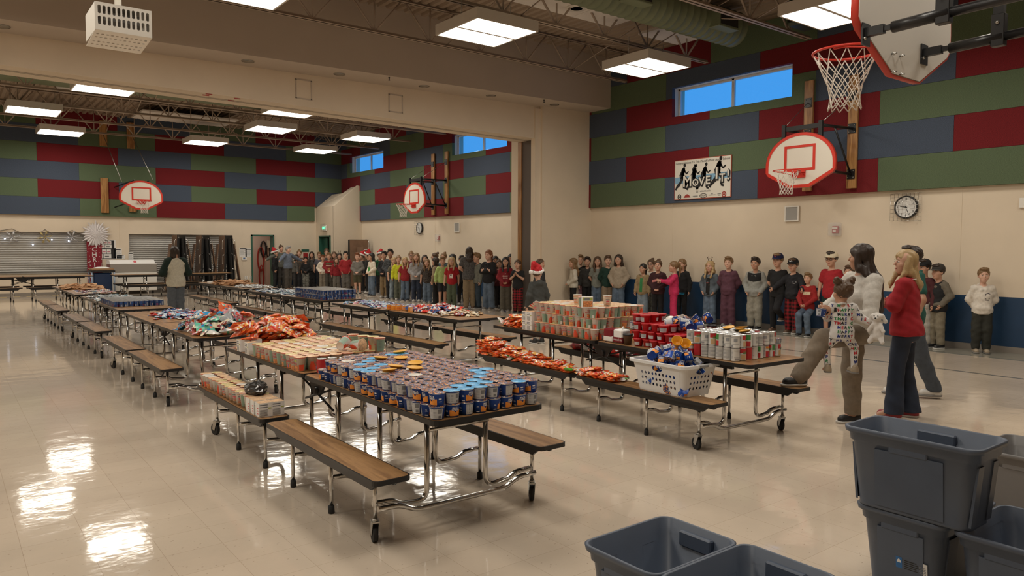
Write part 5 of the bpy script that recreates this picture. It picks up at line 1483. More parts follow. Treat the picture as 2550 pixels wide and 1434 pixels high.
# ------------------------------------------------------------------ far wall: shutters
def shutter(x0, x1, z0, z1, name, y, bot):
    t = link(name, None); t['kind'] = 'structure'
    n = round((z1 - z0) / .075); p = (z1 - z0) / n
    for k in range(n):
        b = MB(); z = z0 + k * p
        pr = [(0, 0), (-.006, .004), (-.012, p * .3), (-.014, p * .55), (-.010, p * .85), (0, p - .003)]
        v = [(x0, y + a, z + c) for a, c in pr] + [(x1, y + a, z + c) for a, c in pr]; m = len(pr)
        b.add(v, [(i, m + i, m + i + 1, i + 1) for i in range(m - 1)], 0, True); b.obj('slat', M_alum, t)
    b = MB(); b.box(x0, x0 + .05, y - .03, y + .05, z0, z1); b.box(x1 - .05, x1, y - .03, y + .05, z0, z1); b.box(x0, x1, y, y + .06, z1 - .05, z1); b.obj('guide_rail', M_alum, t)
    b = MB(); b.box(x0 - .02, x1 + .02, y + .1, y + .14, z0, z1); b.obj('backing', M_dark, t)
    if bot: b = MB(); b.box(x0 - .05, x1 + .05, y - .14, y + .05, z0 - .05, z0); b.obj('counter', M_steel, t)
    return t


shutter(SH1[0], SH1[1], SH1[2], SH1[3], 'trim_4', YF + .10, True)
shutter(SH2[0], SH2[1], SH2[2], SH2[3], 'trim_5', YF + .16, False)

# hanging decorations
YD = YF - .03
M_glit = mat('silver glitter', (.62, .62, .64), .25, .6); M_gold = mat('gold glitter', (.55, .43, .18), .3, .6); M_spark = mat('string light', (.7, .8, 1.), .3, emit=5.)
def flake(p, r, m, label, arms=6):
    t = thing('snowflake', label, 'decoration', p, None, 'hanging snowflakes')
    for k in range(arms):
        a = 2 * PI * k / arms + .2; b = MB(); d = Vector((math.cos(a), 0, math.sin(a)))
        b.tube([d * .01, d * r], r * .06, 4)
        for q in (.45, .68, .88):
            for s in (-.6, .6):
                e = Vector((math.cos(a + s), 0, math.sin(a + s))); b.tube([d * r * q, d * r * q + e * r * .3 * (1.2 - q * .6)], r * .045, 4)
        b.obj('arm', m, t)


for px, py, m, w in ((30, 590, M_glit, 'silver glitter snowflake at the left end of the string'), (112, 590, M_gold, 'gold glitter snowflake in the middle of the string'), (180, 590, M_glit, 'silver glitter snowflake nearest the red banner')):
    p = at_y(px, py, YD); flake(p, .21, m, w)
b = MB(); hk = [at_y(x, y, YD + .01) for x, y in ((-160, 575), (0, 574), (30, 569), (60, 584), (95, 583), (112, 571), (130, 583), (165, 581), (180, 573), (195, 582), (222, 578))]
b.tube(hk, .008, 5); tag(b.obj('garland_string', mat('dark string', (.09, .075, .06), .8)), 'dark string pinned in peaks above the wide shutter', 'string')
for i, (px, py) in enumerate(((12, 594), (82, 609), (129, 597), (171, 600))):
    p = at_y(px, py, YD); b = MB(); b.ball((0, 0, 0), .022, 8, 6); tag(b.obj('string_light', M_spark, None, p), 'tiny glowing light on the snowflake string', 'light', 'string lights')
# pleated paper snowflake
p = at_y(239, 583, YF - .06); t = thing('paper_snowflake', 'large white pleated paper snowflake above the red banner', 'decoration', p); b = MB(); n = 48; v = [(0, -.03, 0)]
for i in range(n):
    a = 2 * PI * i / n; r = .50 * (1.0 if i % 4 == 0 else .80 if i % 2 == 0 else .66); v.append((r * math.cos(a), .03 if i % 2 else -.03, r * math.sin(a)))
b.add(v, [(0, 1 + (i + 1) % n, 1 + i) for i in range(n)]); b.obj('pleats', mat('white tissue paper', (.78, .75, .76), .8), t)
# vertical red banner
M_xred = mat('red banner cloth', (.26, .014, .028), .8)
a, c = at_y(222, 600, YF - .02), at_y(250, 724, YF - .02)
W_, H_ = .46, 1.78; cx = at_y(235, 640, YF).x; zt_ = at_y(237, 600, YF).z
t = thing('holiday_banner', 'tall red banner reading Merry Christmas in white letters', 'banner', (cx, YF - .02, zt_ - H_ / 2), 0)
b = MB(); b.box(-W_ / 2, W_ / 2, 0, .012, -H_ / 2, H_ / 2); b.obj('cloth', M_xred, t)
def w2(s, size, x, z):
    b = MB(); add_text(b, s, size, Matrix.Translation((x, -.004, z)) @ MV, 0, 1, .004); b.obj('lettering', M_paper, t)
w2('MERRY', .09, 0, H_ / 2 - .12)
for i, ch in enumerate('CHRISTMAS'): w2(ch, .215, 0, H_ / 2 - .30 - i * .178)
rr = random.Random(4); b = MB()
for k in range(60):
    x, z = rr.choice([-1, 1]) * rr.uniform(.12, .22), rr.uniform(-H_ / 2 + .03, H_ / 2 - .05); s = rr.uniform(.007, .016); b.add([(x - s, -.003, z), (x, -.003, z - s), (x + s, -.003, z), (x, -.003, z + s)], [(0, 1, 2, 3)])
b.obj('printed_flakes', M_paper, t)
# menus and notices
def board_sheet(px, py, w, h, label, kind, Y=YF):
    p = at_y(px, py, Y); t = thing('notice', label, 'notice', (p.x, Y, p.z), 0, 'wall notices')
    b = MB(); b.box(-w / 2, w / 2, -.006, 0, -h / 2, h / 2); b.obj('paper', M_paper, t); b = MB()
    if kind == 'menu':
        b.box(-w * .40, w * .42, -.008, -.006, -h * .42, h * .42, 0)
        for i in range(3): b.box(-w * .385 + i * w * .22, -w * .385 + i * w * .22 + w * .20, -.010, -.008, h * .02, h * .38, 1)
        b.box(-w * .385, -w * .12, -.010, -.008, -h * .38, -h * .02, 1); b.box(-w * .10, w * .265, -.010, -.008, -h * .38, -h * .02, 1)
        for i in range(3): b.box(-w * .36 + i * w * .22, -w * .22 + i * w * .22, -.011, -.010, h * .15, h * .22, 2)
        b.box(-w * .34, -w * .2, -.011, -.010, -h * .25, -h * .15, 2); b.box(-w * .04, w * .16, -.011, -.010, -h * .24, -h * .18, 0)
    else:
        b.box(-w * .4, w * .35, -.008, -.006, h * .33, h * .43)
        for i in range(7): b.box(-w * .38, w * (.38 - .1 * (i % 3)), -.008, -.006, h * .22 - i * h * .085, h * .24 - i * h * .085, 3)
    b.obj('print', [M_black, M_paper, mat('pink menu ink', (.5, .15, .2), .7), M_ink], t)


board_sheet(266, 609, .55, .34, 'upper white menu board with black rounded boxes', 'menu'); board_sheet(263, 632, .66, .40, 'lower white menu board with pink writing', 'menu')
board_sheet(294, 631, .24, .36, 'printed notice between the menus and the second shutter', 'sheet'); board_sheet(301, 640, .26, .14, 'small overlapping notice below the printed sheet', 'sheet')
board_sheet(326, 640, .16, .34, 'white notices stacked at the corner of the second shutter', 'sheet', YF - .01)
board_sheet(605, 628, .28, .36, 'printed notice with a dark heading left of the open doorway', 'sheet'); board_sheet(620, 629, .28, .34, 'pale notice closest to the open doorway', 'sheet')
p = at_y(608, 644, YF); t = thing('wall_keypad', 'white keypad with a small blue screen below the notices', 'keypad', (p.x, YF, p.z), 0); b = MB(); b.box(-.10, .10, -.04, 0, -.065, .065, c=.008); b.box(-.05, .03, -.042, -.04, -.02, .04, 1); b.obj('case', [M_white, mat('blue screen', (.10, .2, .4), .3)], t)
for px, w in ((613, 'double'), (624, 'single')):
    p = at_y(px, 691, YF); t = thing('wall_outlet', '%s white power outlet on the blue wainscot' % w, 'outlet', (p.x, YF, p.z), 0, 'power outlets'); s = .07 if w == 'double' else .04; b = MB(); b.box(-s, s, -.012, 0, -.065, .065, c=.004); b.obj('plate', M_white, t)
    b = MB(); b.box(-.012, .012, -.015, -.012, .015, .04); b.box(-.012, .012, -.015, -.012, -.04, -.015); b.obj('socket', M_ink, t)

# store room: hanging cords, box
M_cordr = mat('red cord', (.45, .03, .02), .5)
def coil(px, py, r, h, m, label, n=5):
    p = at_y(px, py, 31.35); b = MB(); rr = random.Random(px)
    for k in range(n):
        w = r * rr.uniform(.6, 1); hh = h * rr.uniform(.8, 1)
        b.tube([(w * math.sin(a), -.02 - k * .015, -hh / 2 + hh / 2 * math.cos(a)) for a in [2 * PI * i / 16 for i in range(16)]], .011, 5, closed=True)
    tag(b.obj('cord_coil', m, None, (p.x, 31.36, p.z)), label, 'cord', 'coiled cords in the store room')


coil(648, 615, .16, 1.1, M_cordr, 'red coiled cord hanging in the store room doorway'); coil(655, 600, .14, .75, M_black, 'black coiled cord in the store room doorway'); coil(667, 610, .10, .6, M_black, 'thin black cord right of the thick coil'); coil(650, 660, .12, 1.0, M_cordr, 'long red cord hanging low in the store room')
p = at_y(676, 608, 31.36); t = thing('junction_box', 'beige metal box on the store room wall', 'electrical box', (p.x, 31.36, p.z), 0); b = MB(); b.box(-.2, .2, -.1, .03, -.16, .16, c=.01); b.obj('case', M_cream, t); b = MB(); b.box(-.18, .18, -.106, -.1, -.14, .14); b.obj('cover', M_cream, t)

t = thing('ceiling_lamp', 'small lit lamp inside the store room behind the doorway', 'lamp', (10.2, 30.5, 2.46), 0)
b = MB(); b.box(-.3, .3, -.15, .15, 0, .04); b.obj('housing', M_fix, t); b = MB(); b.quad((-.28, -.13, -.002), (-.28, .13, -.002), (.28, .13, -.002), (.28, -.13, -.002)); b.obj('diffuser', M_lamp, t)

# exit sign on the enclosure
p = at_x(810, 568, 12.38); t = thing('exit_sign', 'green lit exit sign with a wire cage above the corner doorway', 'exit sign', (12.38, p.y, p.z), -PI / 2)
b = MB(); b.box(-.17, .17, -.06, 0, -.11, .11, c=.008); b.obj('case', M_white, t)
b = MB(); add_text(b, 'EXIT', .16, Matrix.Translation((0, -.062, 0)) @ MV, 0, 1, .004); b.obj('lettering', mat('exit green', (.05, .75, .35), .4, emit=2.5), t)
b = MB()
for k in range(6): u = -.24 + .096 * k; b.tube([(u, -.1, -.16), (u, -.1, .16)], .004, 4)
for k in range(4): b.tube([(-.24, -.1, -.16 + .107 * k), (.24, -.1, -.16 + .107 * k)], .004, 4)
b.obj('wire_guard', M_steel, t)
p = at_y(760, 624, YF); t = thing('direction_sign', 'small dark green sign with a red plate below, between the doorways', 'sign', (p.x, YF, p.z), 0); b = MB(); b.box(-.16, .16, -.015, 0, -.05, .05); b.obj('plate', M_green, t); b = MB(); b.box(-.09, .09, -.05, 0, -.33, -.1, c=.01); b.obj('pull_station', mat('alarm red', (.4, .03, .03), .4), t)

# ------------------------------------------------------------------ folded tables, cooler, cart
def folded(px, Y, h, label, seed, face='x'):
    p = at_y(px, 640, Y); t = thing('folded_table', label, 'table', (p.x, Y, 0), 0 if face == 'x' else PI / 2 - .25, 'folded tables')
    for sx, mtop in ((-1, M_brown), (1, M_black)):
        b = MB(); x = sx * .12
        M = Matrix(((1, 0, sx * .08, 0), (0, 1, 0, 0), (0, 0, 1, 0), (0, 0, 0, 1)))
        M = Matrix.Translation((0, 0, .12)) @ Matrix(((1, 0, -sx * .045, x + sx * .09), (0, 1, 0, 0), (0, 0, 1, 0), (0, 0, 0, 1)))
        b.box(-.016, .016, -.38, .38, 0, h - .12, 1, c=.004, M=M); b.box(sx * .016, sx * .018, -.372, .372, .01, h - .13, 0, M=M)
        tp = b.obj('tabletop', [M_brown, M_black], t)
        b = MB(); b.box(-.03, .03, -.30, -.26, .1, h - .25, M=Matrix.Translation((-sx * .05, 0, 0)) @ M); b.box(-.03, .03, .26, .30, .1, h - .25, M=Matrix.Translation((-sx * .05, 0, 0)) @ M); b.obj('underframe', M_black, t)
        b = MB(); M2 = Matrix.Translation((0, 0, .10)) @ Matrix(((1, 0, -sx * .14, sx * .52), (0, 1, 0, 0), (0, 0, 1, 0), (0, 0, 0, 1)))
        b.box(-.02, .02, -.125, .125, 0, h * .80, 0, c=.004, M=M2); b.obj('bench_seat', M_brown, t)
        for k in range(3):
            z = .45 + k * .55; b = MB(); b.tube(bend([(sx * .08, -.30, z + .4), (sx * .22, -.36, z + .35), (sx * .24, -.36, z), (sx * .44 - sx * .14 * z, -.13, z)], .06, 3), .013, 6); b.obj('frame_tube', M_chrome, t)
    for sy in (-1, 1):
        b = MB(); b.tube([(-.02, sy * .3, .055), (.02, sy * .3, .055)], .055, 12); b.tube([(0, sy * .3, .1), (0, sy * .3, .3)], .02, 6); b.obj('caster', M_blackr, t)


for i, (px, w) in enumerate(((446, 'folded brown table behind the woman in the two-tone sweater'), (506, 'folded brown table in the middle of the shutter opening'), (563, 'folded brown table at the right end of the shutter opening'))): folded(px, 28.55, 2.08, w, i)
folded(893, 26.9, 1.95, 'folded tan table standing against the enclosure wall', 5, 'y')

YC = 28.4; a, c = at_y(276, 723, YC), at_y(390, 647, YC)
t = thing('milk_cooler', 'white and steel chest cooler with a hinged lid in front of the shutter', 'cooler', ((a.x + c.x) / 2, YC + .35, 0), 0); w = (c.x - a.x) / 2; h = c.z
b = MB(); b.box(-w, w, -.35, .35, .12, h - .42, 0, c=.01); b.obj('body', M_white, t)
b = MB(); b.box(-w, w, -.36, .36, h - .42, h - .14, 0, c=.008); b.obj('steel_front', M_steel, t)
b = MB(); b.box(-w - .01, w + .01, -.36, .36, h - .14, h - .12); b.add([(-w, -.34, h - .12), (w - .05, -.34, h - .12), (w - .05, .36, h - .12), (-w, .36, h - .12), (-w, -.18, h), (w - .05, -.18, h), (w - .05, .36, h), (-w, .36, h)], [(0, 3, 2, 1), (4, 5, 6, 7), (0, 1, 5, 4), (1, 2, 6, 5), (2, 3, 7, 6), (3, 0, 4, 7)]); b.obj('lid', M_paper, t)
b = MB(); n = 14; b.add([(.05 + .05 * math.cos(2 * PI * i / n), -.275 + .045 * math.sin(2 * PI * i / n) * .8, h - .058 + .045 * math.sin(2 * PI * i / n)) for i in range(n)], [tuple(range(n))]); b.obj('logo', M_cpink, t)
for sx in (-1, 1):
    b = MB(); b.tube([(sx * (w - .15), -.25, .06), (sx * (w - .1), -.25, .06)], .06, 12); b.obj('caster', M_blackr, t)
a = at_y(255, 700, 27.9); t = thing('tray_cart', 'dark blue waste cart with grey rails and a tray of napkins on top', 'cart', (a.x, 28.0, 0), 0)
b = MB(); b.box(-.27, .27, -.25, .25, .1, .78, c=.03); b.obj('body', mat('navy plastic bin', (.012, .035, .10), .4), t)
b = MB(); b.box(-.36, .36, -.3, .3, .80, .86, c=.01); b.obj('tray', M_black, t); b = MB(); b.box(-.33, .33, -.27, .27, .86, .93, 0, c=.01); b.ball((0, 0, .93), (.26, .2, .05), 10, 6, 1); b.obj('tray_load', [mat('cardboard', (.35, .21, .11), .8), M_paper], t)
for sx in (-1, 1):
    for sy in (-1, 1): b = MB(); b.tube([(sx * .33, sy * .27, .02), (sx * .33, sy * .27, .8)], .025, 8); b.obj('rail', mat('pale blue rail', (.30, .38, .50), .35), t)

# ------------------------------------------------------------------ projector in a cage, under the near deck
YPJ = 6.2; a, c = at_y(235, 8, YPJ), at_y(377, 8, YPJ); z1, z0 = at_y(235, 2, YPJ).z, at_y(236, 72, YPJ).z
w = (c.x - a.x) / 2; t = thing('projector_cage', 'white slotted steel cage around a ceiling projector', 'projector', ((a.x + c.x) / 2, YPJ, 0), -.0)
def slots(nx, rows, W, r0, rh, sw):
    o = []
    for rz in rows:
        for i in range(nx):
            x = -W + 2 * W * (i + .5) / nx; o.append([(x + sw * math.cos(q) * 1.0, rz + (rh if math.sin(q) >= 0 else -rh) + sw * math.sin(q)) for q in [PI / 8 * k for k in range(16)]])
    return o
hh = z1 - z0
v, f = holed([(-w, 0), (w, 0), (w, hh), (-w, hh)], slots(11, (hh * .35, hh * .74), w * .93, 0, hh * .10, w * .055), .004)
b = MB(); b.add(v, f, 0, False, Matrix.Translation((0, 0, z0)) @ MV); b.obj('front_plate', M_white, t)
D = .42
v, f = holed([(-w, 0), (w, 0), (w, D), (-w, D)], slots(11, (D * .2, D * .38, D * .62, D * .8), w * .93, 0, .004, w * .05), .004)
b = MB(); b.add(v, f, 0, False, Matrix.Translation((0, 0, z0)) @ Matrix.Rotation(-.08, 4, 'X')); b.obj('bottom_plate', M_white, t)
b = MB(); b.box(-w, -w + .004, 0, D, z0, z1); b.box(w - .004, w, 0, D, z0, z1); b.box(-w, w, 0, D, z1 - .004, z1); b.obj('side_plate', M_white, t)
b = MB(); b.box(-w * .75, w * .75, .06, D - .05, z0 + .07, z1 - .04, 0, c=.02); b.obj('projector', [mat('grey projector', (.30, .29, .28), .5)], t)
b = MB(); b.tube([(0, D * .5, z1), (0, D * .5, 6.42)], .025, 10); b.obj('mount_pole', M_white, t)

# ------------------------------------------------------------------ storage totes
M_tote = mat('blue grey tote plastic', (.082, .105, .150), .42, noise=.06, nscale=6)
M_tote2 = mat('grey tote plastic', (.17, .165, .165), .42)


def rrect(hx, hy, c, n=5):
    o = []
    for (sx, sy, a0) in ((1, 1, 0), (-1, 1, 90), (-1, -1, 180), (1, -1, 270)):
        for i in range(n + 1):
            a = math.radians(a0 + 90 * i / n); o.append((sx * (hx - c) + c * math.cos(a), sy * (hy - c) + c * math.sin(a)))
    return o


def tote(label, x0, x1, y0, y1, z0, z1, m=None, sticker=False, mark=None):
    m = m or M_tote; hx, hy, h = (x1 - x0) / 2, (y1 - y0) / 2, z1 - z0
    t = thing('storage_tote', label, 'storage bin', ((x0 + x1) / 2, (y0 + y1) / 2, z0), R.uniform(-.02, .02), 'plastic storage totes')
    rings = [(-.055, 0, .055), (-.065 + .01, .012, .06), (-.028, h - .075, .055), (-.018, h - .07, .055), (-.014, h - .03, .055), (.0, h - .028, .06), (.004, h - .004, .06), (-.004, h, .06), (-.012, h - .004, .055), (-.022, h - .07, .05), (-.034, h - .078, .05), (-.062, .02, .05)]
    P_ = [[(x, y, z) for x, y in rrect(hx + e, hy + e, c)] for e, z, c in rings]; n = len(P_[0]); b = MB()
    v = [q for r in P_ for q in r]
    f = [(k * n + i, k * n + (i + 1) % n, (k + 1) * n + (i + 1) % n, (k + 1) * n + i) for k in range(len(rings) - 1) for i in range(n)]
    f += [tuple(range(n - 1, -1, -1)), tuple((len(rings) - 1) * n + i for i in range(n))]
    b.add(v, f, 0, True)
    for q in range(len(b.s) - 2, len(b.s)): b.s[q] = False
    b.obj('body', m, t)
    # raised panels outside, latch ledges inside
    for (ax, hw, ho, nm) in ((0, hx, hy, 2), (1, hy, hx, 2)):
        for s in (-1, 1):
            b = MB(); sl = .027 / (h - .09)
            for k in ((-.62, -.30), (.30, .62)) if ax == 0 else ((-.5, .5),):
                for (u0, u1) in (k,):
                    v = []
                    for z, e in ((.02, -.055 + .006), (h - .095, -.030 + .006)):
                        for u in (u0 * hw, u1 * hw):
                            for o_ in (0, -.012): v.append((u, s * (ho + e + o_), z) if ax == 0 else (s * (ho + e + o_), u, z))
                    b.add(v, [(0, 2, 6, 4), (0, 4, 5, 1), (2, 3, 7, 6), (4, 6, 7, 5)]); 
            b.obj('raised_panel', m, t)
    for s in (-1, 1):
        b = MB(); b.box(s * (hx - .05), s * (hx - .018), -.09, .09, h - .10, h - .03, c=.006); b.obj('handle_pocket', m, t)
    if sticker:
        b = MB(); X = -hx + .046; b.add([(X, .02, .08), (X, -.13, .08), (X - .011, -.13, .18), (X - .011, .02, .18)], [(0, 1, 2, 3)], 0)
        b.add([(X - .0015, .018, .082), (X - .0015, -.012, .082), (X - .0122, -.012, .178), (X - .0122, .018, .178)], [(0, 1, 2, 3)], 1)
        for k in range(7):
            z = .165 - k * .010; q = X - .0013 - (z - .08) * .11; b.add([(q, -.022, z), (q, -.08 - .008 * (k % 3), z), (q - .0004, -.08 - .008 * (k % 3), z + .005), (q - .0004, -.022, z + .005)], [(0, 1, 2, 3)], 2)
        for k in range(5):
            z = .158 - k * .008; q = X - .0013 - (z - .08) * .11; b.add([(q, -.092, z), (q, -.124, z), (q - .0004, -.124, z + .003), (q - .0004, -.092, z + .003)], [(0, 1, 2, 3)], 3)
        for k in range(9):
            y = -.098 - k * .003; b.add([(X - .0014, y, .085), (X - .0014, y - .0015, .085), (X - .0040, y - .0015, .11), (X - .0040, y, .11)], [(0, 1, 2, 3)], 2)
        b.add([(X - .0098, .013, .150), (X - .0098, -.007, .150), (X - .0105, -.007, .158), (X - .0112, .003, .170), (X - .0105, .013, .158)], [(0, 1, 2, 3, 4)], 0)
        b.obj('label_sticker', [M_paper, mat('label blue', (.03, .15, .40), .5), M_black, M_ink], t)
    if mark:
        X = -hx + .05; b = MB(); b.tube([(X - .010, mark - .02, .06), (X - .0235, mark, .17), (X - .010, mark + .02, .06)], .0025, 4); b.obj('marker_letter', M_black, t)
    return t


tote('open grey-blue storage tote on the floor, nearest the middle of the picture', 2.18, 2.74, 1.90, 2.33, 0, .40)
tote('open grey-blue storage tote in front of the first, cut by the picture edge', 2.18, 2.76, 1.45, 1.895, 0, .40)
tote('lower tote of the stack, with a white and blue label sticker', 3.64, 4.24, 1.42, 1.86, 0, .40, None, True)
tote('upper tote of the stack, long side turned to the camera', 3.575, 3.945, 1.275, 1.905, .403, .80)
tote('open tote in front of the stack with a black marker line on its side', 3.63, 4.22, .95, 1.40, 0, .40, None, False, -.02)
tote('grey tote behind the stack at the right edge', 5.26, 5.86, 1.40, 1.93, 0, .40, M_tote2)
tote('grey-blue tote half hidden behind the upper tote', 5.20, 5.72, 1.96, 2.43, 0, .40, M_tote)
# ------------------------------------------------------------------ people: signed distance bodies meshed with surface nets
from mathutils.bvhtree import BVHTree


class Sdf:
    def __init__(s, lo, hi, vox):
        s.lo = np.array(lo, np.float32); s.v = vox
        n = np.ceil((np.array(hi) - np.array(lo)) / vox).astype(int) + 1
        s.d = np.full(n, 9., np.float32); s.ax = [s.lo[i] + np.arange(n[i], dtype=np.float32) * vox for i in range(3)]

    def _reg(s, lo, hi, pad):
        sl = []
        for i in range(3):
            a = int(max(0, math.floor((lo[i] - pad - s.lo[i]) / s.v))); b = int(min(s.d.shape[i], math.ceil((hi[i] + pad - s.lo[i]) / s.v) + 1))
            if b <= a: return None, None
            sl.append(slice(a, b))
        return tuple(sl), (s.ax[0][sl[0]][:, None, None], s.ax[1][sl[1]][None, :, None], s.ax[2][sl[2]][None, None, :])

    def _mix(s, sl, e, k, op):
        a = s.d[sl]
        if op == 'u':
            if k > 0:
                h = np.clip(.5 + .5 * (a - e) / k, 0, 1); s.d[sl] = a * (1 - h) + e * h - k * h * (1 - h)
            else: s.d[sl] = np.minimum(a, e)
        else:   # subtract
            if k > 0:
                h = np.clip(.5 - .5 * (a + e) / k, 0, 1); s.d[sl] = a * (1 - h) - e * h + k * h * (1 - h)
            else: s.d[sl] = np.maximum(a, -e)

    def cap(s, a, b, r1, r2=None, k=.02, op='u', sy=1.0):
        r2 = r1 if r2 is None else r2; a = np.array(a, np.float32); b = np.array(b, np.float32); m = max(r1, r2)
        sl, (X, Y, Z) = s._reg(np.minimum(a, b) - m, np.maximum(a, b) + m, k + .02)
        if sl is None: return s
        ba = b - a; ba[1] /= sy; L = float((ba * ba).sum()) + 1e-9
        x, y, z = X - a[0], (Y - a[1]) / sy, Z - a[2]
        t = np.clip((x * ba[0] + y * ba[1] + z * ba[2]) / L, 0, 1)
        e = (np.sqrt((x - t * ba[0]) ** 2 + (y - t * ba[1]) ** 2 + (z - t * ba[2]) ** 2) - (r1 + (r2 - r1) * t)) * min(1, sy)
        s._mix(sl, e, k, op); return s

    def ell(s, c, r, k=.02, op='u', rx=0.0):
        c = np.array(c, np.float32); r = np.array(r, np.float32); m = float(r.max())
        ext = np.array([m] * 3) if rx else r
        sl, (X, Y, Z) = s._reg(c - ext, c + ext, k + .02)
        if sl is None: return s
        x, y, z = X - c[0], Y - c[1], Z - c[2]
        if rx: cy, sy_ = math.cos(rx), math.sin(rx); y, z = y * cy + z * sy_, -y * sy_ + z * cy
        q = np.sqrt((x / r[0]) ** 2 + (y / r[1]) ** 2 + (z / r[2]) ** 2); q2 = np.sqrt((x / r[0] ** 2) ** 2 + (y / r[1] ** 2) ** 2 + (z / r[2] ** 2) ** 2) + 1e-6
        e = q * (q - 1) / q2; s._mix(sl, e, k, op); return s

    def plane(s, n, o):
        """keep the side where n.p < o"""
        e = s.ax[0][:, None, None] * n[0] + s.ax[1][None, :, None] * n[1] + s.ax[2][None, None, :] * n[2] - o
        s.d = np.maximum(s.d, e.astype(np.float32)); return s

    def folds(s, amp, f, seed, zs=1.0):
        X, Y, Z = s.ax[0][:, None, None], s.ax[1][None, :, None], s.ax[2][None, None, :] * zs
        a = seed * 1.7
        w = np.sin(f * (Z + .35 * X) + 3.1 * np.sin(f * .33 * X + a) + 2.2 * np.sin(f * .4 * Y + a)) * np.sin(f * .45 * (X - .5 * Y) + a) + .5 * np.sin(f * 1.7 * (Z - .6 * X + .3 * Y) + a)
        s.d = s.d + np.float32(amp) * w.astype(np.float32); return s

    def mesh(s, name, mat_=None):
        d = s.d; sg = d < 0
        c = np.stack([sg[i:d.shape[0] - 1 + i, j:d.shape[1] - 1 + j, k:d.shape[2] - 1 + k] for i in (0, 1) for j in (0, 1) for k in (0, 1)])
        act = c.any(0) & ~c.all(0); idx = np.argwhere(act); N = len(idx)
        num = np.full(act.shape, -1, np.int32); num[act] = np.arange(N)
        co = np.array([(i, j, k) for i in (0, 1) for j in (0, 1) for k in (0, 1)])
        val = np.stack([d[idx[:, 0] + o[0], idx[:, 1] + o[1], idx[:, 2] + o[2]] for o in co], 1)
        P_ = np.zeros((N, 3), np.float32); W = np.zeros((N, 1), np.float32)
        for a in range(8):
            for b in range(a + 1, 8):
                if np.abs(co[a] - co[b]).sum() != 1: continue
                va, vb = val[:, a], val[:, b]; m = (va < 0) != (vb < 0)
                t = np.where(m, va / np.where(m, va - vb, 1), 0)[:, None]
                P_ += np.where(m[:, None], co[a] + t * (co[b] - co[a]), 0); W += m[:, None]
        V = (idx + P_ / W) * s.v + s.lo
        F_ = []
        for ax in range(3):
            o1, o2 = [(1, 2), (2, 0), (0, 1)][ax]
            sa = [slice(None)] * 3; sb = [slice(None)] * 3; sa[ax] = slice(0, -1); sb[ax] = slice(1, None)
            A, B = sg[tuple(sa)], sg[tuple(sb)]; e = np.argwhere(A != B)
            e = e[(e[:, o1] > 0) & (e[:, o2] > 0) & (e[:, o1] < d.shape[o1] - 1) & (e[:, o2] < d.shape[o2] - 1)]
            u1 = np.zeros(3, int); u1[o1] = 1; u2 = np.zeros(3, int); u2[o2] = 1
            q = [num[tuple((e - x).T)] for x in (u1 + u2, u2, 0 * u1, u1)]
            q = np.stack(q, 1); fl = A[tuple(e.T)]
            q[~fl] = q[~fl][:, ::-1]; F_.append(q)
        F_ = np.concatenate(F_); F_ = F_[(F_ >= 0).all(1)]
        me = bpy.data.meshes.new(name); me.vertices.add(len(V)); me.vertices.foreach_set('co', V.astype(np.float32).ravel())
        me.loops.add(F_.size); me.loops.foreach_set('vertex_index', F_.astype(np.int32).ravel())
        me.polygons.add(len(F_)); me.polygons.foreach_set('loop_start', np.arange(0, F_.size, 4, dtype=np.int32)); me.polygons.foreach_set('loop_total', np.full(len(F_), 4, np.int32))
        me.polygons.foreach_set('use_smooth', np.ones(len(F_), bool)); me.update(calc_edges=True); me.validate()
        if mat_: me.materials.append(mat_)
        return me


M_any = mat('cloth', (.5, .5, .5), .85)
SKIN = {k: mat('skin ' + k, c, .5) for k, c in dict(a=(.58, .33, .23), b=(.50, .27, .175), c=(.36, .185, .115), d=(.64, .385, .285)).items()}
HAIR = {k: mat('hair ' + k, c, .45, noise=.35, nscale=60, stretch=(3, 3, .4)) for k, c in dict(black=(.012, .010, .009), dark=(.030, .017, .011), brown=(.085, .045, .022), light=(.20, .115, .05), blond=(.42, .29, .14), red=(.20, .065, .022), grey=(.32, .31, .30)).items()}
M_eyew = mat('eye white', (.7, .68, .65), .3); M_iris = mat('iris', (.04, .025, .015), .25); M_lip = mat('lips', (.42, .14, .115), .45)
SHOE = {}


def head_sdf(S, c, hs, yaw=0.0, pitch=0.0):
    """head of height hs centred at c; returns the transform"""
    def q(p):
        x, y, z = p; cp, sp = math.cos(pitch), math.sin(pitch); y, z = y * cp - z * sp, y * sp + z * cp
        cy, sy = math.cos(yaw), math.sin(yaw); return (c[0] + hs * (x * cy - y * sy), c[1] + hs * (x * sy + y * cy), c[2] + hs * z)
    rot = abs(math.sin(yaw)) > .5
    def E(p, r, k, op='u'):
        r = (r[1], r[0], r[2]) if rot else r; S.ell(q(p), [v * hs for v in r], k * hs, op)
    E((0, .06, .12), (.335, .42, .38), .1); E((0, -.10, -.17), (.255, .27, .33), .14); E((0, -.23, -.37), (.13, .12, .12), .10)
    S.cap(q((0, -.375, .02)), q((0, -.435, -.10)), .03 * hs, .05 * hs, .05 * hs)
    for s in (-1, 1):
        E((s * .33, .04, -.04), (.04, .085, .12), .03); E((s * .135, -.385, .015), (.085, .06, .055), .05, 's')
        E((s * .17, -.20, -.12), (.12, .13, .11), .08)
    E((0, -.36, -.265), (.095, .035, .028), .03)
    return q


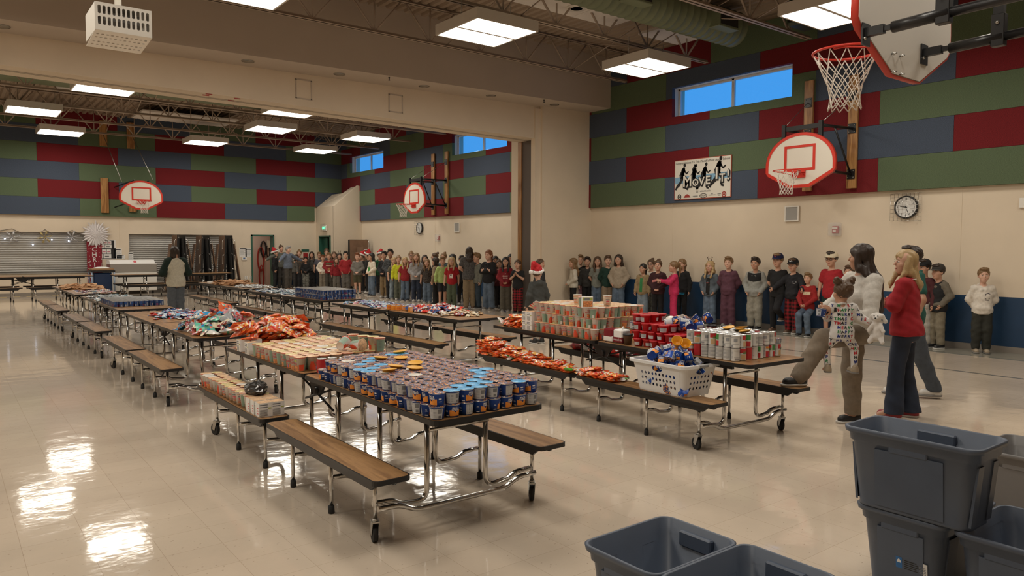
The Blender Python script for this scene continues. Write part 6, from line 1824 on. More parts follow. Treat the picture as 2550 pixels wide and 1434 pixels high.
# face features shared by everyone, in head units
def _face():
    b = MB()
    for s in (-1, 1):
        b.ball((s * .135, -.322, .008), (.066, .042, .026), 10, 6, 0); b.ball((s * .135, -.346, .008), (.031, .022, .0275), 8, 6, 1)
    eyes = b
    m = MB(); m.ball((0, -.366, -.262), (.092, .030, .022), 10, 5, 0); m.ball((0, -.362, -.288), (.070, .028, .018), 10, 5, 0)
    w = MB()
    for s in (-1, 1): w.tube([(s * .065, -.372, .085), (s * .14, -.362, .105), (s * .21, -.315, .085)], [.010, .013, .006], 5)
    o = MB(); o.ball((0, -.370, -.275), (.06, .03, .04), 10, 6, 0)
    return eyes.mesh('eyes', [M_eyew, M_iris]), m.mesh('mouth', M_lip), w.mesh('eyebrows', M_any), o.mesh('mouth', mat('open mouth', (.10, .02, .02), .5))


ME_EYES, ME_MOUTH, ME_BROW, ME_OPEN = _face()
_HS = {}


def hair_mesh(style):
    if style in _HS: return _HS[style]
    S = Sdf((-.75, -.75, -2.6), (.75, .95, 1.05), .028 if style in ('long', 'xlong', 'longfront', 'pony', 'braids', 'wavy') else .024)
    S.ell((0, .085, .15), (.385, .455, .405), 0)
    if style == 'short':
        S.plane((0, -.9, -1), -(.24 - .36 * .9) + .0); S.ell((0, -.16, .46), (.30, .26, .13), .08)
        S.ell((.0, -.36, -.02), (.27, .26, .26), .02, 's')
    else:
        S.plane((0, -1.1, -1), .155); S.ell((0, -.40, -.06), (.255, .28, .32), .05, 's')
    if style in ('long', 'longfront', 'wavy', 'xlong'):
        L = {'long': -1.35, 'xlong': -2.15}.get(style, -1.15)
        x = style == 'xlong'
        for s in (-1, 1):
            S.cap((s * .32, .02, .12), (s * .35, .06, -.50), .12, .13, .1); S.cap((s * .34, .14, -.45), (s * .30, .50 if not x else .62, -1.0), .14, .12, .1)
            S.cap((s * .30, .50 if not x else .62, -.95), (s * .22, .54 if not x else .70, L), .12, .07, .1)
            if style not in ('long', 'xlong'): S.cap((s * .32, -.06, .05), (s * .35, -.16, -.50), .09, .10, .08); S.cap((s * .35, -.16, -.50), (s * .29, -.43, -.95), .10, .085, .08); S.cap((s * .29, -.43, -.92), (s * .26, -.47, L + .05), .085, .05, .06)
        S.cap((0, .28, .1), (0, .36, -.55), .28, .28, .12, sy=.6); S.cap((0, .36, -.5), (0, .56 if not x else .66, -1.0), .28, .24, .12, sy=.6); S.cap((0, .56 if not x else .66, -.95), (0, .58 if not x else .72, L), .24, .13, .12, sy=.6)
    elif style == 'bob':
        for s in (-1, 1): S.cap((s * .31, .06, .1), (s * .33, .06, -.45), .12, .12, .1)
        S.cap((0, .28, .1), (0, .32, -.42), .30, .26, .12, sy=.6)
    elif style == 'pony':
        S.ell((0, .50, .26), (.13, .13, .13), .06); S.cap((0, .53, .26), (0, .68, -.1), .10, .13, .08); S.cap((0, .68, -.1), (0, .55, -.95), .13, .05, .08)
    elif style == 'bun':
        S.ell((0, .42, .48), (.18, .18, .17), .04); S.ell((.06, .45, .58), (.10, .10, .08), .05)
    elif style == 'braids':
        for s in (-1, 1):
            for q in range(8): S.ell((s * (.33 + .01 * q), .06 - .05 * q, -.25 - .13 * q), (.085, .08, .09), .03)
    elif style == 'buns2':
        for s in (-1, 1): S.ell((s * .30, .10, .50), (.20, .19, .18), .06); S.ell((s * .38, .14, .60), (.12, .12, .12), .05)
    S.folds(.014 if style not in ('wavy',) else .03, 34 if style != 'wavy' else 16, 2, .16 if style not in ('wavy', 'bun', 'buns2', 'short') else .6)
    _HS[style] = S.mesh('hair', M_any); return _HS[style]


def hat_santa():
    S = Sdf((-.8, -.8, -.5), (.9, 1.2, 1.3), .03); S.ell((0, .07, .22), (.42, .49, .42), 0); S.cap((0, .12, .45), (.28, .35, .72), .30, .20, .1); S.cap((.28, .35, .72), (.46, .55, .20), .19, .08, .08); S.plane((0, -.35, -1), -.20); S.folds(.015, 18, 1)
    a = S.mesh('hat', mat('red felt', (.45, .015, .02), .9))
    S = Sdf((-.8, -.8, -.5), (.9, 1.2, 1.3), .03)
    for i in range(20):
        t = 2 * PI * i / 20; t2 = 2 * PI * (i + 1) / 20
        S.cap((.42 * math.cos(t), .07 + .49 * math.sin(t), .22 - .17 * math.sin(t)), (.42 * math.cos(t2), .07 + .49 * math.sin(t2), .22 - .17 * math.sin(t2)), .105, .105, .05)
    S.folds(.02, 40, 3); b_ = S.mesh('fur_band', mat('white plush', (.74, .71, .68), .95, bump=.3, nscale=50))
    S = Sdf((.2, .3, -.2), (.8, .9, .4), .03); S.ell((.48, .57, .10), (.17, .17, .17), 0); S.folds(.02, 40, 3); c = S.mesh('pompom', mat('white plush', (.74, .71, .68), .95))
    return a, b_, c


ME_SANTA = hat_santa()


def hat_cap():
    b = MB(); n = 24; k = 7; v = []; z0 = .20
    for i in range(k + 1):
        p = PI / 2 * i / k
        for j in range(n):
            a = 2 * PI * j / n; v.append((.405 * math.cos(a) * math.cos(p) ** .8, .06 + .475 * math.sin(a) * math.cos(p) ** .8, z0 + .42 * math.sin(p) ** .9))
    b.add(v, [(i * n + j, i * n + (j + 1) % n, (i + 1) * n + (j + 1) % n, (i + 1) * n + j) for i in range(k) for j in range(n)], 0, True); b.ball((0, .06, .62), .03, 6, 4)
    cr = b.mesh('hat', M_any); b = MB(); m = 12; top = []; 
    for i in range(m + 1):
        a = PI + PI * i / m
        for q in (0, 1, 2):
            r = q / 2; x = .37 * math.cos(a) * (1 - .1 * r); y = .06 + .45 * math.sin(a) - r * .40 * max(0, -math.sin(a)) ** .5; top.append((x, y, z0 + .02 - .05 * r - .35 * x * x * r))
    w = 3; f = [(i * w + q, (i + 1) * w + q, (i + 1) * w + q + 1, i * w + q + 1) for i in range(m) for q in range(w - 1)]
    b.add(top + [(x, y, z - .022) for x, y, z in top], f + [tuple(reversed([i + len(top) for i in g])) for g in f] + [(i * w + 2, (i + 1) * w + 2, (i + 1) * w + 2 + len(top), i * w + 2 + len(top)) for i in range(m)], 0, True)
    return cr, b.mesh('brim', M_any)


ME_CAP = hat_cap()


def shoe_mesh():
    S = Sdf((-.055, -.13, -.01), (.055, .06, .085), .0045)
    S.cap((0, .015, .028), (0, -.075, .022), .031, .027, .02, sy=1.0); S.cap((0, .015, .02), (0, .02, .058), .028, .025, .02); S.plane((0, 0, -1), -.012)
    a = S.mesh('shoe', M_any)
    S = Sdf((-.055, -.13, -.01), (.055, .06, .085), .0045); S.cap((0, .015, .012), (0, -.08, .012), .036, .033, 0); S.plane((0, 0, 1), .014); S.plane((0, 0, -1), 0); return a, S.mesh('sole', M_any)


ME_SHOE, ME_SOLE = shoe_mesh()

ARMS = {   # elbow, wrist, hand direction for the left arm (x > 0)
    'down': ((.140, .012, .625), (.148, -.025, .495), (0, -.15, -1)), 'clasp': ((.140, .004, .63), (.040, -.100, .545), (-.8, -.2, -.5)),
    'back': ((.140, .050, .63), (.055, .085, .51), (-.8, .1, -.5)), 'pocket': ((.155, .025, .635), (.098, -.055, .525), (-.3, -.5, -.8)),
    'chest': ((.125, -.045, .645), (.030, -.105, .715), (-.4, -.2, .8)), 'fold': ((.125, -.035, .645), (-.02, -.105, .66), (-1, .1, .1)),
    'point': ((.125, -.085, .67), (.085, -.205, .695), (-.2, -1, .1)), 'spread': ((.225, -.03, .70), (.335, -.075, .65), (.8, -.5, -.1)),
    'reach': ((.17, -.06, .66), (.21, -.16, .60), (.3, -.8, -.4))}
_ARCH = {}


class Pose:
    def __init__(s, arms='down', kid=True, legs=None, neck=(0, 0), lean=0.0, female=False, heavy=1.0, hyaw=0.0, hpitch=0.0, sh=None):
        s.kid, s.female, s.heavy, s.hyaw, s.hpitch = kid, female, heavy, hyaw, hpitch
        s.hs = .168 if kid else .138
        s.zs = .775 if kid else .815; s.zh = .49 if kid else .515
        s.sw = sh or (.086 if kid else (.098 if female else .114))
        s.hc = (neck[0], -.012 + neck[1], 1 - s.hs * .5)
        a = arms if isinstance(arms, (tuple, list)) else (arms, arms); s.arm = []
        dz = s.zs - .775
        for sx, nm in ((-1, a[0]), (1, a[1])):
            e, w, d = ARMS[nm] if isinstance(nm, str) else nm; f = 1.0 if isinstance(nm, str) else 1.0
            kx = s.sw / .090
            s.arm.append(((sx * s.sw, .004, s.zs - .012), (sx * e[0] * kx, e[1], e[2] + dz * .8), (sx * w[0] * kx, w[1], w[2] + dz * .6), (sx * d[0], d[1], d[2])))
        s.leg = legs or [((sx * .046, 0, s.zh), (sx * .050, -.006, s.zh * .545), (sx * .054, .010, .048), 0.0) for sx in (-1, 1)]
        s.lean = lean


def limbs(S, p, infl_arm=0., infl_leg=0., torso=True, arms=True, legs=True, ga=1.0):
    hv = p.heavy * (.92 if p.kid else 1.0); f = 1.0 if p.kid else 1.02; zs, zh = p.zs, p.zh
    if torso:
        S.ell((0, .004, zh + .02), (.080 * hv + infl_leg * .6, .060 * hv + infl_leg * .6, .062), .03)
        S.ell((0, .002, (zs + zh) / 2 - .03), (.070 * hv + infl_arm, .052 * hv + infl_arm, .11), .04)
        S.ell((0, .004, zs - .075), (.083 * hv * f + infl_arm, .058 * hv + infl_arm, .088), .04)
        S.cap((-p.sw * .80, .006, zs - .016), (p.sw * .80, .006, zs - .016), .034 + infl_arm * .5, None, .04)
        if p.female:
            for q in (-1, 1): S.ell((q * .040, -.045, zs - .10), (.040 + infl_arm * .5, .036 + infl_arm * .5, .040), .03)
            S.ell((0, .018, zh + .0), (.086 + infl_leg * .5, .066 + infl_leg * .5, .062), .04)
    if arms:
        for (a, e, w, d) in p.arm:
            S.cap(a, e, .0315 * hv + infl_arm, .026 * hv + infl_arm, .018); S.cap(e, w, .0255 * hv + infl_arm, .0175 + infl_arm * ga, .015)
    if legs:
        for (h, k, a, _) in p.leg:
            S.cap(h, k, .047 * hv + infl_leg, .0345 * hv + infl_leg, .015); S.cap(k, a, .0345 * hv + infl_leg, .023 + infl_leg, .012)


def hands(S, p):
    for i, (a, e, w, d) in enumerate(p.arm):
        d = Vector(d).normalized(); w = Vector(w); sx = -1 if i == 0 else 1
        n = Vector((-sx, -.3, 0)); n = (n - d * n.dot(d)).normalized(); u = d.cross(n).normalized()
        if u.z > .0 and abs(u.z) > .5: u = -u
        f_ = Vector((0, -1, 0)); u = u if u.dot(f_) > 0 else -u      # thumb side to the front
        k = .74 * p.hs / .168 * 1.15
        S.cap(w, w + d * .016 * k, .0165, .018, .01)
        pc = w + d * .03 * k
        for t in (-.6, 0, .6): S.cap(pc + u * t * .012 * k - d * .012 * k, pc + u * t * .015 * k + d * .018 * k, .0115 * k, .011 * k, .008)
        for q, L in ((1.0, .030), (.33, .035), (-.33, .033), (-1.0, .026)):
            b0 = pc + u * q * .0195 * k + d * .022 * k; b1 = b0 + (d + n * .25).normalized() * L * .55 * k + u * q * .002; b2 = b1 + (d + n * .8).normalized() * L * .5 * k
            S.cap(b0, b1, .0078 * k, .0070 * k, .004); S.cap(b1, b2, .0070 * k, .0058 * k, .003)
        t0 = pc + u * .020 * k - d * .012 * k; t1 = t0 + (u * .9 + d * .5).normalized() * .026 * k; t2 = t1 + (u * .3 + d).normalized() * .020 * k
        S.cap(t0, t1, .0095 * k, .008 * k, .006); S.cap(t1, t2, .008 * k, .0062 * k, .003)


def bounds(p):
    pts = [q for a in p.arm for q in a[:3]] + [q for l in p.leg for q in l[:3]] + [(0, 0, 0.03), p.hc]
    lo = np.min(pts, 0) - .12; hi = np.max(pts, 0) + .12; lo[2] = max(lo[2], -.02); hi[2] = 1.03
    return lo, hi


def build_body(p, vox=.0075):
    lo, hi = bounds(p); S = Sdf(lo, hi, vox); limbs(S, p)
    S.cap((0, .008, p.zs - .03), (p.hc[0], p.hc[1] + .022, p.hc[2] - p.hs * .30), .034 if p.kid else .033, .029 if p.kid else .030, .025)
    head_sdf(S, p.hc, p.hs, p.hyaw, p.hpitch); hands(S, p)
    for (h, k, a, fy) in p.leg: S.cap(a, (a[0] - math.sin(fy) * .075, a[1] - math.cos(fy) * .075, a[2] - .028), .022, .017, .015)
    return S.mesh('body', M_any)


def build_top(p, style, vox=.0085, seed=1, hem=None, sleeve=1.0):
    lo, hi = bounds(p); S = Sdf(lo, hi, vox)
    inf = {'tee': .007, 'sweater': .009, 'hoodie': .011, 'jacket': .013, 'knit': .010, 'vest': .017}[style]
    limbs(S, p, inf, 0, True, False, False)
    hemz = hem if hem is not None else {'tee': p.zh - .035, 'sweater': p.zh - .02, 'hoodie': p.zh - .03, 'jacket': p.zh - .04, 'knit': p.zh - .02, 'vest': p.zh - .05}[style]
    S.cap((-.032, .002, p.zs - .12), (-.032, .003, hemz - .01), .045 * p.heavy + inf, .049 * p.heavy + inf, .05, sy=.95); S.cap((.032, .002, p.zs - .12), (.032, .003, hemz - .01), .045 * p.heavy + inf, .049 * p.heavy + inf, .05, sy=.95)
    S.ell((0, .004, p.zh + .03), (.094 * p.heavy + inf + .006, .064 * p.heavy + inf + .008, .12), .02)
    if p.female: S.ell((0, .018, p.zh), (.096 + inf, .074 + inf, .09), .03)
    S.plane((0, 0, -1), -hemz)
    if style in ('sweater', 'hoodie', 'knit') and sleeve > .5:   # ribbed waistband
        S.plane((0, 0, -1), -hemz + .002)
    if style != 'vest':
        for (a, e, w, d) in p.arm:
            a_, e_, w_ = Vector(a), Vector(e), Vector(w)
            if style == 'tee' or sleeve < .5:
                m = a_.lerp(e_, .62); S.cap(a_, m, .038 * p.heavy + inf * .4, .037 + inf * .4, .02)
            else:
                S.cap(a_, e_, .033 * p.heavy + inf, .028 * p.heavy + inf, .02); S.cap(e_, w_.lerp(e_, .10), .029 + inf, .021 + inf * .8, .02); S.cap(w_.lerp(e_, .06), w_ , .0235 + inf * .25, None, .005)
    if style in ('hoodie',):
        S.ell((0, .050, p.zs + .012), (.062, .040, .042), .02); S.cap((-.045, .02, p.zs + .015), (-.02, -.052, p.zs - .03), .018, .014, .015); S.cap((.045, .02, p.zs + .015), (.02, -.052, p.zs - .03), .018, .014, .015)
        S.cap((-.05, -.062, p.zh + .045), (.05, -.062, p.zh + .045), .022, None, .02)
    elif style in ('jacket', 'vest'):
        for q in (-1, 1): S.cap((q * .03, .035, p.zs + .012), (q * .025, -.045, p.zs - .01), .017, .015, .012)
    else:
        for i in range(10):
            t, t2 = 2 * PI * i / 10, 2 * PI * (i + 1) / 10; r = .040
            S.cap((r * math.cos(t), .010 + r * math.sin(t), p.zs + .012 + .014 * math.sin(t)), (r * math.cos(t2), .010 + r * math.sin(t2), p.zs + .012 + .014 * math.sin(t2)), .008, None, .01)
    S.cap((0, .010, p.zs + .005), (p.hc[0], p.hc[1] + .01, p.zs + .12), .031, .034, .008, 's')
    S.folds(.0022 if style != 'tee' else .0016, 62, seed)
    return S.mesh('top', M_any)


def build_pants(p, style, vox=.0085, seed=1):
    lo, hi = bounds(p); S = Sdf(lo, hi, vox)
    inf, ank = {'slim': (.007, .010), 'legging': (.004, .004), 'wide': (.012, .034), 'jogger': (.014, .020), 'shorts': (.013, .03), 'flare': (.007, .032), 'straight': (.010, .020)}[style]
    hv = p.heavy
    S.ell((0, .004, p.zh + .015), (.080 * hv + inf * .7, .060 * hv + inf * .7, .062), .03); S.cap((-.028, .003, p.zh + .05), (.028, .003, p.zh + .05), .048 * hv + inf * .4, None, .03)
    if p.female: S.ell((0, .018, p.zh), (.086 + inf * .5, .066 + inf * .5, .062), .04)
    for (h, k, a, fy) in p.leg:
        h_, k_, a_ = Vector(h), Vector(k), Vector(a)
        S.cap(h_, k_, .0475 * hv + inf * .8, .036 * hv + inf * (1.6 if style in ('wide', 'jogger', 'straight') else 1), .010)
        if style == 'shorts': continue
        end = a_ + (a_ - k_).normalized() * (.022 if style in ('wide', 'flare') else .004)
        S.cap(k_, end, .036 * hv + inf * (1.5 if style in ('wide', 'jogger', 'straight') else 1), .023 + ank, .010)
        if style == 'jogger': S.cap(a_.lerp(k_, .03), a_, .026, None, .006)
    S.plane((0, 0, 1), p.zh + .075)
    lowest = min(l[2][2] for l in p.leg)
    if style == 'shorts':
        S.plane((0, 0, -1), -(p.zh * .60))
    else: S.plane((0, 0, -1), -(.030 if style in ('wide', 'flare') else .044))
    S.folds(.0028 if style in ('wide', 'jogger', 'straight') else .0015, 48, seed)
    return S.mesh('trousers', M_any)


def set_mat(o, m):
    o.material_slots[0].link = 'OBJECT'; o.material_slots[0].material = m


def archetype(key, mk):
    if key not in _ARCH: _ARCH[key] = mk()
    return _ARCH[key]


def cloth(c, rough=.9, noise=.12, ns=40):
    c = tuple(min(.82, v * 1.4 + .004) for v in lin(c)); return mat('cloth %.3f %.3f %.3f' % c, c, rough, noise=noise, nscale=ns)


def plaid(name, c0, c1, sc=24.):
    m = mat(name, c0, .9); nt, b = nodes_of(m); L = nt.links.new
    if len(nt.nodes) > 3: return m
    tc = nt.nodes.new('ShaderNodeTexCoord'); sp = nt.nodes.new('ShaderNodeSeparateXYZ'); L(tc.outputs['Object'], sp.inputs[0]); outs = []
    for i in (0, 2):
        a = nt.nodes.new('ShaderNodeMath'); a.operation = 'MULTIPLY'; a.inputs[1].default_value = sc * 2; L(sp.outputs[i], a.inputs[0])
        s = nt.nodes.new('ShaderNodeMath'); s.operation = 'SINE'; L(a.outputs[0], s.inputs[0]); g = nt.nodes.new('ShaderNodeMath'); g.operation = 'GREATER_THAN'; g.inputs[1].default_value = 0; L(s.outputs[0], g.inputs[0]); outs.append(g)
    ad = nt.nodes.new('ShaderNodeMath'); L(outs[0].outputs[0], ad.inputs[0]); L(outs[1].outputs[0], ad.inputs[1]); ml = nt.nodes.new('ShaderNodeMath'); ml.operation = 'MULTIPLY'; ml.inputs[1].default_value = .5; L(ad.outputs[0], ml.inputs[0])
    mx = nt.nodes.new('ShaderNodeMix'); mx.data_type = 'RGBA'; mx.inputs[6].default_value = (*c0, 1); mx.inputs[7].default_value = (*c1, 1); L(ml.outputs[0], mx.inputs[0]); L(mx.outputs[2], b.inputs['Base Color']); return m


DENIM = mat('blue denim', (.11, .155, .22), .85, noise=.35, nscale=9); DENIML = mat('light denim', (.20, .25, .30), .85, noise=.35, nscale=9); DENIMD = mat('dark denim', (.018, .028, .055), .8, noise=.5, nscale=7)
PLAIDR = plaid('red buffalo plaid', (.008, .006, .006), (.30, .012, .018), 62.)
CAMO = mat('mottled print', (.16, .16, .14), .9, noise=.8, nscale=28); FLORAL = mat('dark floral print', (.05, .04, .035), .9, noise=1.0, nscale=60)
SHOES = {k: mat('shoe ' + k, c, .5) for k, c in dict(black=(.015, .015, .016), white=(.6, .58, .55), grey=(.22, .21, .2), brown=(.14, .08, .05), red=(.3, .02, .03), tan=(.36, .29, .21)).items()}
N_PERSON = [0]


def drape(me, v2, f2, z0=0, from_y=-1, off=.0022, ax=0):
    """throw flat geometry (x, z) on a mesh along +y (or -y)"""
    bv = drape.cache.get(me.name)
    if bv is None:
        bv = BVHTree.FromPolygons([v.co for v in me.vertices], [tuple(p.vertices) for p in me.polygons]); drape.cache[me.name] = bv
    out = []; last = 0
    for x, z in v2:
        h = bv.ray_cast(Vector((x, -.6 if from_y < 0 else .6, z)), Vector((0, 1 if from_y < 0 else -1, 0)))
        y = h[0].y if h[0] is not None else last; last = y; out.append((x, y + (-off if from_y < 0 else off), z))
    return out, f2


drape.cache = {}


def person(label, loc, yaw, h, pose='clasp', top=('sweater', '#777777'), pants=('straight', DENIM), hair=('short', 'brown'), skin='a', shoes='white', hat=None, extra=None, kid=True, female=False, seed=1, mouth='closed', heavy=1.0, custom=None, vox=(.0075, .0085), hem=None, face=True, group=None, sleeve=1.0):
    p = custom or archetype(('pose', str(pose), kid, female, heavy), lambda: Pose(pose, kid, female=female, heavy=heavy))
    ck = id(p)
    body = archetype(('body', ck), lambda: build_body(p, vox[0])); tm = archetype(('top', ck, top[0], hem, sleeve), lambda: build_top(p, top[0], vox[1], seed, hem, sleeve)); pm = archetype(('pants', ck, pants[0]), lambda: build_pants(p, pants[0], vox[1], seed))
    t = thing('person', label, 'person', loc, yaw, group); t.scale = (h, h, h); N_PERSON[0] += 1
    o = link('body', body, t); set_mat(o, SKIN[skin])
    tn = {'tee': 'shirt', 'sweater': 'sweater', 'hoodie': 'hoodie', 'jacket': 'jacket', 'knit': 'sweater', 'vest': 'vest'}[top[0]]
    to = link(tn, tm, t); set_mat(to, cloth(top[1]) if not hasattr(top[1], 'node_tree') else top[1])
    if len(top) > 2:   # a lower or upper colour block drawn as its own layer
        pass
    o = link('shorts' if pants[0] == 'shorts' else 'trousers', pm, t); set_mat(o, cloth(pants[1]) if not hasattr(pants[1], 'node_tree') else pants[1])
    for (hp, k, a, fy) in p.leg:
        sc = 1.0 if p.kid else .92
        s = link('shoe', ME_SHOE, t, (a[0], a[1] + .0, a[2] - .046), (0, 0, -fy if False else fy), sc); set_mat(s, SHOES[shoes]); q = link('sole', ME_SOLE, s); set_mat(q, SHOES['white' if shoes not in ('white', 'tan') else 'grey'])
    ht = link('head_gear', None, t, p.hc, (p.hpitch, 0, p.hyaw), p.hs); ht.name = 'hair'
    hm = link('hair', hair_mesh(hair[0]), t, p.hc, (p.hpitch, 0, p.hyaw), p.hs); set_mat(hm, HAIR[hair[1]])
    bpy.data.objects.remove(ht)
    if face:
        link('eyes', ME_EYES, t, p.hc, (p.hpitch, 0, p.hyaw), p.hs); link('mouth', ME_OPEN if mouth == 'open' else ME_MOUTH, t, p.hc, (p.hpitch, 0, p.hyaw), p.hs)
        q = link('eyebrows', ME_BROW, t, p.hc, (p.hpitch, 0, p.hyaw), p.hs); set_mat(q, HAIR[hair[1] if hair[1] not in ('blond', 'grey') else 'light'])
    if hat:
        if hat[0] == 'santa':
            q = link('santa_hat', ME_SANTA[0], t, p.hc, (p.hpitch, 0, p.hyaw + (hat[1] if len(hat) > 1 else 0)), p.hs); link('fur_band', ME_SANTA[1], q); link('pompom', ME_SANTA[2], q)
        elif hat[0] == 'cap':
            q = link('baseball_cap', ME_CAP[0], t, p.hc, (p.hpitch, 0, p.hyaw), p.hs); set_mat(q, cloth(hat[1])); r = link('brim', ME_CAP[1], q); set_mat(r, cloth(hat[2] if len(hat) > 2 else hat[1]))
            if len(hat) > 3:
                b = MB(); add_text(b, hat[3], .20, Matrix.Translation((0, -.405, .36)) @ Matrix.Rotation(-.22, 4, 'X') @ MV, 0, 1, .012); b.obj('emblem', cloth(hat[4]), q)
        elif hat[0] == 'antlers':
            for s in (-1, 1):
                b = MB(); b.tube([(s * .14, 0, .5), (s * .18, -.03, .72), (s * .28, -.05, .86)], .025, 6); b.tube([(s * .17, -.03, .66), (s * .05, -.05, .78)], .02, 6); b.tube([(s * .22, -.04, .78), (s * .17, -.06, .92)], .02, 6); b.obj('antler', HAIR['brown'], t, p.hc).scale = (p.hs,) * 3
            b = MB(); b.tube([(.40 * math.cos(a), .03, .12 + .42 * math.sin(a)) for a in [PI * i / 12 for i in range(13)]], .02, 6); b.obj('headband', M_black, t, p.hc).scale = (p.hs,) * 3
    if extra:
        for e in extra:
            if e[0] == 'text':      # words on the chest: (kind, word, size, x, z, colour)
                v, f = text_geo(e[1], e[2], 'CENTER', .0006); v3, f = drape(tm, [(x + e[3], y + e[4]) for x, y, z in v], f); b = MB(); b.add(v3, f); b.obj('print', cloth(e[5]), to)
            elif e[0] == 'poly':    # a flat print
                pts = e[1]; v3, f = drape(tm, pts, [tuple(range(len(pts)))]); b = MB(); b.add(v3, f); b.obj('print', cloth(e[2]), to)
            elif e[0] == 'grid':    # a block of cloth colour following the surface: x0, x1, z0, z1, colour
                x0, x1, z0, z1 = e[1]; nx, nz = 10, 6; v2 = [(x0 + (x1 - x0) * i / nx, z0 + (z1 - z0) * j / nz + (e[3] * abs(2 * i / nx - 1) if len(e) > 3 else 0)) for i in range(nx + 1) for j in range(nz + 1)]
                f = [(i * (nz + 1) + j, (i + 1) * (nz + 1) + j, (i + 1) * (nz + 1) + j + 1, i * (nz + 1) + j + 1) for i in range(nx) for j in range(nz)]
                v3, f = drape(tm, v2, f, off=.003); b = MB(); b.add(v3, f, 0, True); b.obj('colour_block', cloth(e[2]), to)
            elif e[0] == 'layer':   # a second garment over the first: style, colour, hem
                lm = archetype(('top', ck, e[1], e[3]), lambda: build_top(p, e[1], vox[1], seed + 3, e[3])); q = link({'vest': 'vest', 'jacket': 'jacket'}.get(e[1], 'overlay'), lm, t); set_mat(q, e[2] if hasattr(e[2], 'node_tree') else cloth(e[2]))
            elif e[0] == 'glasses':
                b = MB()
                for s in (-1, 1): b.tube([(s * .14 + .085 * math.cos(a), -.40, .01 + .07 * math.sin(a)) for a in [2 * PI * i / 14 for i in range(14)]], .012, 5, closed=True); b.tube([(s * .225, -.39, .02), (s * .34, .02, .02)], .010, 4)
                b.tube([(-.055, -.40, .02), (.055, -.40, .02)], .010, 4); b.obj('glasses', M_black, t, p.hc, (p.hpitch, 0, p.hyaw)).scale = (p.hs,) * 3
    return t


def ht_at(x, yt, P_):
    d = ray(x, yt); t = math.hypot(P_.x, P_.y) / math.hypot(d[0], d[1]); return CAM_H + d[2] * t


def stand(px, top, feet=None, X=None, off=0):
    """place by feet row on the floor or by distance X of the wall row; returns location, yaw, height"""
    P_ = at_z(px, feet, 0) if feet is not None else at_x(px, top, X)
    if P_.y > 28.6: P_ = at_y(px, top, 28.6)
    h = ht_at(px, top, P_); yaw = math.atan2(-P_.x, P_.y) - math.radians(off); return (P_.x, P_.y, 0), yaw, h
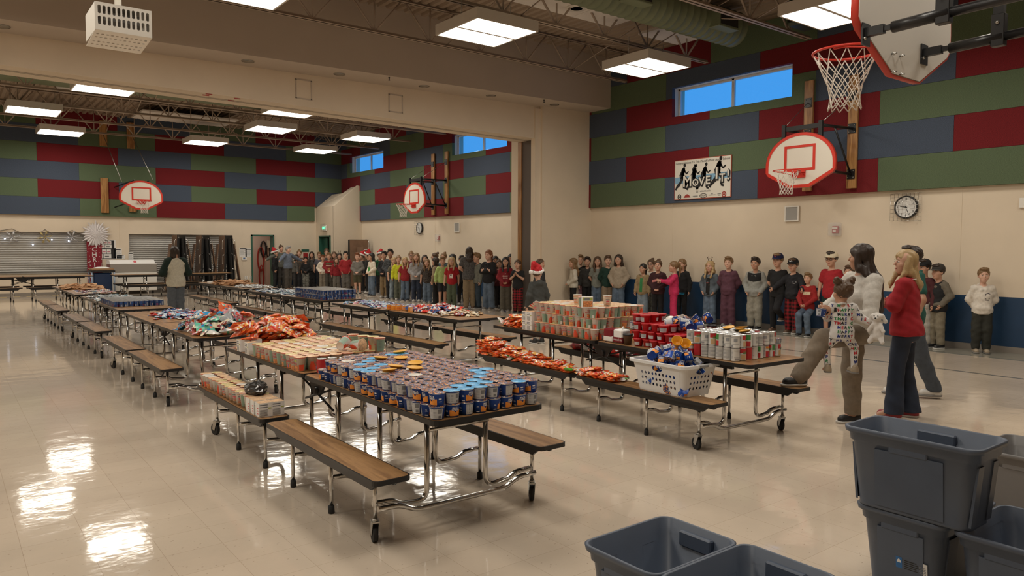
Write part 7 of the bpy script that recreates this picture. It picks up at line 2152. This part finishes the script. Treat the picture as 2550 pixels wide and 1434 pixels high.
# ------------------------------------------------------------------ the row of pupils along the window wall
XR = 13.24
ROW = [
    # px, head top, off, pose, top, pants, hair, skin, shoes, hat, extra, label
    (1371, 645, 10, 'down', ('hoodie', '#0b5a2e'), ('jogger', '#0b5a2e'), ('bob', 'dark'), 'b', 'white', None, None, 'person in a bright green hoodie and green sweatpants, beside the boy in the santa hat'),
    (1397, 650, 150, 'chest', ('sweater', '#b9ae9c'), ('straight', '#16241d'), ('long', 'dark'), 'a', 'white', None, None, 'person in a cream sweatshirt turned away, long dark ponytail hair'),
    (1402, 638, -5, 'down', ('tee', '#4a4238'), ('slim', '#15151a'), ('bun', 'black'), 'b', 'black', None, None, 'person half hidden behind the long-haired one in cream, dark hair tied up'),
    (1428, 643, 75, 'clasp', ('knit', '#aca79b'), ('legging', '#0d0d0f'), ('long', 'light'), 'a', 'black', None, None, 'person in a pale grey knit and black leggings, seen from the side'),
    (1445, 635, 0, 'down', ('hoodie', '#101012'), ('wide', '#8d6d7c'), ('short', 'light'), 'a', 'black', None, [('poly', [(-.05, .64), (.05, .64), (0, .74)], '#b8b8b8'), ('poly', [(-.014, .64), (.014, .64), (0, .68)], '#101012'), ('text', 'REEBOK', .018, 0, .615, '#b8b8b8')], 'person in a black hoodie with a white triangle and lilac trousers'),
    (1463, 640, 5, 'down', ('hoodie', '#2c2b29'), ('slim', '#101012'), ('short', 'dark'), 'a', 'black', None, None, 'person in a charcoal hoodie and black trousers with a wide smile'),
    (1488, 639, 0, 'back', ('tee', '#6f726b'), ('wide', DENIM), ('longfront', 'brown'), 'a', 'white', None, [('poly', [(-.045, .61), (.045, .61), (.05, .66), (.02, .68), (-.03, .68), (-.05, .65)], '#4a3a38')], 'person in a grey printed tee and wide jeans, long brown hair'),
    (1514, 637, -5, 'back', ('sweater', '#0c2a22'), ('wide', '#756554'), ('short', 'brown'), 'd', 'white', None, None, 'person in a dark green sweatshirt and khaki trousers'),
    (1541, 634, 15, 'pocket', ('jacket', '#8c8070'), ('wide', DENIM), ('long', 'dark'), 'a', 'white', None, None, 'tall person in a beige fleece jacket, long straight dark hair, hand in pocket'),
    (1602, 657, 30, 'down', ('jacket', '#7e6c4f'), ('wide', DENIML), ('pony', 'black'), 'b', 'white', None, [('grid', (-.028, .028, .50, .745), '#2a6a3c')], 'person in an open tan jacket over a green shirt, black hair tied back'),
    (1622, 646, 20, 'down', ('tee', '#bdb6ab'), ('wide', CAMO), ('bun', 'brown'), 'a', 'white', None, [('glasses',)], 'person in glasses and a white shirt behind the maroon hoodie'),
    (1639, 648, 10, 'clasp', ('hoodie', '#2b0d12'), ('slim', '#0e0e10'), ('bun', 'brown'), 'a', 'black', None, [('grid', (-.088, .088, .665, .705), '#a86a68', -.02)], 'person in a maroon hoodie with a pink chevron, clapping'),
    (1679, 651, 80, 'point', ('sweater', '#a5224b'), ('flare', '#a5224b'), ('pony', 'light'), 'a', 'white', None, None, 'person in a hot pink velour tracksuit seen from the side, hands out'),
    (1699, 645, 30, 'down', ('hoodie', '#0e0e10'), ('legging', '#0c0c0e'), ('pony', 'light'), 'a', 'black', None, [('grid', (-.08, .08, .445, .475), '#12607a')], 'person in a black jacket with a teal hem, right behind the pink tracksuit'),
    (1769, 650, 25, 'pocket', ('jacket', mat('grey blue denim jacket', (.10, .125, .15), .85, noise=.3, nscale=14)), ('wide', DENIM), ('wavy', 'blond'), 'a', 'black', ('antlers',), [('grid', (-.032, .032, .47, .74), '#0f0f10'), ('text', 'MERRY', .020, 0, .66, '#8f2a22'), ('text', 'JINGLE', .016, 0, .63, '#9a7a52'), ('text', 'BELLS', .018, 0, .605, '#9a7a52')], 'person in a denim jacket and antler headband, wavy blond hair'),
    (1815, 640, 15, 'back', ('hoodie', '#4a2b38'), ('wide', '#4a2b38'), ('short', 'light'), 'd', 'grey', None, None, 'person in a plum purple hoodie and matching wide trousers'),
    (1882, 641, 20, 'pocket', ('hoodie', '#7c7d79'), ('jogger', '#7d7a70'), ('short', 'dark'), 'b', 'black', None, [('grid', (-.094, .094, .665, .775), '#0d0d0f', .02)], 'person in a grey hoodie with a black yoke and grey joggers'),
    (1976, 645, 25, 'reach', ('hoodie', '#141519'), ('straight', PLAIDR), ('short', 'brown'), 'a', 'brown', ('cap', '#0d0d10', '#0d0d10', 'LA', '#c8c8c8'), [('poly', [(.028, .69), (.07, .69), (.07, .70), (.028, .70)], '#a8a8a8'), ('poly', [(.028, .675), (.06, .675), (.06, .682), (.028, .682)], '#a8a8a8')], 'person in a black cap, dark hoodie and red plaid trousers, one arm out'),
    (2072, 628, 25, 'down', ('tee', '#86131c'), ('shorts', '#0c2420'), ('short', 'dark'), 'a', 'black', ('cap', '#c0b6a0', '#c0b6a0', 'W', '#1a1a1a'), [('glasses',)], 'person in a cream cap and red tee behind the toddler'),
    (2116, 662, 20, 'chest', ('sweater', '#1e6a2c'), ('slim', '#15151a'), ('short', 'brown'), 'a', 'black', None, [('grid', (-.08, .08, .62, .64), '#7fae72'), ('grid', (-.08, .08, .67, .69), '#7fae72')], 'person in a green striped sweater almost hidden behind the dark-haired woman'),
    (2303, 648, 40, 'down', ('sweater', '#3a1418'), ('jogger', '#8a8780'), ('short', 'dark'), 'a', 'red', ('cap', '#101012', '#101012', 'B', '#c8c8c8'), None, 'person in a black cap and maroon top half hidden behind the blonde woman'),
    (2338, 660, 40, 'pocket', ('hoodie', '#575147'), ('straight', '#6a6354'), ('short', 'dark'), 'a', 'black', ('cap', '#2c2a28', '#3f3b37'), [('layer', 'vest', '#101114', None)], 'person in a black vest over a grey hoodie and a flat grey cap'),
    (2450, 668, -10, 'back', ('hoodie', '#b8b2a9'), ('jogger', '#23241f'), ('short', 'light'), 'd', 'tan', None, [('poly', [(.015, .64), (.06, .645), (.066, .70), (.045, .715), (.012, .70)], '#2c2430'), ('text', 'WILD', .016, .035, .628, '#2c2430')], 'person in a white hoodie leaning on the wall alone, far right of the row'),
]
for i, (px, tp, off, ps, to_, pa, ha, sk, sh, hat, ex, lab) in enumerate(ROW):
    loc, yaw, h = stand(px, tp, X=XR - (.55 if px in (1397, 1428, 1639, 1679, 1371) else 0 if px != 1602 else .3), off=off)
    sp = len(ha) and ha[0]
    person(lab, loc, yaw, h, ps, to_, pa, ha, sk, sh, hat, ex, seed=1 + i % 3, mouth='open' if px in (1463, 1488) else 'closed')

# leaning boy with one foot on the wall
pl = Pose('back', True, legs=[((-.046, 0, .49), (-.05, -.006, .267), (-.054, .01, .048), 0), ((.046, 0, .49), (.062, -.15, .315), (.05, .06, .19), 0)])
loc, yaw, h = stand(1938, 633, X=XR - .05, off=25)
person('person in a navy cap and black tee leaning with one foot on the wall', loc, yaw, h, None, ('tee', '#0f0f11'), ('slim', '#101013'), ('short', 'light'), 'a', 'brown', ('cap', '#11153a', '#11153a', 'C', '#b33'.replace('#b33', '#b04040')), None, custom=pl)
# boy sitting on his heels against the wall
ps_ = Pose((((.135, -.03, .60), (.035, -.19, .50), (-.6, -.4, -.3)), ((.135, -.03, .60), (.035, -.19, .50), (-.6, -.4, -.3))), True, legs=[((-.046, .03, .42), (-.065, -.20, .34), (-.07, -.15, .048), 0), ((.046, .03, .42), (.065, -.20, .34), (.07, -.15, .048), 0)])
ps_.zh = .43
loc, yaw, h = stand(2013, 680, X=XR - .12, off=20)
person('person crouching in a red holiday sweater with small green trees, and jeans', loc, yaw, h, None, ('sweater', '#7c1414'), ('straight', DENIM), ('short', 'light'), 'a', 'black', None,
       [('grid', (-.06, .06, .655, .705), '#b5a58a')] + [('poly', [(x - .014, .665), (x + .014, .665), (x, .70)], '#1f3a24') for x in (-.04, 0, .04)], custom=ps_)

# ------------------------------------------------------------------ crowd in the far hall
def fy(x): return float(np.interp(x, [690, 740, 800, 862, 925, 992, 1063, 1124, 1217, 1289], [712, 716, 722, 730, 737, 747, 754, 765, 771, 780]))


FAR = [
    # px, top, row (0 front, 1 second, 2 back), off, pose, top, pants, hair, skin, hat, extra, label
    (727, 633, 0, 0, 'down', ('sweater', '#55534f'), ('slim', '#2c2b2b'), ('short', 'light'), 'a', None, None, 'person in a grey long-sleeve top just behind the grey-haired man'),
    (745, 623, 2, 0, 'down', ('sweater', '#4a3c30'), ('slim', '#1a1a1c'), ('bun', 'light'), 'a', None, None, 'person with light hair pulled up, showing only a face over the front row'),
    (739, 634, 1, 10, 'down', ('tee', '#37332f'), ('slim', '#17171a'), ('short', 'brown'), 'b', None, None, 'person in a brown-grey tee at the start of the row'),
    (762, 640, 0, 5, 'clasp', ('sweater', '#0f0f12'), ('jogger', CAMO), ('short', 'dark'), 'b', None, None, 'person in a black sweatshirt and pale mottled trousers'),
    (776, 627, 1, 0, 'down', ('sweater', '#393835'), ('wide', '#141416'), ('longfront', 'dark'), 'a', None, None, 'person in a charcoal top with long dark hair, by the green doorway'),
    (795, 628, 1, 0, 'down', ('tee', '#4b4a52'), ('slim', '#1c1c20'), ('short', 'light'), 'a', None, [('glasses',)], 'person in glasses and a violet-grey shirt, partly hidden'),
    (813, 620, 2, 0, 'down', ('sweater', '#3a3430'), ('slim', '#1a1a1c'), ('bun', 'brown'), 'a', None, None, 'tall person in the back row in front of the green doorway'),
    (805, 635, 0, 0, 'pocket', ('hoodie', '#b3aa9c'), ('wide', '#6b6458'), ('short', 'red'), 'a', None, None, 'person in a cream hoodie and grey-tan trousers'),
    (820, 630, 0, 0, 'clasp', ('sweater', '#6d1016'), ('straight', '#37352f'), ('short', 'light'), 'a', None, [('grid', (-.08, .08, .70, .73), '#2c5a38'), ('grid', (-.08, .08, .655, .675), '#c0b8a8'), ('poly', [(-.03, .56), (.03, .56), (.035, .62), (-.035, .62)], '#7a4a26')], 'person in a red holiday sweater with a reindeer patch and dark trousers'),
    (832, 627, 1, 0, 'down', ('sweater', '#5a2a24'), ('slim', '#202024'), ('longfront', 'brown'), 'a', None, None, 'person with wavy brown hair behind the holiday sweater'),
    (838, 641, 0, -10, 'down', ('sweater', '#6f1018'), ('straight', '#56534c'), ('longfront', 'brown'), 'a', None, None, 'small person in a red top with long brown hair'),
    (845, 630, 1, 0, 'down', ('hoodie', '#7a1720'), ('slim', '#202024'), ('longfront', 'dark'), 'a', ('antlers',), None, 'person with a red bow headband behind the small one in red'),
    (862, 626, 0, 5, 'pocket', ('knit', '#7a1219'), ('jogger', '#4d4a45'), ('short', 'black'), 'a', None, None, 'person in a red cable-knit sweater and grey sweatpants, dark fringe'),
    (891, 630, 0, 10, 'clasp', ('sweater', '#5d5a55'), ('shorts', '#3a3826'), ('short', 'red'), 'd', None, None, 'person in a grey sweatshirt and olive shorts, looking down'),
    (901, 630, 1, 60, 'down', ('sweater', '#17171a'), ('slim', '#17171a'), ('short', 'brown'), 'a', ('santa',), None, 'person wearing a red santa hat behind the one in olive shorts'),
    (917, 627, 1, 120, 'down', ('sweater', '#20201f'), ('slim', '#17171a'), ('short', 'dark'), 'a', ('santa',), None, 'person in a santa hat turned aside, beside the long black hair'),
    (926, 630, 0, 60, 'clasp', ('sweater', '#b7ae9f'), ('wide', DENIM), ('long', 'black'), 'b', None, [('poly', [(-.03, .58), (.03, .58), (.04, .66), (0, .69), (-.04, .66)], '#2e7a34')], 'person with very long black hair in a white sweater with a green print'),
    (946, 627, 1, -20, 'down', ('hoodie', '#123f24'), ('slim', '#17171a'), ('short', 'dark'), 'b', ('santa',), None, 'person in a green hoodie and santa hat'),
    (958, 626, 0, 25, 'clasp', ('hoodie', '#111114'), ('straight', '#6b5a40'), ('short', 'black'), 'b', None, None, 'person in a black hoodie and khaki trousers, holding a phone low'),
    (973, 621, 0, 10, 'clasp', ('jacket', mat('grey flannel', (.05, .055, .06), .9, noise=.7, nscale=40)), ('slim', '#1a1a1d'), ('short', 'black'), 'c', None, None, 'taller person in dark flannel with thick black hair'),
    (981, 641, 0, -15, 'down', ('tee', '#4c4a40'), ('wide', DENIML), ('braids', 'blond'), 'a', None, None, 'person with two blond braids and pale jeans'),
    (993, 637, 0, 0, 'down', ('sweater', '#a3a51c'), ('wide', '#4c5045'), ('bun', 'light'), 'a', None, [('poly', [(-.03, .60), (.03, .60), (.035, .67), (0, .69), (-.035, .67)], '#6a7a1a'), ('poly', [(-.035, .67), (.03, .675), (.04, .70), (-.01, .705)], '#b02020')], 'person in a lime yellow sweatshirt with a printed face'),
    (1009, 640, 0, 0, 'down', ('tee', '#7a1a1e'), ('flare', DENIM), ('longfront', 'blond'), 'a', None, None, 'person in a short red top and flared jeans, long blond hair'),
    (1024, 627, 2, 0, 'down', ('sweater', '#5c2026'), ('slim', '#202024'), ('bun', 'light'), 'a', None, [('glasses',)], 'person in glasses in the back row above the red crop top'),
    (1037, 630, 0, 5, 'clasp', ('jacket', '#7c7a7a'), ('straight', DENIMD), ('longfront', 'light'), 'a', None, None, 'person in a pale grey zip jacket and dark jeans, long fair hair'),
    (1058, 635, 1, 0, 'down', ('tee', '#15151a'), ('slim', '#17171a'), ('longfront', 'dark'), 'a', None, None, 'person with dark hair and a headband behind the grey zip jacket'),
    (1064, 645, 0, 10, 'down', ('tee', FLORAL), ('wide', DENIM), ('longfront', 'light'), 'a', None, None, 'person in a dark floral top with long light brown hair'),
    (1083, 630, 2, 80, 'down', ('sweater', '#3a3430'), ('slim', '#1a1a1c'), ('bun', 'brown'), 'a', None, None, 'person with a dark hair bun looking sideways in the back row'),
    (1085, 641, 0, 110, 'down', ('hoodie', '#7a6a55'), ('flare', '#141415'), ('bob', 'dark'), 'a', None, None, 'person in a tan hoodie turned away, with dark bobbed hair'),
    (1105, 630, 1, 20, 'down', ('tee', '#3c4a50'), ('slim', '#202024'), ('bun', 'light'), 'a', None, None, 'person with a messy bun behind the pale green top'),
    (1102, 640, 0, -5, 'down', ('sweater', '#8fa263'), ('shorts', '#22242a'), ('short', 'light'), 'a', None, None, 'person in a pale green sweatshirt and shorts'),
    (1127, 633, 2, 90, 'down', ('sweater', '#17171a'), ('slim', '#17171a'), ('long', 'black'), 'b', None, None, 'person with long black hair turned sideways in the back row'),
    (1125, 640, 0, 10, 'down', ('tee', '#8a121a'), ('straight', '#46503f'), ('longfront', 'blond'), 'a', None, [('poly', [(-.03, .58), (.03, .58), (.035, .64), (.02, .67), (-.02, .67), (-.035, .64)], '#c8c2ba'), ('poly', [(-.022, .635), (.022, .635), (.02, .655), (-.02, .655)], '#2a1a18')], 'person in a red tee with a white bearded print, straight blond hair'),
    (1150, 637, 1, 0, 'down', ('sweater', '#1d1d20'), ('slim', '#17171a'), ('short', 'dark'), 'b', None, None, 'person in black between the red tee and the patterned grey top'),
    (1188, 630, 0, 60, 'down', ('hoodie', '#5f6058'), ('straight', '#24303a'), ('short', 'light'), 'a', None, None, 'person in a grey hoodie right of the woman in khaki trousers'),
    (1217, 623, 0, 30, 'fold', ('jacket', '#121215'), ('wide', DENIM), ('pony', 'red'), 'd', None, None, 'tall red-haired person in a black jacket and jeans'),
    (1234, 638, 1, 0, 'down', ('tee', FLORAL), ('slim', '#17171a'), ('long', 'black'), 'b', None, None, 'person in a dark print top between the black jacket and the red hoodie'),
    (1243, 647, 1, 0, 'down', ('hoodie', '#4a1518'), ('slim', '#1a1a1c'), ('bun', 'brown'), 'a', None, None, 'person with hair pulled back just left of the red hoodie'),
    (1259, 640, 0, 5, 'clasp', ('hoodie', '#6c121b'), ('wide', '#4a463c'), ('longfront', 'black'), 'b', None, [('text', 'CANDY', .030, 0, .655, '#c8b8b0'), ('text', 'CANES', .030, 0, .62, '#c8b8b0'), ('text', 'x', .035, 0, .70, '#c8b8b0')], 'person in a red hoodie reading Candy Canes, long black hair'),
    (1273, 633, 1, 0, 'down', ('sweater', '#15151a'), ('slim', '#15151a'), ('long', 'black'), 'b', None, None, 'person with smooth black hair behind the red hoodie'),
    (1289, 647, 0, 20, 'chest', ('tee', '#111114'), ('straight', PLAIDR), ('pony', 'brown'), 'a', None, None, 'person in a black tee and red plaid trousers, hands at the chin'),
    (1345, 645, 1, -60, 'down', ('sweater', '#2a2a2c'), ('slim', '#17171a'), ('long', 'brown'), 'a', None, None, 'person with long brown hair hidden behind the near santa hat'),
]
for i, (px, tp, row, off, ps, to_, pa, ha, sk, hat, ex, lab) in enumerate(FAR):
    if px == 1345: loc, yaw, h = stand(px, tp, X=11.4, off=off)
    elif row == 0: loc, yaw, h = stand(px, tp, feet=fy(px), off=off)
    else:
        P0 = at_z(px, fy(px), 0); Xb = P0.x + (.55 if row == 1 else 1.0); loc, yaw, h = stand(px, tp, X=min(Xb, 13.2 if px > 900 else 12.1), off=off)
    person(lab, loc, yaw, h, ps, to_, pa, ha, sk, ['white', 'black', 'grey'][i % 3], hat, ex, seed=1 + i % 3, mouth='open' if px in (973, 1009, 1259, 1037) else 'closed')

# adults in the far hall
loc, yaw, h = stand(718, 614, feet=722, off=-55)
person('grey-haired person in a blue-grey shirt with both arms stretched out', loc, yaw, h, 'spread', ('sweater', mat('blue grey check shirt', (.13, .16, .22), .85, noise=.25, nscale=80)), ('straight', '#38342f'), ('short', 'grey'), 'd', 'brown', kid=False, heavy=1.12)
loc, yaw, h = stand(700, 611, feet=719, off=-20)
person('person in a grey-green sweater reaching out behind the grey-haired one', loc, yaw, h, ('spread', 'reach'), ('sweater', '#4c4d47'), ('straight', '#2f2d2b'), ('bun', 'brown'), 'a', 'black', kid=False, female=True)
loc, yaw, h = stand(684, 622, feet=717, off=-80)
person('person in black wearing a santa hat by the store room doorway', loc, yaw, h, 'down', ('hoodie', '#121214'), ('slim', '#17171a'), ('short', 'dark'), 'a', 'black', ('santa',))
loc, yaw, h = stand(1169, 615, feet=769, off=175)
person('woman seen from behind in a grey patterned top and khaki trousers', loc, yaw, h, 'clasp', ('tee', mat('grey patterned knit', (.075, .07, .068), .9, noise=.6, nscale=70)), ('straight', '#6b5d48'), ('longfront', 'dark'), 'a', 'brown', kid=False, female=True, heavy=1.08)
# woman with her back to the camera between the left tables
loc, yaw, h = stand(440, 614, feet=801, off=160)
wl = Pose((((.155, .0, .62), (.07, -.13, .60), (-.8, -.4, .1)), ((.155, .0, .62), (.07, -.13, .60), (-.8, -.4, .1))), False, female=True, heavy=1.15, hyaw=-.7)
M_rag = mat('cream fleece', (.60, .565, .46), .95, noise=.1, nscale=60, bump=.3)
t = person('woman with her back turned in a cream and dark green raglan fleece, grey trousers', loc, yaw, h, None, ('sweater', M_rag), ('straight', '#4c5158'), ('bob', 'dark'), 'b', 'white', kid=False, custom=wl, vox=(.006, .007), hem=.47)
S = Sdf(*bounds(wl), .007)
for (a, e, w, d) in wl.arm:
    S.cap((a[0] * .70, .006, a[2] + .028), a, .030, .046, .02); S.cap(a, e, .0515, .0445, .02); S.cap(e, Vector(w).lerp(Vector(e), .1), .0445, .034, .02)
S.folds(.002, 60, 2); o = S.mesh('sleeves', cloth('#0d1f19')); link('sleeves', o, t)
# boy in the santa hat, back turned, behind the right-hand table
loc, yaw, h = stand(1338, 664, feet=855, off=150)
pb = Pose('down', True, hyaw=-.9)
person('person in a santa hat and dark grey hoodie, back to the camera, behind the table', loc, yaw, h, None, ('hoodie', '#343635'), ('shorts', '#3c3e3c'), ('short', 'brown'), 'd', 'black', ('santa', .4), kid=True, custom=pb, vox=(.0065, .007))
# ------------------------------------------------------------------ the group by the right-hand table
def turned(px, feet, h, off):
    P_ = at_z(px, feet, 0); return (P_.x, P_.y, 0), math.atan2(-P_.x, P_.y) - math.radians(off), h


# blonde woman, body turned away to the left, head looking back over
loc, yaw, h = turned(2246, 1040, 1.665, 100)
w2p = Pose('fold', False, female=True, hyaw=.62, legs=[((-.046, 0, .515), (-.052, .0, .285), (-.062, .035, .046), .15), ((.046, 0, .515), (.046, -.03, .285), (.058, -.035, .046), -.1)], heavy=1.02)
t = person('woman with long blond hair in a red sweatshirt and dark flared jeans', loc, yaw, h, None, ('sweater', '#86131d'), ('flare', DENIMD), ('longfront', 'blond'), 'a', 'red', kid=False, custom=w2p, vox=(.0055, .006), hem=.50)
b = MB()
for k, r in enumerate((.047, .053)): b.tube([(r * math.cos(a), .012 + r * math.sin(a), w2p.zs + .016 - .008 * k + .012 * math.sin(a)) for a in [2 * PI * i / 20 for i in range(20)]], .0025, 5, closed=True)
b.obj('collar_stripe', M_paper, t)

# dark-haired woman: right leg standing, left foot on the bench, toddler on her left hip
HW = 1.72
yaw = math.atan2(-.90, -.43); fv = Vector((-.90, .43, 0)).normalized(); lv = Vector((-fv.y, fv.x, 0))
loc = Vector((6.17, 3.70, 0)) - fv * (.425 * HW) - lv * (.085 * HW); loc = (loc.x, loc.y, 0)
w1p = Pose((((.14, -.02, .66), (.10, -.15, .62), (-.3, -.9, 0)), ((.170, -.085, .575), (.125, -.265, .635), (-.3, -1, .1))), False, female=True, hyaw=-1.0, hpitch=.05,
           legs=[((-.046, 0, .515), (-.050, -.008, .285), (-.052, .012, .046), 0), ((.05, 0, .515), (.072, -.275, .495), (.085, -.425, .297), 0)], heavy=1.05)
w1p.neck = 0
M_wool = mat('white mohair knit', (.60, .575, .53), .95, noise=.08, nscale=60, bump=.4)
t1 = person('dark-haired woman in a white knit holding the toddler, one foot on the bench', loc, yaw, HW, None, ('knit', M_wool), ('straight', '#6a5f52'), ('xlong', 'dark'), 'b', 'black', kid=False, custom=w1p, vox=(.0055, .006), hem=.475)
MW = Matrix.Translation(loc) @ Matrix.Rotation(yaw, 4, 'Z')
b = MB(); v = Vector(w1p.arm[1][2]); b.lathe([(.021, -.006), (.023, 0), (.021, .006)], 12, 0, Matrix.Translation(v) @ Matrix.Rotation(PI / 2, 4, 'X')); b.box(v.x + .016, v.x + .026, v.y - .012, v.y + .012, v.z - .012, v.z + .012, 0, c=.003); b.obj('watch', M_black, t1)
hp = MW @ Vector((.115 * HW, -.325 * HW, .655 * HW)); blue_cup((hp.x, hp.y, hp.z - .06), (.15, .1, 1.), 'm', 'blue macaroni cup held in the hand of the woman in white', None)
# toddler riding on the hip, back to the camera
HT = .98
tp = MW @ Vector((.255, -.38, 0)); troot = (tp.x, tp.y, .405)
tdp = Pose((((.155, .02, .67), (.235, .055, .625), (.6, .2, -.8)), ((.12, -.06, .66), (.06, -.17, .70), (-.4, -.8, .2))), True, hyaw=.35, sh=.088,
           legs=[((-.05, 0, .49), (-.125, -.055, .385), (-.115, .0, .20), .2), ((.05, 0, .49), (.125, -.055, .385), (.115, .0, .20), -.2)])
tdp.hs = .212; tdp.hc = (0, -.02, .895)
M_pj = mat('white pyjama cotton', (.70, .68, .66), .9)
t2 = person('toddler with two hair buns in white pyjamas printed with holiday words', troot, math.atan2(-tp.x, tp.y) + PI + .25, HT, None, ('sweater', M_pj), ('legging', M_pj), ('buns2', 'brown'), 'b', 'tan', kid=True, custom=tdp, vox=(.0085, .009))
rr = random.Random(8); PJ = {c: MB() for c in ('#1c2a6a', '#a01822', '#1f6a3a', '#141416')}
tops = [o for o in t2.children if o.name.split('.')[0] in ('sweater', 'trousers')]
for o in tops:
    rows = [z / 100 for z in range(46, 80, 4)] if o.name.startswith('sweater') else [z / 100 for z in range(22, 54, 4)]
    for side in (1, -1):
        for r, z in enumerate(rows):
            wd = ['CHRISTMAS', 'MERRY', 'HAPPY', 'MERRY', 'CHRISTMAS'][r % 5]; x = -.24
            k = 0
            while x < .24:   # reading order as seen from this side
                ch = (wd + ' ')[k % (len(wd) + 1)]; k += 1; x += .028
                if ch == ' ': continue
                v, f = text_geo(ch, .038, 'CENTER', .0012); an = rr.uniform(-.25, .25)
                pts = [((x + px * math.cos(an) - py * math.sin(an)) * (1 if side < 0 else -1), z + px * math.sin(an) + py * math.cos(an)) for px, py, _ in v]
                bv = drape.cache.get(o.data.name) or drape(o.data, [(0, .5)], [(0,)]) and drape.cache[o.data.name]
                hits = [bv.ray_cast(Vector((a, side * .6, c)), Vector((0, -side, 0))) for a, c in pts]
                if any(q[0] is None for q in hits): continue
                ys = [q[0].y for q in hits]
                if max(ys) - min(ys) > .05: continue
                PJ[rr.choice(list(PJ))].add([(a, y + side * .003, c) for (a, c), y in zip(pts, ys)], f)
for c, m in PJ.items():
    if m.v: m.obj('printed_words', cloth(c), tops[0])
# plush dog dangling from the toddler's hand
S = Sdf((-.14, -.12, -.26), (.14, .14, .10), .008)
S.cap((0, 0, -.02), (.01, .0, -.15), .045, .058, .02); S.ell((0, -.02, .035), (.05, .052, .046), .015); S.cap((0, -.055, .025), (0, -.075, .02), .025, .020, .01)
for sx in (-1, 1): S.cap((sx * .045, .0, .05), (sx * .075, .01, -.01), .018, .022, .01); S.cap((sx * .035, -.03, -.05), (sx * .07, -.05, -.11), .022, .018, .01); S.cap((sx * .035, -.01, -.17), (sx * .06, -.05, -.22), .028, .024, .01)
S.folds(.0025, 60, 2)
q = t2.matrix_basis @ Vector((.19, .06, .50)); q = Matrix.Translation(troot) @ Matrix.Rotation(t2.rotation_euler.z, 4, 'Z') @ Vector((-.265 * HT, .13 * HT, .66 * HT))
t = thing('plush_dog', 'white plush dog dangling from the toddler\'s hand', 'soft toy', q, t2.rotation_euler.z + PI - .5); t.scale = (.85,) * 3; link('body', S.mesh('body', mat('white plush', (.74, .71, .68), .95)), t)
b = MB()
for sx in (-1, 1): b.ball((sx * .018, -.068, .05), .006, 6, 4)
b.ball((0, -.096, .028), .009, 6, 4); b.obj('eyes', M_black, t)
# dark-haired person in teal behind them
loc, yaw, h = turned(2262, 985, 1.70, 75)
m3 = Pose('down', False, legs=[((-.05, 0, .515), (-.055, -.06, .29), (-.06, -.05, .046), 0), ((.05, 0, .515), (.055, .05, .285), (.06, .14, .06), 0)])
person('person with short dark hair in a teal shirt behind the blonde woman', loc, yaw, h, None, ('tee', '#1c4a42'), ('straight', '#3a4048'), ('short', 'dark'), 'b', 'white', kid=False, custom=m3)
